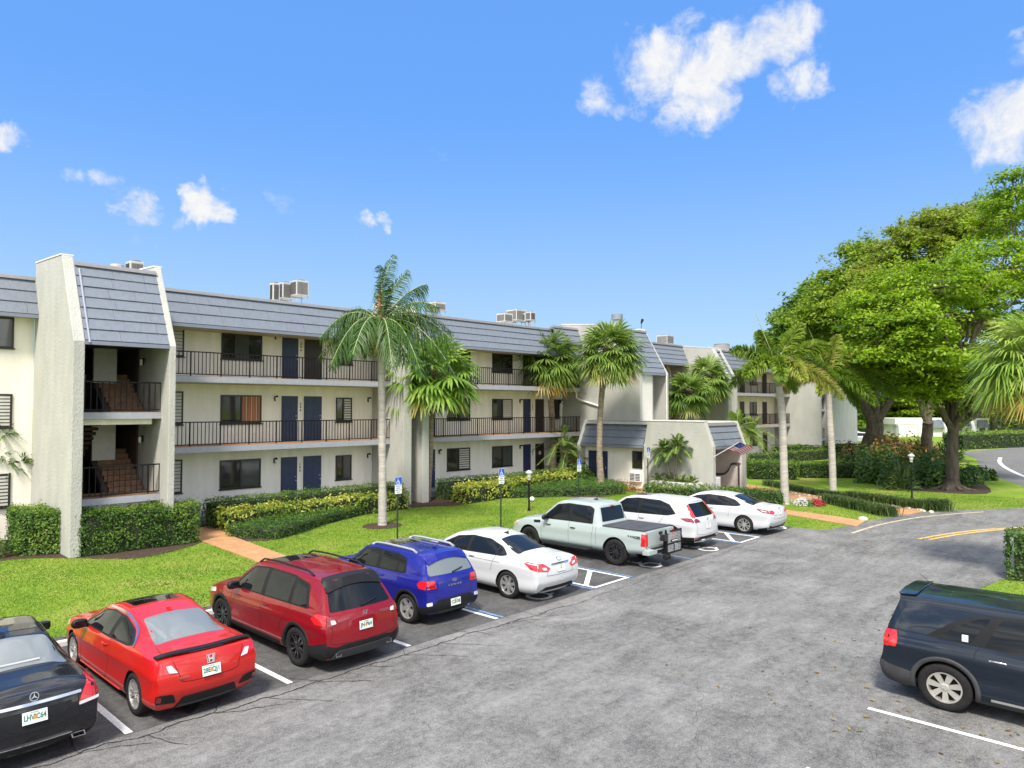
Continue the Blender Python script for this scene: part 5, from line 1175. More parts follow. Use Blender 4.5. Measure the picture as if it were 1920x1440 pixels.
# ---------------- 
def sedan_white(name, label, loc, **k):
    sp = dict(name=name, label=label, cat='car', loc=loc, rz=PI2, group='cars parked in the row facing the lawn', paint=P_white, rear=SEDAN_REAR, front=FRONT)
    sp.update(k); return car(sp)
r_, b_ = sedan_white('sedan', 'white sedan with seven-spoke wheels beside the blue crossover', (14.03,11.45,0),
 L=4.87, W=1.84, ra=0.935, wb=2.930, wheel=(.34,.225,.24,'single',7,M_alloy), arch=.375, crease=.014, creaseq=.80,
 belt=[(0,.95),(.6,.99),(1.4,.98),(2.4,.95),(3.3,.92),(3.8,.90),(4.4,.83),(4.87,.68)], top=[(0,1.02),(.12,1.08),(.50,1.095),(.72,1.12),(1.50,1.395),(2.0,1.475),(2.5,1.475),(2.95,1.40),(3.72,1.04),(3.95,.99),(4.5,.90),(4.78,.79),(4.87,.70)],
 bot=BOT(4.87,.19), plan=PLAN(4.87), roofw=[(0,.66),(.8,.62),(1.5,.63),(2.3,.67),(3.1,.68),(3.8,.74),(4.87,.6)],
 dlo=[(1.02,1.045),(1.30,1.22),(1.72,1.36),(2.3,1.39),(2.85,1.31),(3.50,1.02),(3.48,.965),(2.3,.985),(1.2,1.01)], glass=[[(1.10,1.05),(1.34,1.20),(1.37,1.035)],[(1.41,1.03),(1.38,1.225),(1.74,1.335),(2.24,1.36),(2.30,1.01)],[(2.42,1.01),(2.36,1.36),(2.82,1.285),(3.40,1.02),(3.38,.985)]],
 panels=[('rear_window','T',rounded([(.78,-.60),(.82,-.63),(1.48,-.50),(1.52,0),(1.48,.50),(.82,.63),(.78,.60)],.05),M_cglass,.004),('windscreen','T',rounded([(3.06,-.56),(3.68,-.68),(3.68,.68),(3.06,.56)],.07),M_cglass,.004),
  ('tail_light','BB',rounded([(.40,.83),(.50,.76),(.86,.80),(.88,.97),(.62,.965),(.52,.90)],.02),M_tail,.008),('tail_light','LR',rounded([(0,.80),(.02,.97),(.36,.99),(.42,.955),(.20,.83)],.025),M_tail,.008),('lamp_segment','BB',rounded([(.52,.80),(.66,.815),(.70,.88),(.56,.87)],.012),M_lensw,.013),
  ('chrome_strip','B',rounded([(-.36,.905),(-.36,.935),(.36,.935),(.36,.905)],.012),M_chrome,.02),('lower_diffuser','B',rounded([(-.76,.23),(-.56,.38),(.56,.38),(.76,.23)],.04),M_trim,.012),('headlamp','LR',rounded([(4.3,.72),(4.7,.64),(4.74,.72),(4.35,.82)],.02),M_lensw,.006)],
 gaps=[('LR',[(2.34,.985),(2.38,.6),(2.34,.27)]),('LR',[(1.36,1.01),(1.44,.8),(1.5,.62)]),('LR',[(3.45,.96),(3.52,.6),(3.48,.27)]),('LR',[(1.2,.86),(2.4,.855),(3.5,.835)]),('B',[(-.56,1.02),(-.52,.72),(-.46,.66),(.46,.66),(.52,.72),(.56,1.02)])],
 handles=[(2.16,.905),(3.22,.885)], mirror=(3.28,.965), mirrorm=M_trim, plate=(.80,8,''))
fin_antenna(r_, b_, 1.72, M_trim, .34); emblem_oval(Tback(b_,0,1.02,30), .10, r_, M_chrome, slant=False)
q = MB(); q.box(0,.0,0,0,0,0); T = Tback(b_, 0, .55, 0); bx = MB(); bx.box(-.05,.05,-.055,.055,0,.004); o = bx.build('bumper_sticker', mat('pale_sticker', (.50,.50,.47), .6), r_); o.data.transform(T)
tips(r_, b_, (-.55,), .24, M_trim, .05, .03)
# ---------------- white midsize sedan at the right end
r_, b_ = sedan_white('sedan', 'white sedan with ten-spoke wheels at the far right end of the row', (26.88,11.18,0),
 L=4.88, W=1.84, ra=0.952, wb=2.993, wheel=(.335,.22,.235,'double',5,M_alloy), arch=.37, crease=.016, creaseq=.72,
 belt=[(0,.95),(.6,.98),(1.4,.965),(2.4,.93),(3.3,.90),(3.8,.88),(4.4,.80),(4.88,.64)], top=[(0,1.02),(.10,1.075),(.42,1.085),(.62,1.11),(1.50,1.375),(2.0,1.44),(2.5,1.445),(2.95,1.37),(3.75,1.0),(4.0,.95),(4.5,.86),(4.78,.75),(4.88,.66)],
 bot=BOT(4.88,.17), plan=PLAN(4.88), roofw=[(0,.66),(.8,.62),(1.5,.63),(2.3,.67),(3.1,.68),(3.8,.74),(4.88,.6)],
 dlo=[(1.08,1.05),(1.36,1.22),(1.78,1.33),(2.4,1.36),(2.9,1.28),(3.52,1.0),(3.5,.945),(2.3,.965),(1.25,1.0)], glass=[[(1.16,1.05),(1.40,1.20),(1.50,1.235),(1.53,1.02)],[(1.57,1.015),(1.54,1.25),(1.82,1.31),(2.30,1.33),(2.36,.99)],[(2.48,.99),(2.42,1.33),(2.86,1.26),(3.42,1.0),(3.40,.965)]],
 panels=[('rear_window','T',rounded([(.68,-.60),(.72,-.63),(1.48,-.50),(1.52,0),(1.48,.50),(.72,.63),(.68,.60)],.05),M_cglass,.004),('windscreen','T',rounded([(3.06,-.56),(3.70,-.68),(3.70,.68),(3.06,.56)],.07),M_cglass,.004),
  ('tail_light','BB',rounded([(.46,.86),(.52,.79),(.88,.84),(.88,.94),(.60,.95)],.02),M_tail,.008),('tail_light','LR',rounded([(0,.84),(.02,.95),(.40,.985),(.50,.97),(.24,.86)],.02),M_taild,.008),('lamp_segment','LR',rounded([(.10,.885),(.28,.90),(.34,.945),(.14,.925)],.01),M_lensw,.012),
  ('lower_diffuser','B',rounded([(-.80,.20),(-.72,.38),(-.5,.33),(.5,.33),(.72,.38),(.80,.20)],.03),M_trim,.012),('side_diffuser','LR',rounded([(0,.22),(.02,.34),(.44,.25),(.42,.20)],.015),M_trim,.010)],
 gaps=[('LR',[(2.40,.965),(2.44,.6),(2.40,.25)]),('LR',[(1.42,1.0),(1.5,.8),(1.55,.6)]),('B',[(-.56,1.02),(-.52,.72),(-.46,.62),(.46,.62),(.52,.72),(.56,1.02)])],
 handles=[(2.22,.87),(3.28,.85)], mirror=(3.30,.945), plate=(.84,8,''), surround=M_trim)
emblem_oval(Tback(b_,0,.98,20), .06, r_, M_chrome); text('model_badge', 'CAMRY', .05, Tback(b_,.40,.76,6), M_chrome, r_, .004, width=.2)
# ---------------- white crossover
r_, b_ = car(dict(name='crossover', label='white crossover with tall dark red tail lights, right of the pickup truck', cat='car', loc=(22.50,11.85,0), rz=PI2, group='cars parked in the row facing the lawn',
 L=4.60, W=1.855, ra=0.867, wb=2.813, wheel=(.355,.235,.24,'single',5,M_alloy), arch=.39, paint=P_white,
 belt=[(0,1.02),(1,1.05),(2.2,1.03),(3.3,1.0),(3.7,.98),(4.2,.90),(4.6,.78)], top=[(0,1.61),(.5,1.645),(1.2,1.675),(2.0,1.68),(2.5,1.65),(2.78,1.57),(3.5,1.12),(3.7,1.08),(4.25,.99),(4.5,.88),(4.6,.80)],
 bot=BOT(4.6,.22), plan=PLAN(4.6), roofw=[(0,.64),(.6,.69),(2.2,.73),(3.0,.71),(3.6,.74),(4.6,.6)], rear=[(.2,.12),(.35,.04),(.5,0),(.75,.02),(1.0,.05),(1.08,.10),(1.55,.44),(1.62,.42),(1.7,.40)], front=FRONT,
 dlo=[(.70,1.17),(.98,1.46),(1.35,1.57),(2.2,1.59),(2.68,1.52),(3.28,1.11),(3.24,1.04),(2.1,1.06),(1.0,1.09)], glass=[[(.80,1.18),(1.02,1.42),(1.20,1.49),(1.24,1.11)],[(1.30,1.11),(1.26,1.51),(1.98,1.56),(2.04,1.085)],[(2.16,1.085),(2.10,1.56),(2.64,1.50),(3.18,1.115),(3.16,1.07)]],
 panels=[('rear_window','B',rounded([(-.64,1.10),(-.56,1.52),(.56,1.52),(.64,1.10)],.05),M_cglass,.005),('tail_light','BB',rounded([(.48,.95),(.86,.93),(.88,1.05),(.62,1.06)],.02),M_taild,.009),('upper_tail_light','BB',rounded([(.675,1.09),(.80,1.09),(.68,1.49),(.60,1.49)],.015),M_tail,.022),('tail_light','LR',rounded([(0,.95),(.03,1.07),(.30,1.075),(.54,1.04),(.30,.96)],.02),M_taild,.009),
  ('rear_bumper','B',rounded([(-.92,.26),(-.93,.44),(-.55,.46),(.55,.46),(.93,.44),(.92,.26)],.03),M_trim,.010),('bumper_chrome_lip','B',rounded([(-.55,.33),(-.5,.37),(.5,.37),(.55,.33)],.01),M_chrome,.018),('bumper_reflector','BB',rounded([(.60,.40),(.84,.40),(.84,.45),(.60,.45)],.01),M_taild,.016),('rear_bumper','LR',rounded([(-.02,.27),(-.02,.46),(.60,.42),(.62,.27)],.03),M_trim,.010),
  ('sill_cladding','LR',[(1.40,.22),(1.43,.34),(3.27,.34),(3.30,.22)],M_trim,.012),('windscreen','T',rounded([(2.92,-.60),(3.46,-.70),(3.46,.70),(2.92,.60)],.08),M_cglass,.004),('sunroof','T',rounded([(1.9,-.42),(2.52,-.42),(2.52,.42),(1.9,.42)],.06),M_sunroof,.004)],
 gaps=[('LR',[(2.07,1.06),(2.10,.75),(2.07,.36)]),('LR',[(1.12,1.10),(1.18,.95),(1.40,.72)]),('B',[(-.74,1.08),(-.70,.75),(-.64,.54),(.64,.54),(.70,.75),(.74,1.08)])],
 handles=[(1.95,.93),(3.0,.90)], mirror=(3.06,1.06), archtrim=M_trim, plate=(.78,4,'')))
emblem_h(Tback(b_,0,1.0,-10), .12, r_)
# ---------------- pickup
r_, b_ = car(dict(name='pickup_truck', label='pale sage grey crew-cab pickup truck with a dark folding bed cover', cat='pickup truck', loc=(19.00,11.56,0), rz=PI2, group='cars parked in the row facing the lawn',
 L=5.35, W=1.88, ra=1.037, wb=3.403, wheel=(.395,.255,.235,'double',6,M_alloyd), arch=.45, archdz=.02, paint=P_grey, soft=.05, crease=.004, hollow=.010, bulge=.02, sx=1.02,
 belt=[(0,1.10),(1.6,1.10),(1.66,1.10),(2.4,1.10),(3.6,1.08),(4.1,1.06),(4.9,1.0),(5.35,.88)], top=[(0,1.115),(1.60,1.115),(1.62,1.18),(1.78,1.72),(2.1,1.79),(2.8,1.81),(3.2,1.78),(3.42,1.70),(4.05,1.22),(4.2,1.17),(4.9,1.08),(5.2,1.0),(5.35,.92)],
 bot=[(0,.46),(.4,.42),(.9,.38),(4.4,.36),(5.0,.38),(5.35,.42)], plan=[(0,.955),(.05,.97),(.2,.99),(.6,1),(4.4,1),(4.9,.97),(5.2,.89),(5.35,.78)], roofw=[(0,.80),(1.8,.72),(2.6,.75),(3.4,.73),(4.1,.78),(5.35,.7)], rear=[(.2,.02),(.5,.0),(1.2,.0),(1.9,.0)], front=FRONT, rfall=.3,
 dlo=[(1.88,1.15),(1.90,1.60),(2.05,1.68),(2.9,1.70),(3.36,1.63),(3.90,1.20),(3.88,1.13),(2.8,1.15)], glass=[[(1.97,1.175),(1.98,1.60),(2.08,1.645),(2.68,1.655),(2.72,1.175)],[(2.86,1.17),(2.84,1.655),(3.32,1.60),(3.80,1.21),(3.78,1.16)]], surround=M_trim,
 panels=[('rear_window','B',rounded([(-.66,1.22),(-.60,1.64),(.60,1.64),(.66,1.22)],.04),M_cglass,.005),('windscreen','T',rounded([(3.56,-.62),(4.06,-.72),(4.06,.72),(3.56,.62)],.06),M_cglass,.004),
  ('tail_light','BB',rounded([(.74,.70),(.925,.70),(.925,1.05),(.76,1.05)],.03),M_tail,.014),('tail_light','LR',rounded([(-.01,.70),(-.01,1.05),(.13,1.05),(.11,.85),(.14,.70)],.03),M_tail,.014),
  ('tailgate_handle','B',rounded([(-.11,.98),(-.11,1.05),(.11,1.05),(.11,.98)],.02),M_trim,.012),('fender_vent','LR',rounded([(3.95,.98),(3.98,1.06),(4.26,1.04),(4.22,.96)],.02),M_trim,.012),('front_marker','LR',rounded([(4.98,.80),(5.14,.80),(5.12,.86),(4.98,.86)],.01),M_orange,.008),('headlamp','LR',rounded([(4.95,.90),(5.2,.84),(5.22,.95),(5.0,1.0)],.02),M_lensw,.006)],
 gaps=[('LR',[(1.74,1.12),(1.74,.8),(1.74,.42)]),('LR',[(2.78,1.14),(2.80,.8),(2.78,.44)]),('LR',[(1.86,1.14),(1.86,.95),(1.90,.75),(1.90,.44)]),('LR',[(3.86,1.12),(3.92,.8),(3.90,.44)]),('LR',[(1.90,.44),(3.90,.44)]),('B',[(-.73,1.08),(-.73,.58),(.73,.58),(.73,1.08)]),('B',[(-.72,.66),(.72,.66)])],
 handles=[(2.62,.96),(3.62,.96)], handlem=M_trim, mirror=(3.72,1.13), mirrorm=M_trim))
q = MB()
for k in range(3): q.box(.08+k*.50, .08+k*.50+.488, -.80, .80, 1.118, 1.155)
o = q.build('bed_cover', mat('grey_vinyl_cover', (.055,.053,.058), .55, var=.25, vscale=3), r_, bevel=.01)
q = MB(); q.box(-.14, .10, -.90, .90, .44, .60); q.build('rear_bumper', mat('sage_bumper', (.36,.41,.395), .4, coat=.5), r_, bevel=.03)
q = MB(); q.box(-.145, -.02, -.60, .60, .605, .625); q.box(-.16, -.13, -.42, .42, .47, .56); q.build('bumper_step_pad', M_trim, r_)
q = MB()
for sg in (1, -1): q.tube([(1.9,sg*.90,.36),(2.1,sg*.985,.355),(3.7,sg*.985,.355),(3.9,sg*.90,.36)], .05, 8)
for sg in (1, -1):
    q = MB(); q.tube([(1.9,sg*.88,.37),(2.05,sg*.97,.355),(3.75,sg*.97,.355),(3.9,sg*.88,.37)], .048, 8); q.build('side_step', M_trim, r_, smooth='all')
for sg in (1, -1):
    q = MB(); q.box(.70, .73, sg*.80-.13, sg*.80+.13, .20, .62); q.build('mud_flap', M_trim, r_)
emblem_oval(Tback(b_,0,.86,0), .085, r_, M_chrome, M_trim, slant=False); fin_antenna(r_, b_, 2.35, M_trim, .2)
p, n_ = b_.hit(.45, .95, 'L')
text('bed_decal', 'RANGER', .115, Matrix.Translation((.36, p.y+.004, .93))@Matrix(((-1,0,0,0),(0,0,1,0),(0,1,0,0),(0,0,0,1))), M_trim, r_, .002, width=.44, bold=.004)
q = MB(); q.box(1.70,1.735,-.08,.08,1.655,1.685); q.build('high_brake_light', M_tail, r_)
# carrier lift folded up on the hitch
lf = empty('carrier_lift', (19.30,11.25,0), PI2, 'black folded carrier lift with mesh panels standing behind the pickup tailgate', 'carrier lift')
q = MB(); q.box(-.02,.02,-.42,-.38,.42,1.10); q.box(-.02,.02,.40,.44,.42,1.10); q.box(-.02,.02,-.38,.40,1.06,1.10); q.box(-.02,.02,-.38,.40,.42,.46); q.box(-.02,.02,-.38,.40,.70,.73); q.box(-.015,.015,.0,.03,.46,.70)
q.build('frame', M_black, lf); q = MB()
for k in range(14): z = .475+k*.0435; q.box(-.006,.006,-.38,.40,z,z+.026)
q.build('mesh_panel', M_steel, lf); q = MB(); q.box(-.032,-.022,-.20,.22,.76,.83); o = q.build('name_board', M_trim, lf); q = MB(); q.box(-.04,-.0325,-.15,.17,.78,.81); q.build('name_panel', M_plate, o)
q = MB(); q.box(.02,.62,.30,.38,.40,.48); q.box(.02,.14,.28,.40,.40,1.0); q.tube([(.08,.34,.5),(.08,.34,1.12)], .035, 8); q.build('hitch_arm', M_black, lf); q = MB(); q.lathe([(.06,-.11),(.09,-.09),(.09,.09),(.06,.11)], (.05,.34,.34), 12, 'y'); q.build('wheel', M_tyre, lf); q = MB(); q.box(-.02,.14,.42,.58,.82,1.02); q.build('motor_box', M_alloyd, lf, bevel=.02)
q = MB(); q.box(-.03,-.01,.30,.44,1.04,1.16); q.build('cable_guard', M_steel, lf)
# ---------------- dark blue seven-seat crossover across the lane
r_, b_ = car(dict(name='crossover', label='dark blue crossover with silver wheels parked alone across the lane', cat='car', loc=(13.90,3.72,0), rz=-PI2,
 L=4.67, W=1.885, ra=0.867, wb=2.853, wheel=(.365,.235,.235,'single',7,mat('champagne_alloy', (.62,.59,.53), .3, metal=.7)), arch=.41, paint=P_navy, crease=.018, creaseq=.78, hollow=.018,
 belt=[(0,1.07),(1,1.08),(2.2,1.04),(3.3,1.0),(3.7,.98),(4.3,.90),(4.67,.78)], top=[(0,1.695),(.4,1.71),(1.2,1.72),(2.0,1.72),(2.6,1.69),(2.85,1.61),(3.55,1.12),(3.75,1.08),(4.35,.99),(4.6,.88),(4.67,.80)],
 bot=BOT(4.67,.22), plan=PLAN(4.67), roofw=[(0,.72),(.6,.75),(2.2,.765),(3.0,.74),(3.6,.74),(4.67,.6)], rear=[(.2,.12),(.35,.02),(.5,-.03),(.62,-.01),(.75,.02),(1.0,.04),(1.08,.06),(1.60,.25),(1.68,.22),(1.75,.20)], front=FRONT,
 dlo=[(.62,1.12),(.98,1.40),(1.30,1.555),(1.9,1.61),(2.4,1.62),(2.8,1.55),(3.40,1.08),(3.36,1.02),(2.2,1.06),(1.2,1.10)], glass=[[(.78,1.13),(1.06,1.37),(1.30,1.50),(1.46,1.53),(1.20,1.115)],[(1.38,1.11),(1.58,1.53),(1.66,1.555),(2.16,1.575),(2.20,1.085)],[(2.34,1.08),(2.28,1.575),(2.74,1.51),(3.28,1.09),(3.26,1.05)]], 
 panels=[('rear_window','B',rounded([(-.68,1.12),(-.58,1.54),(.58,1.54),(.68,1.12)],.05),M_cglass,.005),('tail_light','LR',rounded([(.0,.86),(.04,1.10),(.22,1.12),(.24,.98),(.22,.86)],.03),M_tail,.009),('tail_light','BB',rounded([(.66,.86),(.92,.84),(.93,1.10),(.72,1.10)],.03),M_tail,.009),
  ('rear_bumper','LR',rounded([(-.06,.26),(-.06,.62),(.10,.56),(.64,.48),(.64,.30),(.3,.26)],.04),M_trimg,.012),('rear_bumper','B',rounded([(-.93,.26),(-.94,.58),(.94,.58),(.93,.26)],.03),M_trimg,.012),('sill_cladding','LR',[(1.42,.22),(1.45,.33),(3.30,.33),(3.33,.22)],M_trimg,.014),('sill_chrome','LR',[(1.46,.335),(1.46,.36),(3.28,.36),(3.28,.335)],M_alloy,.016),
  ('roof_spoiler','T',rounded([(.22,-.64),(.46,-.64),(.46,.64),(.22,.64)],.05),P_navy,.03),('windscreen','T',rounded([(2.98,-.60),(3.52,-.70),(3.52,.70),(2.98,.60)],.08),M_cglass,.004),('parking_sticker','LR',[(1.10,1.14),(1.10,1.24),(1.18,1.24),(1.18,1.14)],M_plate,.010)],
 gaps=[('LR',[(2.24,1.05),(2.28,.75),(2.24,.38)]),('LR',[(1.34,1.10),(1.26,.98),(1.28,.82)]),('LR',[(3.34,1.02),(3.40,.7),(3.34,.38)]),('T',[(.3,-.66),(2.7,-.69)]),('T',[(.3,.66),(2.7,.69)])],
 lines=[('gutter','LR',[(.6,1.64),(1.6,1.66),(2.6,1.63)],.02,M_trim,.004)] if False else [],
 handles=[(1.55,.93),(2.85,.90)], handlem=M_chrome, mirror=(3.16,1.04), archtrim=M_trimg, plate=(.86,4,'')))
fin_antenna(r_, b_, .62, P_navy, .30); wiper(r_, b_, .02, 1.14, -.38, 1.22)
# ================================================================ PLANTS: shared builders
def unit(a): return a/(np.linalg.norm(a, axis=-1, keepdims=True)+1e-9)
class Leaves:
    """numpy buffer of small leaf quads with a number per leaf"""
    def __init__(s): s.V = []; s.A = []
    def quads(s, V, a): s.V.append(np.asarray(V, np.float32).reshape(-1, 4, 3)); s.A.append(np.asarray(a, np.float32).ravel())
    def cloud(s, P, Nn, ln, wd, val, jit=.6, fold=.15):
        """one diamond leaf per point, roughly facing Nn"""
        n = len(P); Nn = unit(Nn+rng.normal(0, jit, (n, 3))); t = unit(np.cross(Nn, rng.normal(0, 1, (n, 3)))); b = np.cross(Nn, t)
        ln = (np.ones(n)*ln*rng.uniform(.7, 1.25, n))[:, None]; wd = (np.ones(n)*wd*rng.uniform(.8, 1.2, n))[:, None]
        V = np.stack([P-t*ln*.5, P+b*wd*.5-Nn*wd*fold, P+t*ln*.5, P-b*wd*.5-Nn*wd*fold], 1); s.quads(V, val)
    def strips(s, A, B, C, w0, w1, side, val):
        """long leaf A->B->C (arrays), width w0 then w1, pointed"""
        w0 = np.asarray(w0)[..., None] if np.ndim(w0) else w0; w1 = np.asarray(w1)[..., None] if np.ndim(w1) else w1
        q1 = np.stack([A-side*w0, A+side*w0, B+side*w1, B-side*w1], 1); q2 = np.stack([B-side*w1, B+side*w1, C+side*w1*.08, C-side*w1*.08], 1)
        s.quads(np.concatenate([q1, q2]), np.concatenate([val, val]))
    def build(s, name, m, parent=None, loc=None):
        V = np.concatenate(s.V); a = np.concatenate(s.A); n = len(V)
        V = V.reshape(-1, 3)
        if loc is not None: V = V-np.array(loc, np.float32)
        return np_mesh(name, V, np.arange(4*n).reshape(-1, 4), m, parent, np.repeat(a, 4))
def nz3(P, f, o=0.0): return np.array([mnoise.noise(Vector((p[0]*f+o, p[1]*f+o*.7, p[2]*f))) for p in P])
# foliage colours (each leaf's colour picked by its number)
M_hedge = leaf_mat('hedge_leaf', [(.030,.075,.012), (.075,.160,.020), (.14,.25,.028), (.28,.36,.045)], .35, .5, [0,.45,.8,1])
M_hedgey = leaf_mat('gold_hedge_leaf', [(.06,.13,.015), (.16,.25,.03), (.42,.44,.06), (.62,.60,.14)], .3, .45, [0,.3,.65,1])
M_cover = leaf_mat('ground_cover_leaf', [(.035,.090,.016), (.080,.170,.026), (.13,.25,.04)], .35, .5)
M_core = mat('hedge_dark_core', (.020,.026,.010), 1.0, var=.4, vscale=9)  # dark fill inside the leaf skin, added to block light
M_treeA = leaf_mat('bright_tree_leaf', [(.090,.175,.008), (.195,.335,.012), (.32,.47,.020), (.47,.57,.05)], .50, .5, [0,.4,.75,1])
M_treeB = leaf_mat('olive_tree_leaf', [(.095,.150,.010), (.190,.265,.018), (.30,.36,.03), (.40,.34,.055)], .42, .5, [0,.4,.8,1])
M_treeC = leaf_mat('fig_tree_leaf', [(.080,.150,.008), (.165,.270,.014), (.27,.37,.02), (.36,.38,.04)], .42, .5, [0,.4,.8,1])
M_treeD = leaf_mat('dark_tree_leaf', [(.060,.120,.010), (.125,.220,.016), (.21,.33,.024)], .42, .5)
M_bark = mat('tree_bark', (.115,.090,.066), .95, var=.45, vscale=5, bump=1.0, bscale=14, stretch=(1,1,.25))
M_barkp = mat('pale_palm_bark', (.42,.385,.345), .95, var=.18, vscale=2.2, bump=.9, bscale=7, stretch=(.6,.6,5))
M_barks = mat('palm_bark', (.26,.205,.150), .95, var=.35, vscale=4, bump=1.0, bscale=9, stretch=(1,1,3))
M_boot = mat('old_leaf_bases', (.085,.050,.030), 1.0, var=.5, vscale=12, bump=1.0, bscale=20)
M_shaft = mat('green_crownshaft', (.28,.33,.12), .5, var=.25, vscale=3)
M_queen = leaf_mat('queen_palm_leaf', [(.026,.068,.012), (.060,.132,.022), (.12,.215,.04), (.25,.33,.08)], .3, .45, [0,.5,.85,1])
M_fan = leaf_mat('fan_palm_leaf', [(.055,.115,.016), (.14,.235,.034), (.26,.36,.07), (.42,.42,.12), (.55,.28,.05)], .35, .5, [0,.35,.62,.82,1])
M_fanb = leaf_mat('bright_fan_palm_leaf', [(.065,.150,.018), (.16,.29,.034), (.30,.44,.07), (.48,.50,.15), (.50,.33,.07)], .38, .5, [0,.35,.62,.85,1])
M_fox = leaf_mat('foxtail_leaf', [(.060,.120,.012), (.150,.250,.022), (.27,.38,.04), (.42,.46,.08), (.44,.31,.15)], .42, .5, [0,.35,.65,.85,1])
M_date = leaf_mat('date_palm_leaf', [(.030,.075,.012), (.075,.145,.022), (.15,.23,.04), (.30,.24,.07)], .3, .45)
M_phil = leaf_mat('philodendron_leaf', [(.035,.085,.015), (.075,.155,.026), (.13,.225,.042), (.22,.29,.07)], .35, .5, [0,.4,.8,1])
M_crot = leaf_mat('croton_leaf', [(.035,.05,.012), (.10,.11,.02), (.34,.20,.03), (.22,.06,.03), (.48,.36,.06)], .25, .4)
M_liri = leaf_mat('liriope_leaf', [(.022,.055,.012), (.05,.10,.022), (.11,.17,.045), (.22,.24,.09)], .3, .5)
M_petw = leaf_mat('white_petal', [(.62,.62,.58), (.72,.72,.68)], .3); M_petr = leaf_mat('red_petal', [(.42,.02,.04), (.55,.05,.08)], .3)
def hedge(name, quad, h, m, label, cat='hedge', group=None, ls=.075, dens=330, rough=.07, core=True, topv=.15, z0=.02):
    """clipped hedge on a footprint polygon: leaf skin over a dark core added to block light"""
    q = np.array(quad, float); c = q.mean(0); o = empty(name, (c[0], c[1], 0), 0, label, cat, group)
    if core:
        qc = c+(q-c)*(1-.17/np.maximum(.2, np.linalg.norm(q-c, axis=1, keepdims=True))*1.0); k = MB(); pts = [tuple(p-c) for p in qc]; k.flat(pts, h-.16, h-.18); k.build('dark_core', M_core, o)
    lv = Leaves(); n = len(q); area2 = 0
    lo, hi = q.min(0), q.max(0); m_ = int(np.prod(hi-lo)*dens*1.3)
    x = rng.uniform(lo[0], hi[0], m_); y = rng.uniform(lo[1], hi[1], m_); k = inpoly(x, y, quad); x, y = x[k], y[k]
    P = np.stack([x, y, np.full(len(x), h)], 1); Nn = np.tile([0, 0, 1.0], (len(x), 1)); sets = [(P, Nn, topv)]  # top leaves picked lighter, a top-lit look put into their colour
    ccw = sum((q[(i+1) % n][0]-q[i][0])*(q[(i+1) % n][1]+q[i][1]) for i in range(n)) < 0
    for i in range(n):
        a, b_ = q[i], q[(i+1) % n]; d = b_-a; ln = np.linalg.norm(d); nn = np.array([d[1], -d[0]])/ln*(1 if ccw else -1)
        mid = (a+b_)/2
        if (mid+nn*.01)@FW[:2] > mid@FW[:2]+.008 and np.dot(nn, mid/np.linalg.norm(mid)) > .35: continue
        k = int(ln*h*dens); t = rng.uniform(0, 1, k); z = rng.uniform(z0, 1, k)**.9*h
        P = np.stack([a[0]+d[0]*t, a[1]+d[1]*t, z], 1); sets.append((P, np.tile([nn[0], nn[1], .35], (k, 1)), 0))
    for P, Nn, tv in sets:
        if not len(P): continue
        bump = nz3(P, 2.2)*rough*1.3+nz3(P, 6.0, 4)*rough*.6+rng.normal(0, rough*.35, len(P))+(rng.uniform(0, 1, len(P)) < .07)*rng.uniform(0, 1.8, len(P))*rough
        P = P+unit(Nn)*bump[:, None]; P[:, 2] = np.maximum(P[:, 2], .03)
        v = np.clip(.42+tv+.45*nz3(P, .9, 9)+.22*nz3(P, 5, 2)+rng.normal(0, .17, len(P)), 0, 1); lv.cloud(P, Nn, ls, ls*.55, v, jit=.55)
    lv.build('foliage', m, o, (c[0], c[1], 0)); return o
def mound(name, c, r, h, m, label, cat='shrub', group=None, ls=.2, n=500, asp=.5, stem=True, spiky=False, zc=.0):
    """loose shrub: leaves through a dome, on a few stems"""
    o = empty(name, (c[0], c[1], 0), 0, label, cat, group); lv = Leaves()
    th = rng.uniform(0, 2*np.pi, n); ph = np.arccos(rng.uniform(-.15, 1, n)); rr = rng.uniform(.45, 1.0, n)**.6*(1+.22*np.sin(th*3+c[0])+.12*np.sin(th*5+1))
    D = np.stack([np.cos(th)*np.sin(ph), np.sin(th)*np.sin(ph), np.cos(ph)], 1); P = D*np.array([r, r, h*.85])*rr[:, None]; P[:, 2] = np.maximum(P[:, 2]+h*.12+zc, .05)
    v = np.clip(.45+.3*nz3(P+c[0], 1.5)+rng.normal(0, .2, n), 0, 1)
    if spiky:
        t = unit(D+np.array([0, 0, .5])+rng.normal(0, .35, (n, 3))); sd = unit(np.cross(t, rng.normal(0, 1, (n, 3)))); L_ = ls*rng.uniform(.7, 1.3, n)[:, None]
        lv.strips(P-t*L_*.4, P+t*L_*.2, P+t*L_*.6-np.array([0, 0, 1])*L_*.25, ls*asp*.5, ls*asp*.4, sd, v)
    else: lv.cloud(P, D+np.array([0, 0, .5]), ls, ls*asp, v, jit=.5)
    if stem:
        k = MB()
        for i in range(5):
            a = i*1.26+c[1]; k.tube([(0.1*math.cos(a), .1*math.sin(a), 0), (r*.35*math.cos(a), r*.35*math.sin(a), h*.6)], [.03, .015], 5)
        k.build('stems', M_bark, o)
    lv.build('foliage', m, o); return o
def limb(mb, pts, r0, r1, n=8, wob=.0):
    P = smooth_line(pts, 5); k = len(P)
    if wob: P = [p+np.array([mnoise.noise(Vector((i*.5, r0*9, 1))), mnoise.noise(Vector((i*.5, r0*9, 7))), 0])*wob for i, p in enumerate(P)]
    mb.tube(P, [r0+(r1-r0)*(i/(k-1))**.8 for i in range(k)], n)
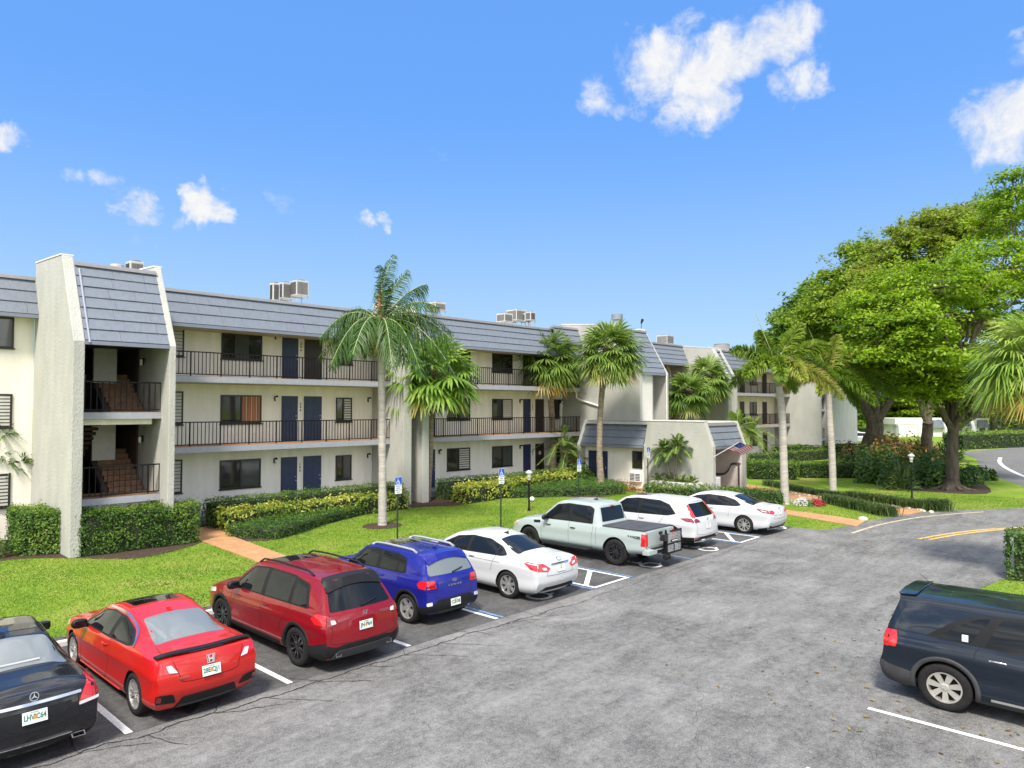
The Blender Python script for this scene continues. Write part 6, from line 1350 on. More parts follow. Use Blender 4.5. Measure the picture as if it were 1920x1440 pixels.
def broad_tree(name, base, forks, blobs, m, label, rb, group='broadleaf trees beyond the lawn', ls=.30, per=110, sub=34, cr=1.15, asp=.55, bark=None, flat=.6, roots=False):
    """tree: trunk and limbs reach each crown mass; leaves sit in clumps over the masses"""
    o = empty(name, (base[0], base[1], 0), 0, label, 'tree', group); B = np.array([base[0], base[1], 0.0]); k = MB()
    rnd = random.Random(len(label))
    f0 = np.array(forks[0])-B
    limb(k, [(0,0,-.05), f0*.12+np.array([.05,0,0]), f0*.5, f0], rb*1.0, rb*.72, 12, .06)
    k.tube([(0,0,-.05),(0,0,rb*.5),(0,0,rb*1.6)], [rb*1.7, rb*1.25, rb*.95], 12)
    if roots:
        for i in range(7):
            a = i*.9+.3; k.tube([(rb*.7*math.cos(a), rb*.7*math.sin(a), .25), (rb*1.9*math.cos(a), rb*1.9*math.sin(a), .07), (rb*3.4*math.cos(a+.2), rb*3.4*math.sin(a+.2), -.03)], [.16, .10, .05], 6)
    for f in forks[1:]: limb(k, [f0*.93, (f0*.9+(np.array(f)-B))/2+np.array([0,0,.25]), np.array(f)-B], rb*.55, rb*.34, 9, .12)
    lv = Leaves()
    for (c, ra) in blobs:
        c = np.array(c)-B; ra = np.array(ra, float)
        src = min([np.array(f)-B for f in forks], key=lambda q: np.linalg.norm(q-c))
        limb(k, [src, (src+c)/2+np.array([0,0,-.2]), c], rb*.34, rb*.12, 7, .15)
        th = rng.uniform(0, 2*np.pi, sub); cz = rng.uniform(-.75, 1, sub); sz = np.sqrt(1-cz**2); D = np.stack([np.cos(th)*sz, np.sin(th)*sz, cz], 1)
        # image-plane ellipsoid: axes right, depth, up
        Cn = c+(D[:, :1]*RT*ra[0]+D[:, 1:2]*np.array([FW[0], FW[1], 0])*ra[1]+D[:, 2:]*np.array([0,0,1.0])*ra[2])*rng.uniform(.5, 1.10, (sub, 1))
        for j in range(sub):
            if j % 3 == 0: k.tube([c+(Cn[j]-c)*.15, c+(Cn[j]-c)*.6+np.array([0,0,-.1]), Cn[j]], [rb*.09+.015, rb*.05+.012, .012], 5)
            rr = cr*rnd.uniform(.6, 1.25); q = int(per*rr*rr)
            d = unit(rng.normal(0, 1, (q, 3))); d[:, 2] = np.abs(d[:, 2])*1.0-.25; rad = rng.uniform(.25, 1.12, (q, 1))**.7*(1+.35*np.sin(3*np.arctan2(d[:, 1:2], d[:, :1])+j))
            P = Cn[j]+d*rad*np.array([1, 1, flat])*rr
            v = np.clip(.48+rnd.uniform(-.2, .2)+rng.normal(0, .17, q)+.12*d[:, 2], 0, 1)  # leaves get lighter towards the top of each clump
            lv.cloud(P, d*.6+np.array([0, 0, .8]), ls, ls*asp, v, jit=.5)
        for j in range(14):                                        # stray shoots breaking the outline
            d = unit(rng.normal(0, 1, 3)+np.array([0, 0, .5])); p0 = c+(RT*d[0]*ra[0]+np.array([FW[0], FW[1], 0])*d[1]*ra[1]+np.array([0, 0, 1.0])*d[2]*ra[2])*.95; e = p0+d*cr*rng.uniform(.7, 1.5)+np.array([0, 0, -.1])
            k.tube([p0-d*cr, (p0+e)/2+np.array([0, 0, .05]), e], [.03, .018, .006], 4)
            q = 26; t = rng.uniform(.3, 1.05, (q, 1)); P = p0+(e-p0)*t+rng.normal(0, cr*.14, (q, 3)); lv.cloud(P, np.tile([0, 0, 1.0], (q, 1))+d*.4, ls, ls*asp, np.clip(.5+rng.normal(0, .2, q), 0, 1), jit=.6)
    k.build('trunk', bark or M_bark, o, smooth='all'); lv.build('crown', m, o); return o
def pinnate(lv, st, c, d, L_, droop, ll, lw, n, ld=.35, v0=.45, plume=0.0, curl=0.0, t0=.12, vt=0.0, wind=0.0):
    """feather frond: leaflets both sides of a drooping rachis (and all round when plume)"""
    c = np.array(c, float); d = unit(np.array(d, float)); t = np.linspace(0, 1, 14)
    side = unit(np.cross(d, [0, 0, 1.0])) if abs(d[2]) < .97 else np.array(RT)
    path = lambda t: c+L_*(np.outer(t, d)-np.outer(t**2*droop, [0, 0, 1.0])+np.outer(t**2*curl, side))
    st.tube(list(path(t)), [.028*(1-.8*x)+.004 for x in t], 5)
    tt = np.repeat(np.linspace(t0, 1, n), 2)+rng.normal(0, .004, 2*n); tt = np.clip(tt, t0, 1); sg = np.tile([1, -1], n)
    P = path(tt); T = unit(path(np.clip(tt+.02, 0, 1.02))-path(tt-.02)); S = unit(np.cross(T, np.tile(np.cross(side, d), (2*n, 1)))); S = np.where((S@side)[:, None] < 0, -S, S)
    U = np.cross(S, T)
    up = rng.uniform(-plume, plume, 2*n)[:, None]*1.0 + (.25 if not plume else 0)
    D = unit(T*.75+S*sg[:, None]*(1.0-.3*abs(up))+U*up+RT*wind+rng.normal(0, .10, (2*n, 3)))
    ln = ll*(np.sin(np.pi*np.clip(.10+.86*tt, 0, 1))**.6)*rng.uniform(.85, 1.1, 2*n); ln = ln[:, None]
    g = np.array([0, 0, -1.0]); Bm = P+D*ln*.55+g*ln*ld*.22; Cm = P+D*ln*.9+g*ln*ld*.75
    sd = unit(np.cross(D, U)); v = np.clip(v0+vt*tt+rng.normal(0, .13, 2*n), 0, 1); lv.strips(P, Bm, Cm, lw*.7, lw, sd, v)
def palmate(lv, st, c, d, pet, fr, droop, v0, n=26, lw=.045, tipdroop=.35, spread=150, old=0.0):
    """fan frond: a petiole, then ribs radiating in a folded fan with drooping tips"""
    c = np.array(c, float); d = unit(np.array(d, float)); g = np.array([0, 0, -1.0]); t = np.linspace(0, 1, 6)
    pth = c+np.outer(t*pet, d)+np.outer(t*t*pet*droop*.5, g); st.tube(list(pth), [.026, .024, .022, .02, .018, .015], 5)
    e = pth[-1]; T = unit(pth[-1]-pth[-2]); S = np.cross(T, [0, 0, 1.0]); S = unit(S) if np.linalg.norm(S) > .05 else np.array(RT); U = np.cross(S, T)
    a = np.radians(np.linspace(-spread, spread, n))+rng.normal(0, .03, n); ca, sa = np.cos(a)[:, None], np.sin(a)[:, None]
    fold = (np.arange(n) % 2*2-1)[:, None]*.05
    D = unit(T*ca+S*sa+U*(.10-.35*np.abs(sa))+U*fold+T*.22); ln = (fr*(.72+.28*np.cos(a*.55))*rng.uniform(.9, 1.08, n))[:, None]
    P = np.tile(e, (n, 1))+T*ca*.02; Bm = P+D*ln*.62+g*ln*(droop*.10+tipdroop*.10); Cm = P+D*ln*.93+g*ln*(tipdroop*.55+droop*.12)
    sd = unit(np.cross(D, U+rng.normal(0, .1, (n, 3)))); v = np.clip(v0+rng.normal(0, .07, n)+old*np.abs(sa[:, 0])*.1, 0, 1)
    lv.strips(P, Bm, Cm, lw*.45, lw, sd, v)
def palm_root(name, base, label, group): return empty(name, (base[0], base[1], 0), 0, label, 'palm tree', group)
def trunk_mesh(path, radii, m, o, B, rings=0, n=12):
    P = smooth_line([np.array(p)-B for p in path], 8); k = len(P); q = MB(); r = np.interp(np.linspace(0, 1, k), np.linspace(0, 1, len(radii)), radii)
    if rings: r = [x*(1+.035*math.sin(i*rings)) for i, x in enumerate(r)]
    q.tube(P, list(r), n); return q.build('trunk', m, o, smooth='all')
def fan_palm(name, pxpath, w, radii, crown, nf, pet, fr, label, m, group='palms along the building', old=.25, boot=None, vbase=.45, lw=.045, spread=140, elmin=-42, n=26, td=.2):
    """fan palm from its trunk line in the photo at a depth"""
    path = [AT(u, v, w) for u, v in pxpath]; path[0][2] = -.03; B = np.array([path[0][0], path[0][1], 0]); o = palm_root(name, B, label, group)
    tr = trunk_mesh(path, radii, M_barks, o, B, 2.1); top = np.array(path[-1])-B; q = MB()
    if boot:
        hb = boot; prev = unit(top-(np.array(path[-2])-B)); q.tube([top-prev*hb, top-prev*hb*.5, top, top+prev*.15], [radii[-1]*1.15, radii[-1]*2.0, radii[-1]*2.3, radii[-1]*1.2], 10)
        for i in range(26):
            a = i*2.4; z = rng.uniform(0, hb); c = top-prev*z; rr = radii[-1]*(1.7-.4*z/hb); d = np.array([math.cos(a), math.sin(a), .55]); q.tube([c+d*rr*.7, c+d*rr*1.5], [.05, .02], 4)
        q.build('leaf_bases', M_boot, o, smooth=30)
    lv = Leaves(); st = MB()
    for i in range(nf):
        f = (i+.5)/nf; el = math.asin(math.sin(R(80))+(math.sin(R(elmin))-math.sin(R(80)))*f); az = i*2.39996+rng.normal(0, .12); d = (math.cos(az)*math.cos(el), math.sin(az)*math.cos(el), math.sin(el))
        v0 = vbase+rng.normal(0, .07)+(.12 if f < .3 else 0)
        if f > 1-old: v0 += (f-(1-old))/old*(.62 if rng.uniform() < .62 else .25)
        palmate(lv, st, top+np.array([0, 0, .12-.25*f]), d, pet*rng.uniform(.85, 1.1)*(.62+.38*math.cos(el)), fr*rng.uniform(.9, 1.08), .20+.25*f, min(v0, 1), n=n, lw=lw, tipdroop=td+.22*f, spread=spread)
    st.build('petioles', M_shaft, o); lv.build('crown', m, o, None); return o
# ================================================================ PLANTING
def BQ(*pts): return [tuple(BW(s, d, 0)[:2]) for s, d in pts]
# ---- hedges
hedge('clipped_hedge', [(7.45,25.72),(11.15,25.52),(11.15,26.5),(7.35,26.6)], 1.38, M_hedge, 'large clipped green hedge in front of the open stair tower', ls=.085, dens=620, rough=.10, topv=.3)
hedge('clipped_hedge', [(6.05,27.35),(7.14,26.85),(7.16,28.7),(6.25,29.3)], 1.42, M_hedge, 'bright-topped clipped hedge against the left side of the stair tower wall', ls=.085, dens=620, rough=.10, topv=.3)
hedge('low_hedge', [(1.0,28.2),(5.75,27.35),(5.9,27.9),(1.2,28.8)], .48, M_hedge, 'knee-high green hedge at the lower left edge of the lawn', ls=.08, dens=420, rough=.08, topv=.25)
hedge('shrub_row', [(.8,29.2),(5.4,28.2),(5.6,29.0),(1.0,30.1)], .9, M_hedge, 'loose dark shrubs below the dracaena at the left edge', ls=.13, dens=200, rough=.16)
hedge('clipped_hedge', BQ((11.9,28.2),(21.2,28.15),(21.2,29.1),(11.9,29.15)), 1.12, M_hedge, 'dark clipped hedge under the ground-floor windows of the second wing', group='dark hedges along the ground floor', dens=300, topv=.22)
hedge('gold_hedge', BQ((11.9,27.0),(14.5,27.05),(20.9,27.3),(20.9,28.0),(12.0,27.9)), .80, M_hedgey, 'yellow variegated hedge left of the tall queen palm trunk', cat='hedge', ls=.14, dens=190, rough=.15, topv=.15, group='yellow variegated hedges')
hedge('low_hedge', BQ((11.6,26.2),(11.95,25.2),(12.7,24.35),(14.0,24.9),(15.6,26.0),(18.3,27.2),(13.5,26.9)), .46, M_cover, 'low spreading ground-cover hedge beside the left brick path', ls=.07, dens=420, rough=.07, topv=.2)
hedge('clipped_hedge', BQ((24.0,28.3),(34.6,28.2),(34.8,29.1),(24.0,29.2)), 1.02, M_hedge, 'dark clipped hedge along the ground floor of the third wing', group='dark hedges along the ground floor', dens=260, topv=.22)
hedge('gold_hedge', BQ((23.7,26.5),(28.0,26.9),(35.6,27.6),(35.4,28.1),(28,27.9),(23.8,27.6)), .86, M_hedgey, 'yellow variegated hedge right of the fan palm trunk', ls=.15, dens=170, rough=.16, topv=.15, group='yellow variegated hedges')
hedge('low_hedge', BQ((26.9,26.6),(29.4,25.0),(32.6,23.2),(33.6,24.2),(35.2,27.2),(30.5,27.2)), .52, M_cover, 'low dark ground-cover hedge around the two cabbage palms', ls=.08, dens=330, rough=.08, topv=.15)
hedge('clipped_hedge', BQ((32.9,22.3),(33.1,19.6),(33.7,16.5),(34.6,15.2),(35.3,15.5),(34.9,17.4),(34.3,19.5),(33.9,22.4)), .60, M_hedge, 'knee-high loose hedge in front of the entrance lobby planter', ls=.10, dens=260, rough=.12, topv=.2)
hedge('clipped_hedge', BQ((45.3,22.2),(47.0,19.6),(49.0,20.9),(47.5,23.5)), 1.12, M_hedge, 'thick clipped hedge right of the lobby porch', ls=.12, dens=170, rough=.1, topv=.3)
hedge('clipped_hedge', BQ((48.6,20.0),(51.6,16.9),(52.6,17.9),(49.8,20.9)), 1.0, M_hedge, 'sunlit clipped hedge between the two foxtail palm trunks', ls=.12, dens=170, rough=.1, topv=.35)
hedge('clipped_hedge', BQ((52.0,27.6),(68.0,25.6),(68.2,26.4),(52.2,28.4)), .9, M_hedge, 'long low hedge along the foot of the far wing', ls=.14, dens=90, rough=.1, topv=.3)
hedge('clipped_hedge', [G2(1806,843.5),G2(1925,838.5),(126,8.5),(128,11),(100,20.5),(97,20.5)], 1.75, M_hedge, 'long bright clipped hedge beyond the far road', ls=.24, dens=26, rough=.14, topv=.35)
hedge('clipped_hedge', [(24.0,3.55),(24.25,3.0),(24.9,-.5),(26.2,-.3),(25.6,3.2),(25.2,3.7)], 1.3, M_hedge, 'clipped hedge on the small lawn at the right edge', ls=.085, dens=420, rough=.08, topv=.3)
hedge('clipped_hedge', [(66,26.5),(74,22.0),(75,24.0),(67,28.5)], 1.2, M_hedge, 'shaded hedge beside the end tower behind the foxtail palms', ls=.16, dens=80, topv=.1)
# ---- rough borders along the main walk
def liriope(name, pts, w, h, label, group='grassy border clumps along the walk'):
    P = smooth_line(pts, 10); P = [np.array(p[:2]) for p in P]; c = P[len(P)//2]; o = empty(name, (c[0], c[1], 0), 0, label, 'border plant', group); lv = Leaves()
    for p in P:
        n = 90; q = p+rng.normal(0, w*.30, (n, 2)); az = rng.uniform(0, 2*np.pi, n); A = np.concatenate([q, np.full((n, 1), .02)], 1); d = np.stack([np.cos(az), np.sin(az), np.zeros(n)], 1); L_ = (h*rng.uniform(.7, 1.3, n))[:, None]
        lv.strips(A, A+d*L_*.25+np.array([0,0,.8])*L_, A+d*L_*.75+np.array([0,0,.75])*L_, .012, .014, np.stack([-np.sin(az), np.cos(az), np.zeros(n)], 1), np.clip(.5+rng.normal(0, .2, n), 0, 1))
    lv.build('leaves', M_liri, o, (c[0], c[1], 0))
liriope('liriope_border', [G2(*p) for p in [(1440,910),(1480,918),(1530,928),(1570,933)]], .55, .32, 'grassy border on the upper edge of the main walk near the palms')
liriope('liriope_border', [G2(*p) for p in [(1592,936),(1640,942),(1690,950),(1722,955)]], .6, .42, 'thick grassy border between the main walk and the lamp post')
liriope('liriope_border', [G2(1738,957),G2(1765,957)], .75, .52, 'round grassy clump at the road end of the main walk')
liriope('liriope_border', [G2(*p) for p in [(1553,943),(1590,951),(1640,962),(1668,968)]], .6, .44, 'grassy border on the lower edge of the main walk beside the red flowers')
liriope('liriope_border', [G2(*p) for p in [(1370,930),(1410,938),(1448,943)]], .7, .5, 'yellow-green grassy clumps behind the last white sedan')
pb = MB(); rr2 = random.Random(3)
for pts in ([(1485,925.5),(1572,938),(1640,947),(1708,955),(1735,960)],):
    P = smooth_line([G2(*p) for p in pts], 9)
    for p in P: q = MB(); s_ = rr2.uniform(.06, .12); pb.lathe([(.001,-.02),(s_,.0),(s_*.8,s_*.6),(.001,s_*.8)], (p[0]+rr2.uniform(-.05,.05), p[1]+rr2.uniform(-.05,.05), .02), 7)
o = pb.build('edging_stones', mat('pale_stone', (.55,.48,.38), .9, var=.2)); tag(o, 'row of pale edging stones along the main walk', 'stones', kind='stuff')
for (u, v, wpx, hpx, lab, kk) in ((1668,977,.5,.28,'pale boulder at the road end of the small path','boulder'), (1746,962,.28,.2,'small pale stone at the end of the grassy border','boulder')):
    c = G(u-50 if u == 1668 else u, v if u != 1668 else 976); q = MB(); q.lathe([(.001,-.05),(.30,.0),(.34,.10),(.24,.22),(.001,.27)], n=9); q.v = [(x*wpx*1.6*(1+.2*math.sin(7*z+x*9)), y*wpx*1.2, z*hpx/.42) for x, y, z in q.v]; o = q.build('boulder', MATS['pale_stone'], smooth=50); o.location = (c[0], c[1], 0); tag(o, lab, 'stone')
# flowers
mound('flowering_shrub', G(1505,947), .55, .42, M_petw, 'white flowering bedding by the walk next to the red flowers', 'flowers', ls=.07, n=900, asp=.8); mound('flowering_shrub', G(1533,949), .35, .38, M_petr, 'small clump of red flowers beside the white ones', 'flowers', ls=.07, n=600, asp=.8)
mound('low_shrub', G(1519,948), .45, .36, M_hedge, 'small green bush between the white and the red flowers', ls=.08, n=600)
mound('bedding_shrub', G(1165,917), .75, .55, M_crot, 'brownish bedding shrub by the lobby door', ls=.12, n=500); mound('bedding_shrub', G(1185,921), .5, .45, M_crot, 'small brownish bush below the wall air conditioner', ls=.10, n=350)
# ---- shrub bed under the trees
for i, (u, v, r, h, lab) in enumerate([(1602,893,1.5,1.9,'large philodendron at the left end of the tree bed'),(1640,904,1.35,1.6,'philodendron mound left of the yucca-like plant'),(1672,910,1.1,1.3,'low philodendron at the front of the tree bed'),(1652,884,1.6,2.0,'tall philodendron at the back of the tree bed'),(1700,892,1.5,1.8,'dense philodendron in the middle of the tree bed'),(1735,908,1.3,1.5,'philodendron right of the lamp post'),(1768,914,1.2,1.6,'dark philodendron against the big tree trunk'),(1745,886,1.5,1.8,'philodendron behind the lamp post'),(1812,906,1.0,1.2,'leafy clump right of the big tree trunk'),(1838,900,.8,.9,'small leafy clump at the right end of the tree bed')]):
    mound('philodendron', G(u, v), r, h, M_phil, lab, group='leafy shrubs in the tree bed', ls=.30, n=1000, asp=.5)
mound('spiky_plant', G(1692,919), .9, 1.5, M_liri, 'spiky strap-leaved plant at the front of the tree bed', ls=.9, n=150, asp=.09, spiky=True)
mound('croton', G(1680,868), 2.3, 2.6, M_crot, 'orange and bronze croton bush in the tree bed', ls=.38, n=1500, asp=.45); mound('croton', G(1725,866), 1.9, 2.2, M_crot, 'smaller bronze croton behind the slim trunk', ls=.38, n=1000, asp=.45)
mound('sago_plant', G(1770,862), 1.4, 1.4, M_date, 'dark spiky plant left of the big trunk, beyond the bed', ls=1.2, n=160, asp=.12, spiky=True)
mound('dark_shrub', G(1590,858), 1.6, 1.6, M_crot, 'dark reddish shrub behind the second foxtail palm', ls=.3, n=600)
# ---- dracaena clump at the left edge
db = G(22, 1008); o = empty('dracaena', (db[0], db[1], 0), 0, 'tall multi-stemmed dracaena with spiky heads at the left edge', 'plant'); B = np.array([db[0], db[1], 0]); st = MB(); lv = Leaves(); w = np.dot(db-EYEV, FW)
for i, (u, v, u0) in enumerate([(8,815,14),(21,812,18),(22,842,26),(33,842,30),(6,862,8),(43,868,36),(-2,890,4),(12,897,16),(-14,850,0),(30,880,34),(2,925,6)]):
    dw = (i % 4-1.5)*.35; e = AT(u, v, w+dw)-B; s0 = AT(u0, 1000, w+dw*.6)-B; s0[2] = 0; mid = (s0+e)/2+np.array([rng.normal(0,.12), rng.normal(0,.12), .2]); limb(st, [s0, mid, e], .055, .032, 6)
    n = 95; az = rng.uniform(0, 2*np.pi, n); el = np.radians(rng.uniform(-25, 85, n)); d = np.stack([np.cos(az)*np.cos(el), np.sin(az)*np.cos(el), np.sin(el)], 1); L_ = rng.uniform(.42, .68, n)[:, None]
    lv.strips(np.tile(e, (n, 1)), e+d*L_*.55, e+d*L_-np.array([0,0,1])*L_*.22, .024, .032, unit(np.cross(d, rng.normal(0, 1, (n, 3)))), np.clip(.5+rng.normal(0, .2, n), 0, 1))
st.build('stems', M_barkp, o); lv.build('leaf_heads', M_date, o)
# ---- queen palm, front left of the gap between wings
def queen():
    w = np.dot(G(717,985)-EYEV, FW); path = [AT(u, v, w) for u, v in [(717,985),(717,900),(716,800),(715,700),(713,640)]]; path[0][2] = -.03; B = np.array([path[0][0], path[0][1], 0])
    o = palm_root('queen_palm', B, 'tall queen palm with a pale trunk and windswept feathery crown', None); trunk_mesh(path, [.185,.155,.145,.135,.125], M_barkp, o, B, 1.6, 14)
    q = MB(); f = np.array(path[0])-B; z = [.25,.5,.9,1.3,1.6,2.0,2.15]; q.tube([(f[0]+.0, f[1], h) for h in z], [.175,.192,.183,.180,.176,.172,.166], 14, caps=False); 
    top = np.array(path[-1])-B; sh = MB(); sh.tube([top-np.array([0,0,.15]), top+np.array([0,0,.3]), top+np.array([-.02,0,.9]), top+np.array([-.02,0,1.25])], [.17,.24,.17,.08], 12); sh.build('leaf_bases', mat('fibrous_leaf_base', (.30,.17,.075), .9, var=.5, vscale=9, bump=.8), o, smooth='all')
    sp = MB(); sp.tube([top+np.array([0,0,.8]), top+np.array([-.05,0,1.7]), top+np.array([-.03,0,2.35])], [.06,.075,.01], 8); sp.build('flower_spathe', mat('russet_spathe', (.34,.10,.045), .7), o, smooth='all')
    fl = Leaves(); n = 1500; P = top+np.array([.08,-.05,.10])+rng.normal(0, 1, (n, 3))*np.array([.17,.17,.34]); P = P-FW*.32; fl.cloud(P, np.tile([0,0,-1.0], (n, 1)), .12, .02, np.clip(rng.normal(.6, .25, n), 0, 1), jit=1.0); fl.build('flower_cluster', leaf_mat('yellow_flower_spray', [(.34,.20,.04),(.52,.40,.07),(.58,.50,.12)], .2), o)
    lv = Leaves(); st = MB(); c = top+np.array([0,0,.75])
    for (r, u, f_, L_, dr, cu) in [(-.12,1,.15,3.0,.02,.30),(.22,.95,-.2,2.7,.16,.3),(.05,1,.3,2.5,.05,.4),(.55,.85,.1,3.3,.34,.0),(.72,.70,-.25,3.5,.52,0),(.80,.62,.3,3.7,.66,0),(.85,.52,-.2,3.9,.80,0),(.88,.45,.2,3.9,.88,0),(.85,.35,-.35,3.6,.95,0),(.65,.40,.5,3.2,1.1,0),(.55,.35,-.55,3.0,1.15,0),
        (-.60,.78,.2,3.0,.72,0),(-.72,.68,-.25,3.2,.88,0),(-.80,.58,.1,3.2,1.02,0),(-.70,.50,.35,3.0,1.12,0),(-.50,.50,-.55,2.8,1.2,0),(-.25,.55,-.8,2.6,1.1,0),(.25,.5,.85,2.8,1.0,0),(.30,.45,-.8,2.8,1.15,0),(-.35,.6,.75,2.7,1.0,0)]:
        d = RT*r+np.array([0,0,1.0])*u+np.array([FW[0],FW[1],0])*f_; pinnate(lv, st, c, d, L_, dr, .80, .018, 74, ld=1.2, v0=.45, plume=.7, curl=cu*.9, wind=.30)
    lv.build('crown', M_queen, o); st.build('frond_stalks', M_shaft, o)
queen()
# ---- fan palms
wl = np.dot(G(800,938)-EYEV, FW)
fan_palm('fan_palm', [(800,938),(806,860),(809,775),(814,700)], wl, [.21,.155,.14,.135], None, 48, 1.6, 1.45, 'broad-leaved fan palm between the narrow fin walls and the third wing', M_fanb, old=.12, boot=.6, vbase=.40, lw=.075, spread=150, elmin=-30, n=24, td=.26)
w1 = np.dot(G(1038,905)-EYEV, FW); w2 = np.dot(G(1128,922)-EYEV, FW)
fan_palm('cabbage_palm', [(1038,905),(1037,830),(1033,750),(1027,672)], w1, [.24,.19,.19,.20], None, 64, 1.5, 1.3, 'cabbage palm with a greener crown, left of the pair by the lobby', M_fan, old=.30, boot=1.5, vbase=.36, lw=.045, n=26)
fan_palm('cabbage_palm', [(1128,922),(1124,850),(1126,770),(1133,700),(1143,655)], w2, [.24,.17,.16,.17,.17], None, 64, 1.3, 1.22, 'cabbage palm with orange dying fronds, right of the pair by the lobby', M_fan, old=.34, boot=1.5, vbase=.38, lw=.045, n=26)
fan_palm('cabbage_palm', [(1281,868),(1283,800),(1290,735)], 50.0, [.28,.22,.20], None, 36, 1.1, 1.15, 'left one of the twin cabbage palms rising behind the lobby roof', M_fan, old=.2, boot=.9, vbase=.30, lw=.05)
fan_palm('cabbage_palm', [(1296,865),(1306,790),(1326,705)], 53.5, [.28,.22,.20], None, 36, 1.2, 1.2, 'right, taller one of the twin cabbage palms behind the lobby roof', M_fan, old=.2, boot=.7, vbase=.42, lw=.05)
fan_palm('cabbage_palm', [(1962,1092),(1958,900),(1948,740),(1944,668)], 19.6, [.22,.17,.16,.16], None, 56, 1.0, 1.05, 'cabbage palm crown with yellowing fronds cut by the right edge', M_fanb, old=.45, boot=.8, vbase=.52, lw=.026, n=36, td=.4)
# ---- foxtail palms
def foxtail(pts, w, label, fr, topdz=.0, seed=0):
    path = [AT(u, v, w) for u, v in pts]; path[0][2] = -.03; B = np.array([path[0][0], path[0][1], 0]); o = palm_root('foxtail_palm', B, label, 'foxtail palms by the main walk'); trunk_mesh(path, [.20,.185,.18,.165], M_barkp, o, B, 2.6, 14)
    top = np.array(path[-1])-B; dirn = unit(top-(np.array(path[-2])-B)); sh = MB(); sh.tube([top-dirn*.05, top+dirn*.25, top+dirn*.8, top+dirn*1.35], [.17,.20,.13,.07], 12); sh.build('crownshaft', M_shaft, o, smooth='all')
    lv = Leaves(); st = MB(); c = top+dirn*1.1
    for (r, u, f_, L_, dr, v0) in fr:
        d = RT*r+np.array([0,0,1.0])*u+np.array([FW[0],FW[1],0])*f_; pinnate(lv, st, c, d, L_*(1.12 if r < .5 else 1.28), dr*.72, .64, .028, 250, ld=.3, v0=v0, plume=1.9, t0=.08)
    sp = MB(); sp.tube([c, c+np.array([0,0,1.5])+RT*(-.6), c+np.array([0,0,2.6])+RT*(-1.05)], [.03,.02,.004], 5); sp.build('spear_leaf', M_shaft, o)
    lv.build('crown', M_fox, o); st.build('frond_stalks', M_shaft, o)
w = np.dot(G(1472,945)-EYEV, FW)
foxtail([(1472,945),(1469,850),(1466,770),(1460,722)], w, 'left foxtail palm with bushy plume fronds beside the main walk', [(.55,.95,.1,2.3,.25,.60),(.9,.7,-.1,2.6,.5,.50),(1.0,.35,.2,2.8,.75,.45),(.9,.1,-.3,2.4,.95,.85),(.5,.15,.6,2.3,.9,.4),(-.35,.9,.2,1.9,.2,.4),(-.95,.62,-.1,2.5,.45,.35),(-.75,.35,-.4,2.1,.95,.55),(-.55,.2,.4,2.2,1.05,.5),(-.2,.3,-.9,2.0,1.0,.5),(.25,.3,-.8,2.0,1.05,.8),(.1,.5,.9,2.1,.6,.4)])
w = np.dot(G(1562,922)-EYEV, FW)
foxtail([(1562,922),(1560,850),(1556,790),(1553,735)], w, 'right foxtail palm with yellow-tipped plume fronds beside the main walk', [(.3,1,.1,2.4,.2,.75),(.75,.8,-.1,2.8,.45,.72),(1.0,.55,.1,3.1,.65,.68),(1.0,.3,-.2,3.0,.85,.35),(.7,.1,.5,2.6,1.0,.25),(.45,.1,-.6,2.5,1.1,.3),(-.2,.95,.2,2.2,.25,.68),(-.75,.8,.0,2.5,.45,.45),(-1.0,.5,-.15,2.8,.7,.40),(-.9,.2,.3,2.5,.95,.88),(-.45,.2,-.7,2.3,1.0,.82),(.1,.4,.9,2.4,.7,.4)])
# ---- small feather palms
def feather_palm(name, base, stems, L_, label, m=M_date, nfr=18, group=None, ll=.34, z0=0):
    B = np.array([base[0], base[1], z0]); o = empty(name, tuple(B), 0, label, 'palm tree', group); lv = Leaves(); st = MB(); tk = MB()
    for (dx, dy, h) in stems:
        limb(tk, [(dx*.3, dy*.3, -.03), (dx*.7, dy*.7, h*.55), (dx, dy, h)], .075, .065, 8); c = np.array([dx, dy, h])
        for i in range(nfr):
            f = (i+.5)/nfr; el = R(82-92*f); az = i*2.4+dx; d = (math.cos(az)*math.cos(el), math.sin(az)*math.cos(el), math.sin(el)); pinnate(lv, st, c, d, L_*rng.uniform(.85, 1.1), .35+.45*f, ll, .013, 40, ld=.35, v0=.45)
    tk.build('trunk', M_barks, o, smooth='all'); st.build('frond_stalks', M_shaft, o); lv.build('crown', m, o)
p_ = BW(34.68, 21.5, 0); feather_palm('pygmy_date_palm', p_, [(.05,.55,1.75),(-.1,-.35,1.95)], 1.15, 'pygmy date palm with two stems growing from the lobby planter', z0=.62, nfr=20)
sg = empty('sago_palm', (p_[0], p_[1], .62), 0, 'row of low dark green ferny sago fronds filling the lobby planter', 'plant'); lv = Leaves(); st = MB()
for (dx, dy) in ((.02,.95),(.0,.2),(-.02,-.5),(.03,-1.1)):
    for i in range(16):
        el = R(70-75*(i/16)); az = i*2.4+dy; pinnate(lv, st, (dx*.5, dy, .05), (math.cos(az)*math.cos(el), math.sin(az)*math.cos(el), math.sin(el)), .75, .3, .16, .010, 30, ld=.2, v0=.5)
lv.build('fronds', M_date, sg); st.build('frond_stalks', M_shaft, sg)
p_ = BW(34.9, 29.4, 0); feather_palm('areca_palm', p_, [(0,0,1.9),(.5,-.3,1.4),(-.3,.2,2.6)], 2.0, 'dark feathery areca palm in the corner left of the lobby', nfr=14, ll=.42)
p_ = AT(1382,900,53.0); feather_palm('date_palm', (p_[0], p_[1]), [(0,0,3.2),(.9,-.7,2.7)], 2.4, 'bright date palm behind the right end of the lobby', M_fox, nfr=24, ll=.45)
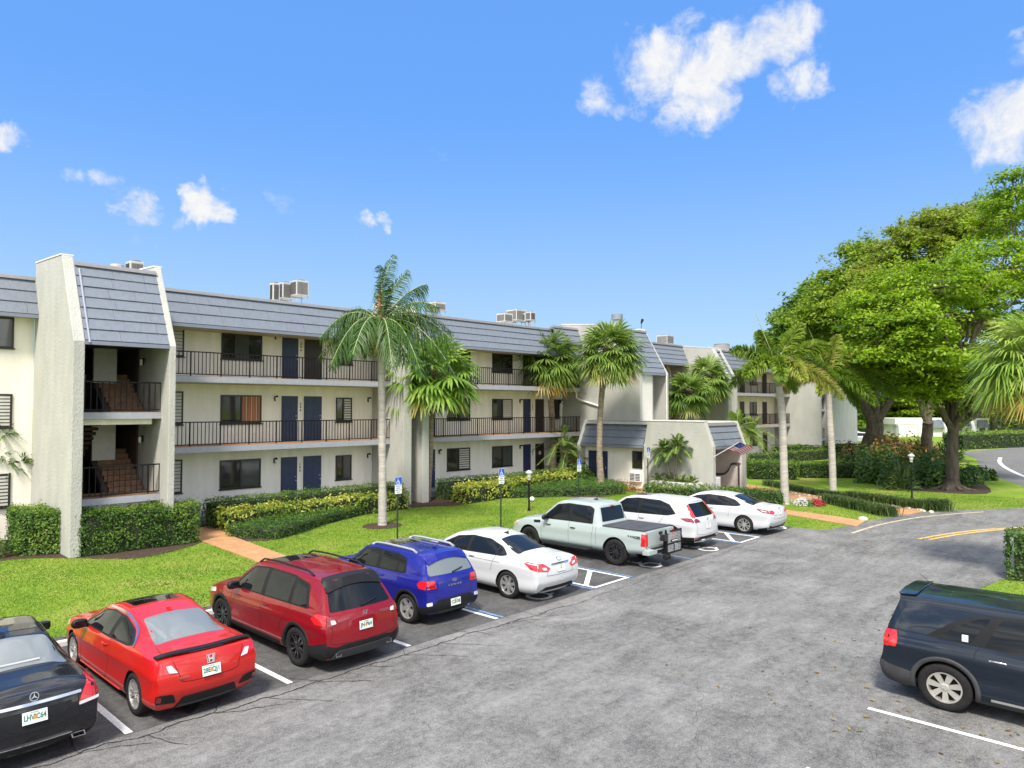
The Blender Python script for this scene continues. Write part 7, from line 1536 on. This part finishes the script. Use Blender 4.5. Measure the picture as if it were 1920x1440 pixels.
# corner shrubs between wing three and the lobby
mound('dark_shrub', BW(34.3,27.9,0), .9, 1.6, M_phil, 'dark broad-leaved shrub in the corner left of the lobby', ls=.3, n=380); mound('ti_plant', BW(34.6,28.6,0), .5, 2.0, M_crot, 'purple-bronze ti plant in the corner left of the lobby', ls=.4, n=120, asp=.3)
# ---- broadleaf trees
def bl(u, v, ru, rv, w, dep): c = AT(u, v, w); return (c, (pxsize(ru, w), dep, pxsize(rv, w)))
tb = G(1785,918); broad_tree('shade_tree', tb, [AT(1786,800,42), AT(1742,735,41), AT(1765,700,43), AT(1822,760,41), AT(1900,745,43), AT(1800,690,42)],
  [bl(1800,600,95,75,42,4.5),bl(1885,500,80,75,44,4.5),bl(1912,400,55,65,45,4),bl(1735,545,70,60,41,4),bl(1690,610,62,45,40,3.5),bl(1700,680,55,32,40,3.2),bl(1855,690,80,35,43,4),bl(1780,690,75,32,40,3.2),bl(1945,560,70,90,44,4),bl(1830,530,70,55,43,4),bl(1660,660,45,40,40,3),bl(1820,740,70,22,41,3.5),bl(1750,735,55,20,41,3),bl(1640,590,45,50,42,3.5)], M_treeA, 'big bright green shade tree with a thick trunk beside the tree bed', .40, ls=.24, per=165, sub=44, cr=1.0, roots=True)
tb = G(1735,868); broad_tree('shade_tree', tb, [AT(1740,790,60), AT(1710,700,60), AT(1760,690,60), AT(1690,620,60)],
  [bl(1700,480,70,45,60,5),bl(1770,440,70,42,60,5),bl(1835,425,55,38,61,5),bl(1660,560,60,50,58,4.5),bl(1740,560,80,60,60,5),bl(1800,640,60,50,60,5)], M_treeB, 'olive brown-tipped tree with a slim leaning trunk behind the shade tree', .55, ls=.32, per=165, sub=36, cr=1.3)
tb = G(1640,848); wb_ = np.dot(tb-EYEV, FW); broad_tree('fig_tree', tb, [AT(1640,790,wb_), AT(1600,735,wb_), AT(1680,730,wb_), AT(1640,700,wb_), AT(1580,700,wb_), AT(1700,700,wb_)],
  [bl(1600,560,60,60,wb_,6),bl(1555,600,42,50,wb_+2,5),bl(1640,640,70,55,wb_,6),bl(1620,505,55,40,wb_+2,5),bl(1680,700,60,40,wb_-2,5),bl(1570,690,45,40,wb_,5),bl(1720,640,60,50,wb_,5)], M_treeC, 'dark spreading fig tree with a thick fluted multi-stem trunk', 1.15, ls=.42, per=130, sub=36, cr=1.7)
for (u, w, blobs, lab) in [(1512,98,[(1505,610,32,36,5),(1530,575,34,36,5),(1490,635,26,28,4),(1525,640,35,40,5)],'dark round-topped tree behind the left foxtail palm'),
   (1560,125,[(1556,740,40,36,6),(1580,780,38,26,6)],'shaded tree beyond the end tower behind the right foxtail palm'),
   (1650,135,[(1650,745,55,40,7),(1690,770,45,32,6)],'tree in the far distance behind the fig trunk'),
   (1760,135,[(1755,735,50,42,7),(1790,765,45,30,6)],'tree in the far distance behind the shade tree'),
   (1860,120,[(1850,735,50,42,7),(1895,750,45,42,6),(1930,720,50,60,6)],'tree in the far distance right of the low building'),
   (1960,100,[(1950,740,50,60,6),(1990,720,60,70,6)],'tree in the far distance at the right edge')]:
    tb = AT(u, 764, w); broad_tree('distant_tree', tb, [AT(u, 790, w)], [bl(a, b, c, d, w, e) for a, b, c, d, e in blobs], M_treeD if u < 1600 else M_treeC, lab, .35, ls=.7, per=60, sub=26, cr=2.2, group='trees in the far distance')
hedge('far_thicket', [(120,58),(150,38),(190,6),(215,10),(170,60),(130,80)], 5.0, M_treeD, 'far dark thicket of undergrowth closing the view between the trunks', cat='thicket', ls=.9, dens=2.2, rough=.9)
# ================================================================ STREET FURNITURE, FLAG, FAR BUILDING
M_signb = mat('sign_blue', (.015,.085,.52), .4); M_signw = mat('sign_white', (.75,.76,.78), .4); M_pole = mat('dark_green_pole', (.016,.030,.020), .5); M_ink = mat('sign_ink', (.06,.07,.16), .6)
def sign(u, v, zt, label):
    p = G(u, v); o = empty('parking_sign', (p[0], p[1], 0), 0, label, 'sign', 'accessible parking signs')
    q = MB(); q.tube([(0,0,-.02),(0,0,zt-.05)], .03, 8); q.build('pole', M_pole, o)
    T = Matrix.Translation((0,-.045,0))@Matrix(((1,0,0,0),(0,0,-1,0),(0,1,0,0),(0,0,0,1)))
    w, h = .155, .60
    b = MB(); b.box(-w, w, zt-h, zt, -.004, .0); o2 = b.build('panel', M_signw, o, bevel=.003); o2.data.transform(T)
    b = MB(); b.box(-w+.008, w-.008, zt-.27, zt-.008, .001, .004); o3 = b.build('symbol_panel', M_signb, o2); o3.data.transform(T)
    s = MB(); k = .11; cx, cy = 0, zt-.155
    def strip3(P, wd, z):
        P = [np.array(a, float) for a in P]; A = []; B_ = []
        for i, a in enumerate(P):
            d = P[min(i+1, len(P)-1)]-P[max(i-1, 0)]; d /= np.linalg.norm(d); n_ = np.array([-d[1], d[0]])*wd/2; A.append((*(a+n_), z)); B_.append((*(a-n_), z))
        s.grid([B_, A])
    strip3([(cx-.02+.058*math.cos(a), cy-.045+.058*math.sin(a)) for a in np.linspace(R(110), R(400), 20)], .022, .0055)
    strip3([(cx-.022, cy+.055), (cx-.018, cy-.02)], .028, .0056); strip3([(cx-.02, cy-.018), (cx+.04, cy-.02), (cx+.062, cy-.085), (cx+.085, cy-.078)], .020, .0057); strip3([(cx-.02, cy+.018), (cx+.035, cy+.018)], .018, .0058)
    s.flat([(cx-.024+.021*math.cos(a), cy+.088+.021*math.sin(a)) for a in np.linspace(0, 2*math.pi, 12)[:-1]], .0055)
    so_ = s.build('wheelchair_symbol', M_signw, o3); so_.data.transform(T)
    for i, (t_, sz) in enumerate((('PARKING BY', .042), ('DISABLED', .042), ('PERMIT ONLY', .042), ('$250 FINE', .036))):
        text('sign_lettering', t_, sz, T@Matrix.Translation((0, zt-.325-.072*i, .001)), M_signb if i == 0 else M_ink, o2, .001, bold=.0015)
sign(745, 1015, 2.30, 'blue accessible-parking sign right of the queen palm trunk, nearest of the four')
sign(939, 990, 2.36, 'blue accessible-parking sign left of the lawn lamp post')
sign(1085, 950, 2.30, 'blue accessible-parking sign between the two cabbage palm trunks')
sign(1215, 928, 2.62, 'blue accessible-parking sign in front of the lobby planter')
def lamp(u, v, zt, label):
    p = G(u, v); o = empty('lamp_post', (p[0], p[1], 0), 0, label, 'lamp post', 'lamp posts on the lawn')
    q = MB(); q.lathe([(.07,0),(.07,.12),(.045,.16),(.04,zt*.6),(.05,zt*.61),(.05,zt*.66),(.036,zt*.68),(.034,zt-.42)], n=12); q.build('pole', M_black, o, smooth=40)
    q = MB(); q.lathe([(.034,zt-.43),(.075,zt-.40),(.05,zt-.37)], n=12); q.lathe([(.17,zt-.10),(.165,zt-.07),(.11,zt),(.03,zt+.035),(.001,zt+.04)], n=16)
    for a in range(4): c, s_ = .085*math.cos(a*PI2+.8), .085*math.sin(a*PI2+.8); q.tube([(c*.7,s_*.7,zt-.39),(c*1.25,s_*1.25,zt-.10)], .008, 5)
    l_ = q.build('lantern', mat('pale_lantern_cap', (.42,.42,.41), .4) if 'pale_lantern_cap' not in MATS else MATS['pale_lantern_cap'], o, smooth=40)
    q = MB(); q.lathe([(.045,zt-.37),(.09,zt-.24),(.10,zt-.11),(.03,zt-.10)], n=12); q.build('lamp_shade', M_lampw, l_, smooth='all')
lamp(992, 958, 1.85, 'black lamp post with a pale cap on the lawn behind the pickup'); lamp(1710, 936, 2.35, 'black lamp post in front of the tree bed shrubs')
q = MB(); q.lathe([(.001,-.13),(.07,-.11),(.12,-.05),(.13,0),(.12,.06),(.07,.11),(.001,.13)], n=16); o = q.build('garden_globe', M_lampw, smooth='all'); c = G(997.5, 941); o.location = (c[0], c[1], .14); tag(o, 'small white globe light lying on the lawn by the lamp post', 'globe light')
# concrete wheel stops at the heads of the stalls
for i, x in enumerate((2.7, 5.25, 7.9, 10.5, 13.6, 18.7, 22.4, 27.3)):
    q = MB(); q.prism([(-.9,-.09,.0),(-.9,-.075,.10),(-.9,.075,.10),(-.9,.09,.0)], (1.8,0,0)); o = q.build('wheel_stop', mat('concrete_stop', (.55,.54,.51), .9, var=.1) if 'concrete_stop' not in MATS else MATS['concrete_stop'], fixn=True, bevel=.012); o.location = (x, 16.55, .005)
    tag(o, 'pale concrete wheel stop at the head of the stall of the %s' % ('black sedan','red coupe','deep red crossover','blue crossover','first white sedan','pickup truck','white crossover','last white sedan')[i], 'wheel stop', 'wheel stops at the stall heads')
# flag on the lobby
fb = AT(1336, 858, np.dot(BW(35.15,19.2,2.2)-EYEV, FW)); tip = AT(1386, 829, np.dot(fb-EYEV, FW)-.9)
o = empty('flag', tuple(fb), 0, 'American flag on an angled pole at the corner of the lobby', 'flag'); d = tip-fb
q = MB(); q.tube([(0,0,0), tuple(d)], .018, 8); q.build('flagpole', M_signw, o)
ft = leaf_mat; M_fr = leaf_mat('flag_red', [(.62,.03,.06)]*2, .5); M_fw = leaf_mat('flag_white', [(.82,.80,.80)]*2, .5); M_fb = leaf_mat('flag_blue', [(.04,.05,.30)]*2, .45)
nx, ny = 26, 13; ud = unit(d); wv = RT*.93+np.array([0,0,-.10])
def fp(i, j):
    a = i/nx; bq = j/ny; base = d-ud*bq*.78; sag = np.array([0,0,-1.0])*(.22*a*(1-.2*bq)); wave = FW*.10*math.sin(a*9+bq*2)*a**.5+np.array([0,0,1.0])*.05*math.sin(a*12+1)*a
    return base+wv*a*.95+sag+wave
q = MB()
for i in range(nx):
    for j in range(ny):
        q.cur = 2 if (i < nx*.42 and j < 7) else (0 if j % 2 == 0 else 1)
        q.add([fp(i,j), fp(i,j+1), fp(i+1,j+1), fp(i+1,j)], [(0,1,2,3)])
q.cur = 1
for i in range(11):
    for j in range(9):
        if (i+j) % 2 == 0:
            a, b_ = (i+.7)*.42*nx/11.4, (j+.6)*7/9; c = fp(a, b_); e1 = fp(a+.12, b_)-c; e2 = fp(a, b_+.10)-c; e1 = unit(e1)*.016; e2 = unit(e2)*.016; nn = unit(np.cross(e1, e2)); nn = nn if nn@FW < 0 else -nn
            pts = [c+nn*.006+(e1*math.cos(R(90+36*k))+e2*math.sin(R(90+36*k)))*(1 if k % 2 == 0 else .45) for k in range(10)]; q.add(pts, [tuple(range(10))])
cl_ = q.build('cloth', [M_fr, M_fw, M_fb], o, smooth=False); 
# low far building
w_ = 118.0; c0 = AT(1684, 816, w_); c1 = AT(1856, 816, w_); c0[2] = c1[2] = 0; e = c1-c0; Ln = np.linalg.norm(e); ang = math.atan2(e[1], e[0])
fbd = empty('low_building', tuple(c0), ang, 'low white building with pale blue mansards seen between the far trunks', 'building')
def lb(mb, name, m, par=None, **k): return mb.build(name, m, par or fbd, **k)
q = MB(); q.box(0, Ln, .5, 8, -.3, 2.0); lb(q, 'wall', M_white)
q = MB(); q.box(-.2, Ln+.2, .4, 8, 2.0, 3.0); rf = lb(q, 'roof', M_white)
for (a, b_) in ((.30,.50),(.60,.80),(.88,.99)):
    q = MB()
    for k in range(3): q.prism([(Ln*a,-.1+k*.13,1.45+k*.42),(Ln*a,-.02+k*.13,1.45+k*.42+.43),(Ln*a,.4,1.45+k*.42+.43),(Ln*a,.4,1.45+k*.42)], (Ln*(b_-a),0,0))
    lb(q, 'mansard', M_tile, fixn=True)
for (a, b_) in ((.0,.08),(.22,.30),(.50,.60),(.80,.88)):
    q = MB(); q.prism([(Ln*a,-.35,-.3),(Ln*a,-.35,1.5),(Ln*a,.35,3.0),(Ln*a,1.5,3.0),(Ln*a,1.5,-.3)], (Ln*(b_-a)*.4,0,0)); lb(q, 'fin_wall', M_white, fixn=True)
for a in (.34,.66,.91):
    q = MB(); q.box(Ln*a, Ln*(a+.06), .44, .5, 0, 1.4); lb(q, 'window', M_glass2)
# far parked cars
P_sil = paint('silver_paint', (.48,.49,.50), .3, .3)
for (u, v, lab, rz) in ((1588,831,'silver car parked far away right of the end tower',PI2*.35),(1572,826,'second pale car parked far away behind the silver one',PI2*.35)):
    c = G(u, v); r_, b_ = car(dict(name='parked_car', label=lab, cat='car', loc=(c[0]+2.0, c[1]-2.6, 0), rz=rz+PI2, group='cars parked in the distance', L=4.5, W=1.8, ra=.95, wb=2.70, wheel=(.34,.22,.23,'single',7,M_alloy), arch=.375, paint=P_sil, sx=1.05,
      belt=[(0,.95),(2.4,.95),(3.7,.90),(4.5,.68)], top=[(0,1.3),(.5,1.45),(1.2,1.52),(2.2,1.52),(2.7,1.42),(3.5,1.02),(4.3,.85),(4.5,.70)], bot=BOT(4.5,.19), plan=PLAN(4.5), roofw=[(0,.66),(1.5,.66),(3.5,.74),(4.5,.6)], rear=[(.2,.16),(.5,0),(.9,.04),(1.4,.3)], front=FRONT,
      dlo=[(.5,1.03),(.9,1.38),(2.3,1.42),(2.7,1.34),(3.25,1.0),(2.2,.97)], glass=[[(.65,1.05),(.95,1.34),(1.9,1.38),(1.95,1.0)],[(2.05,1.0),(2.02,1.38),(2.65,1.30),(3.15,1.0)]], handles=[(2.0,.88)], mirror=(3.1,.95)))
# palms' litter and small things
o = None
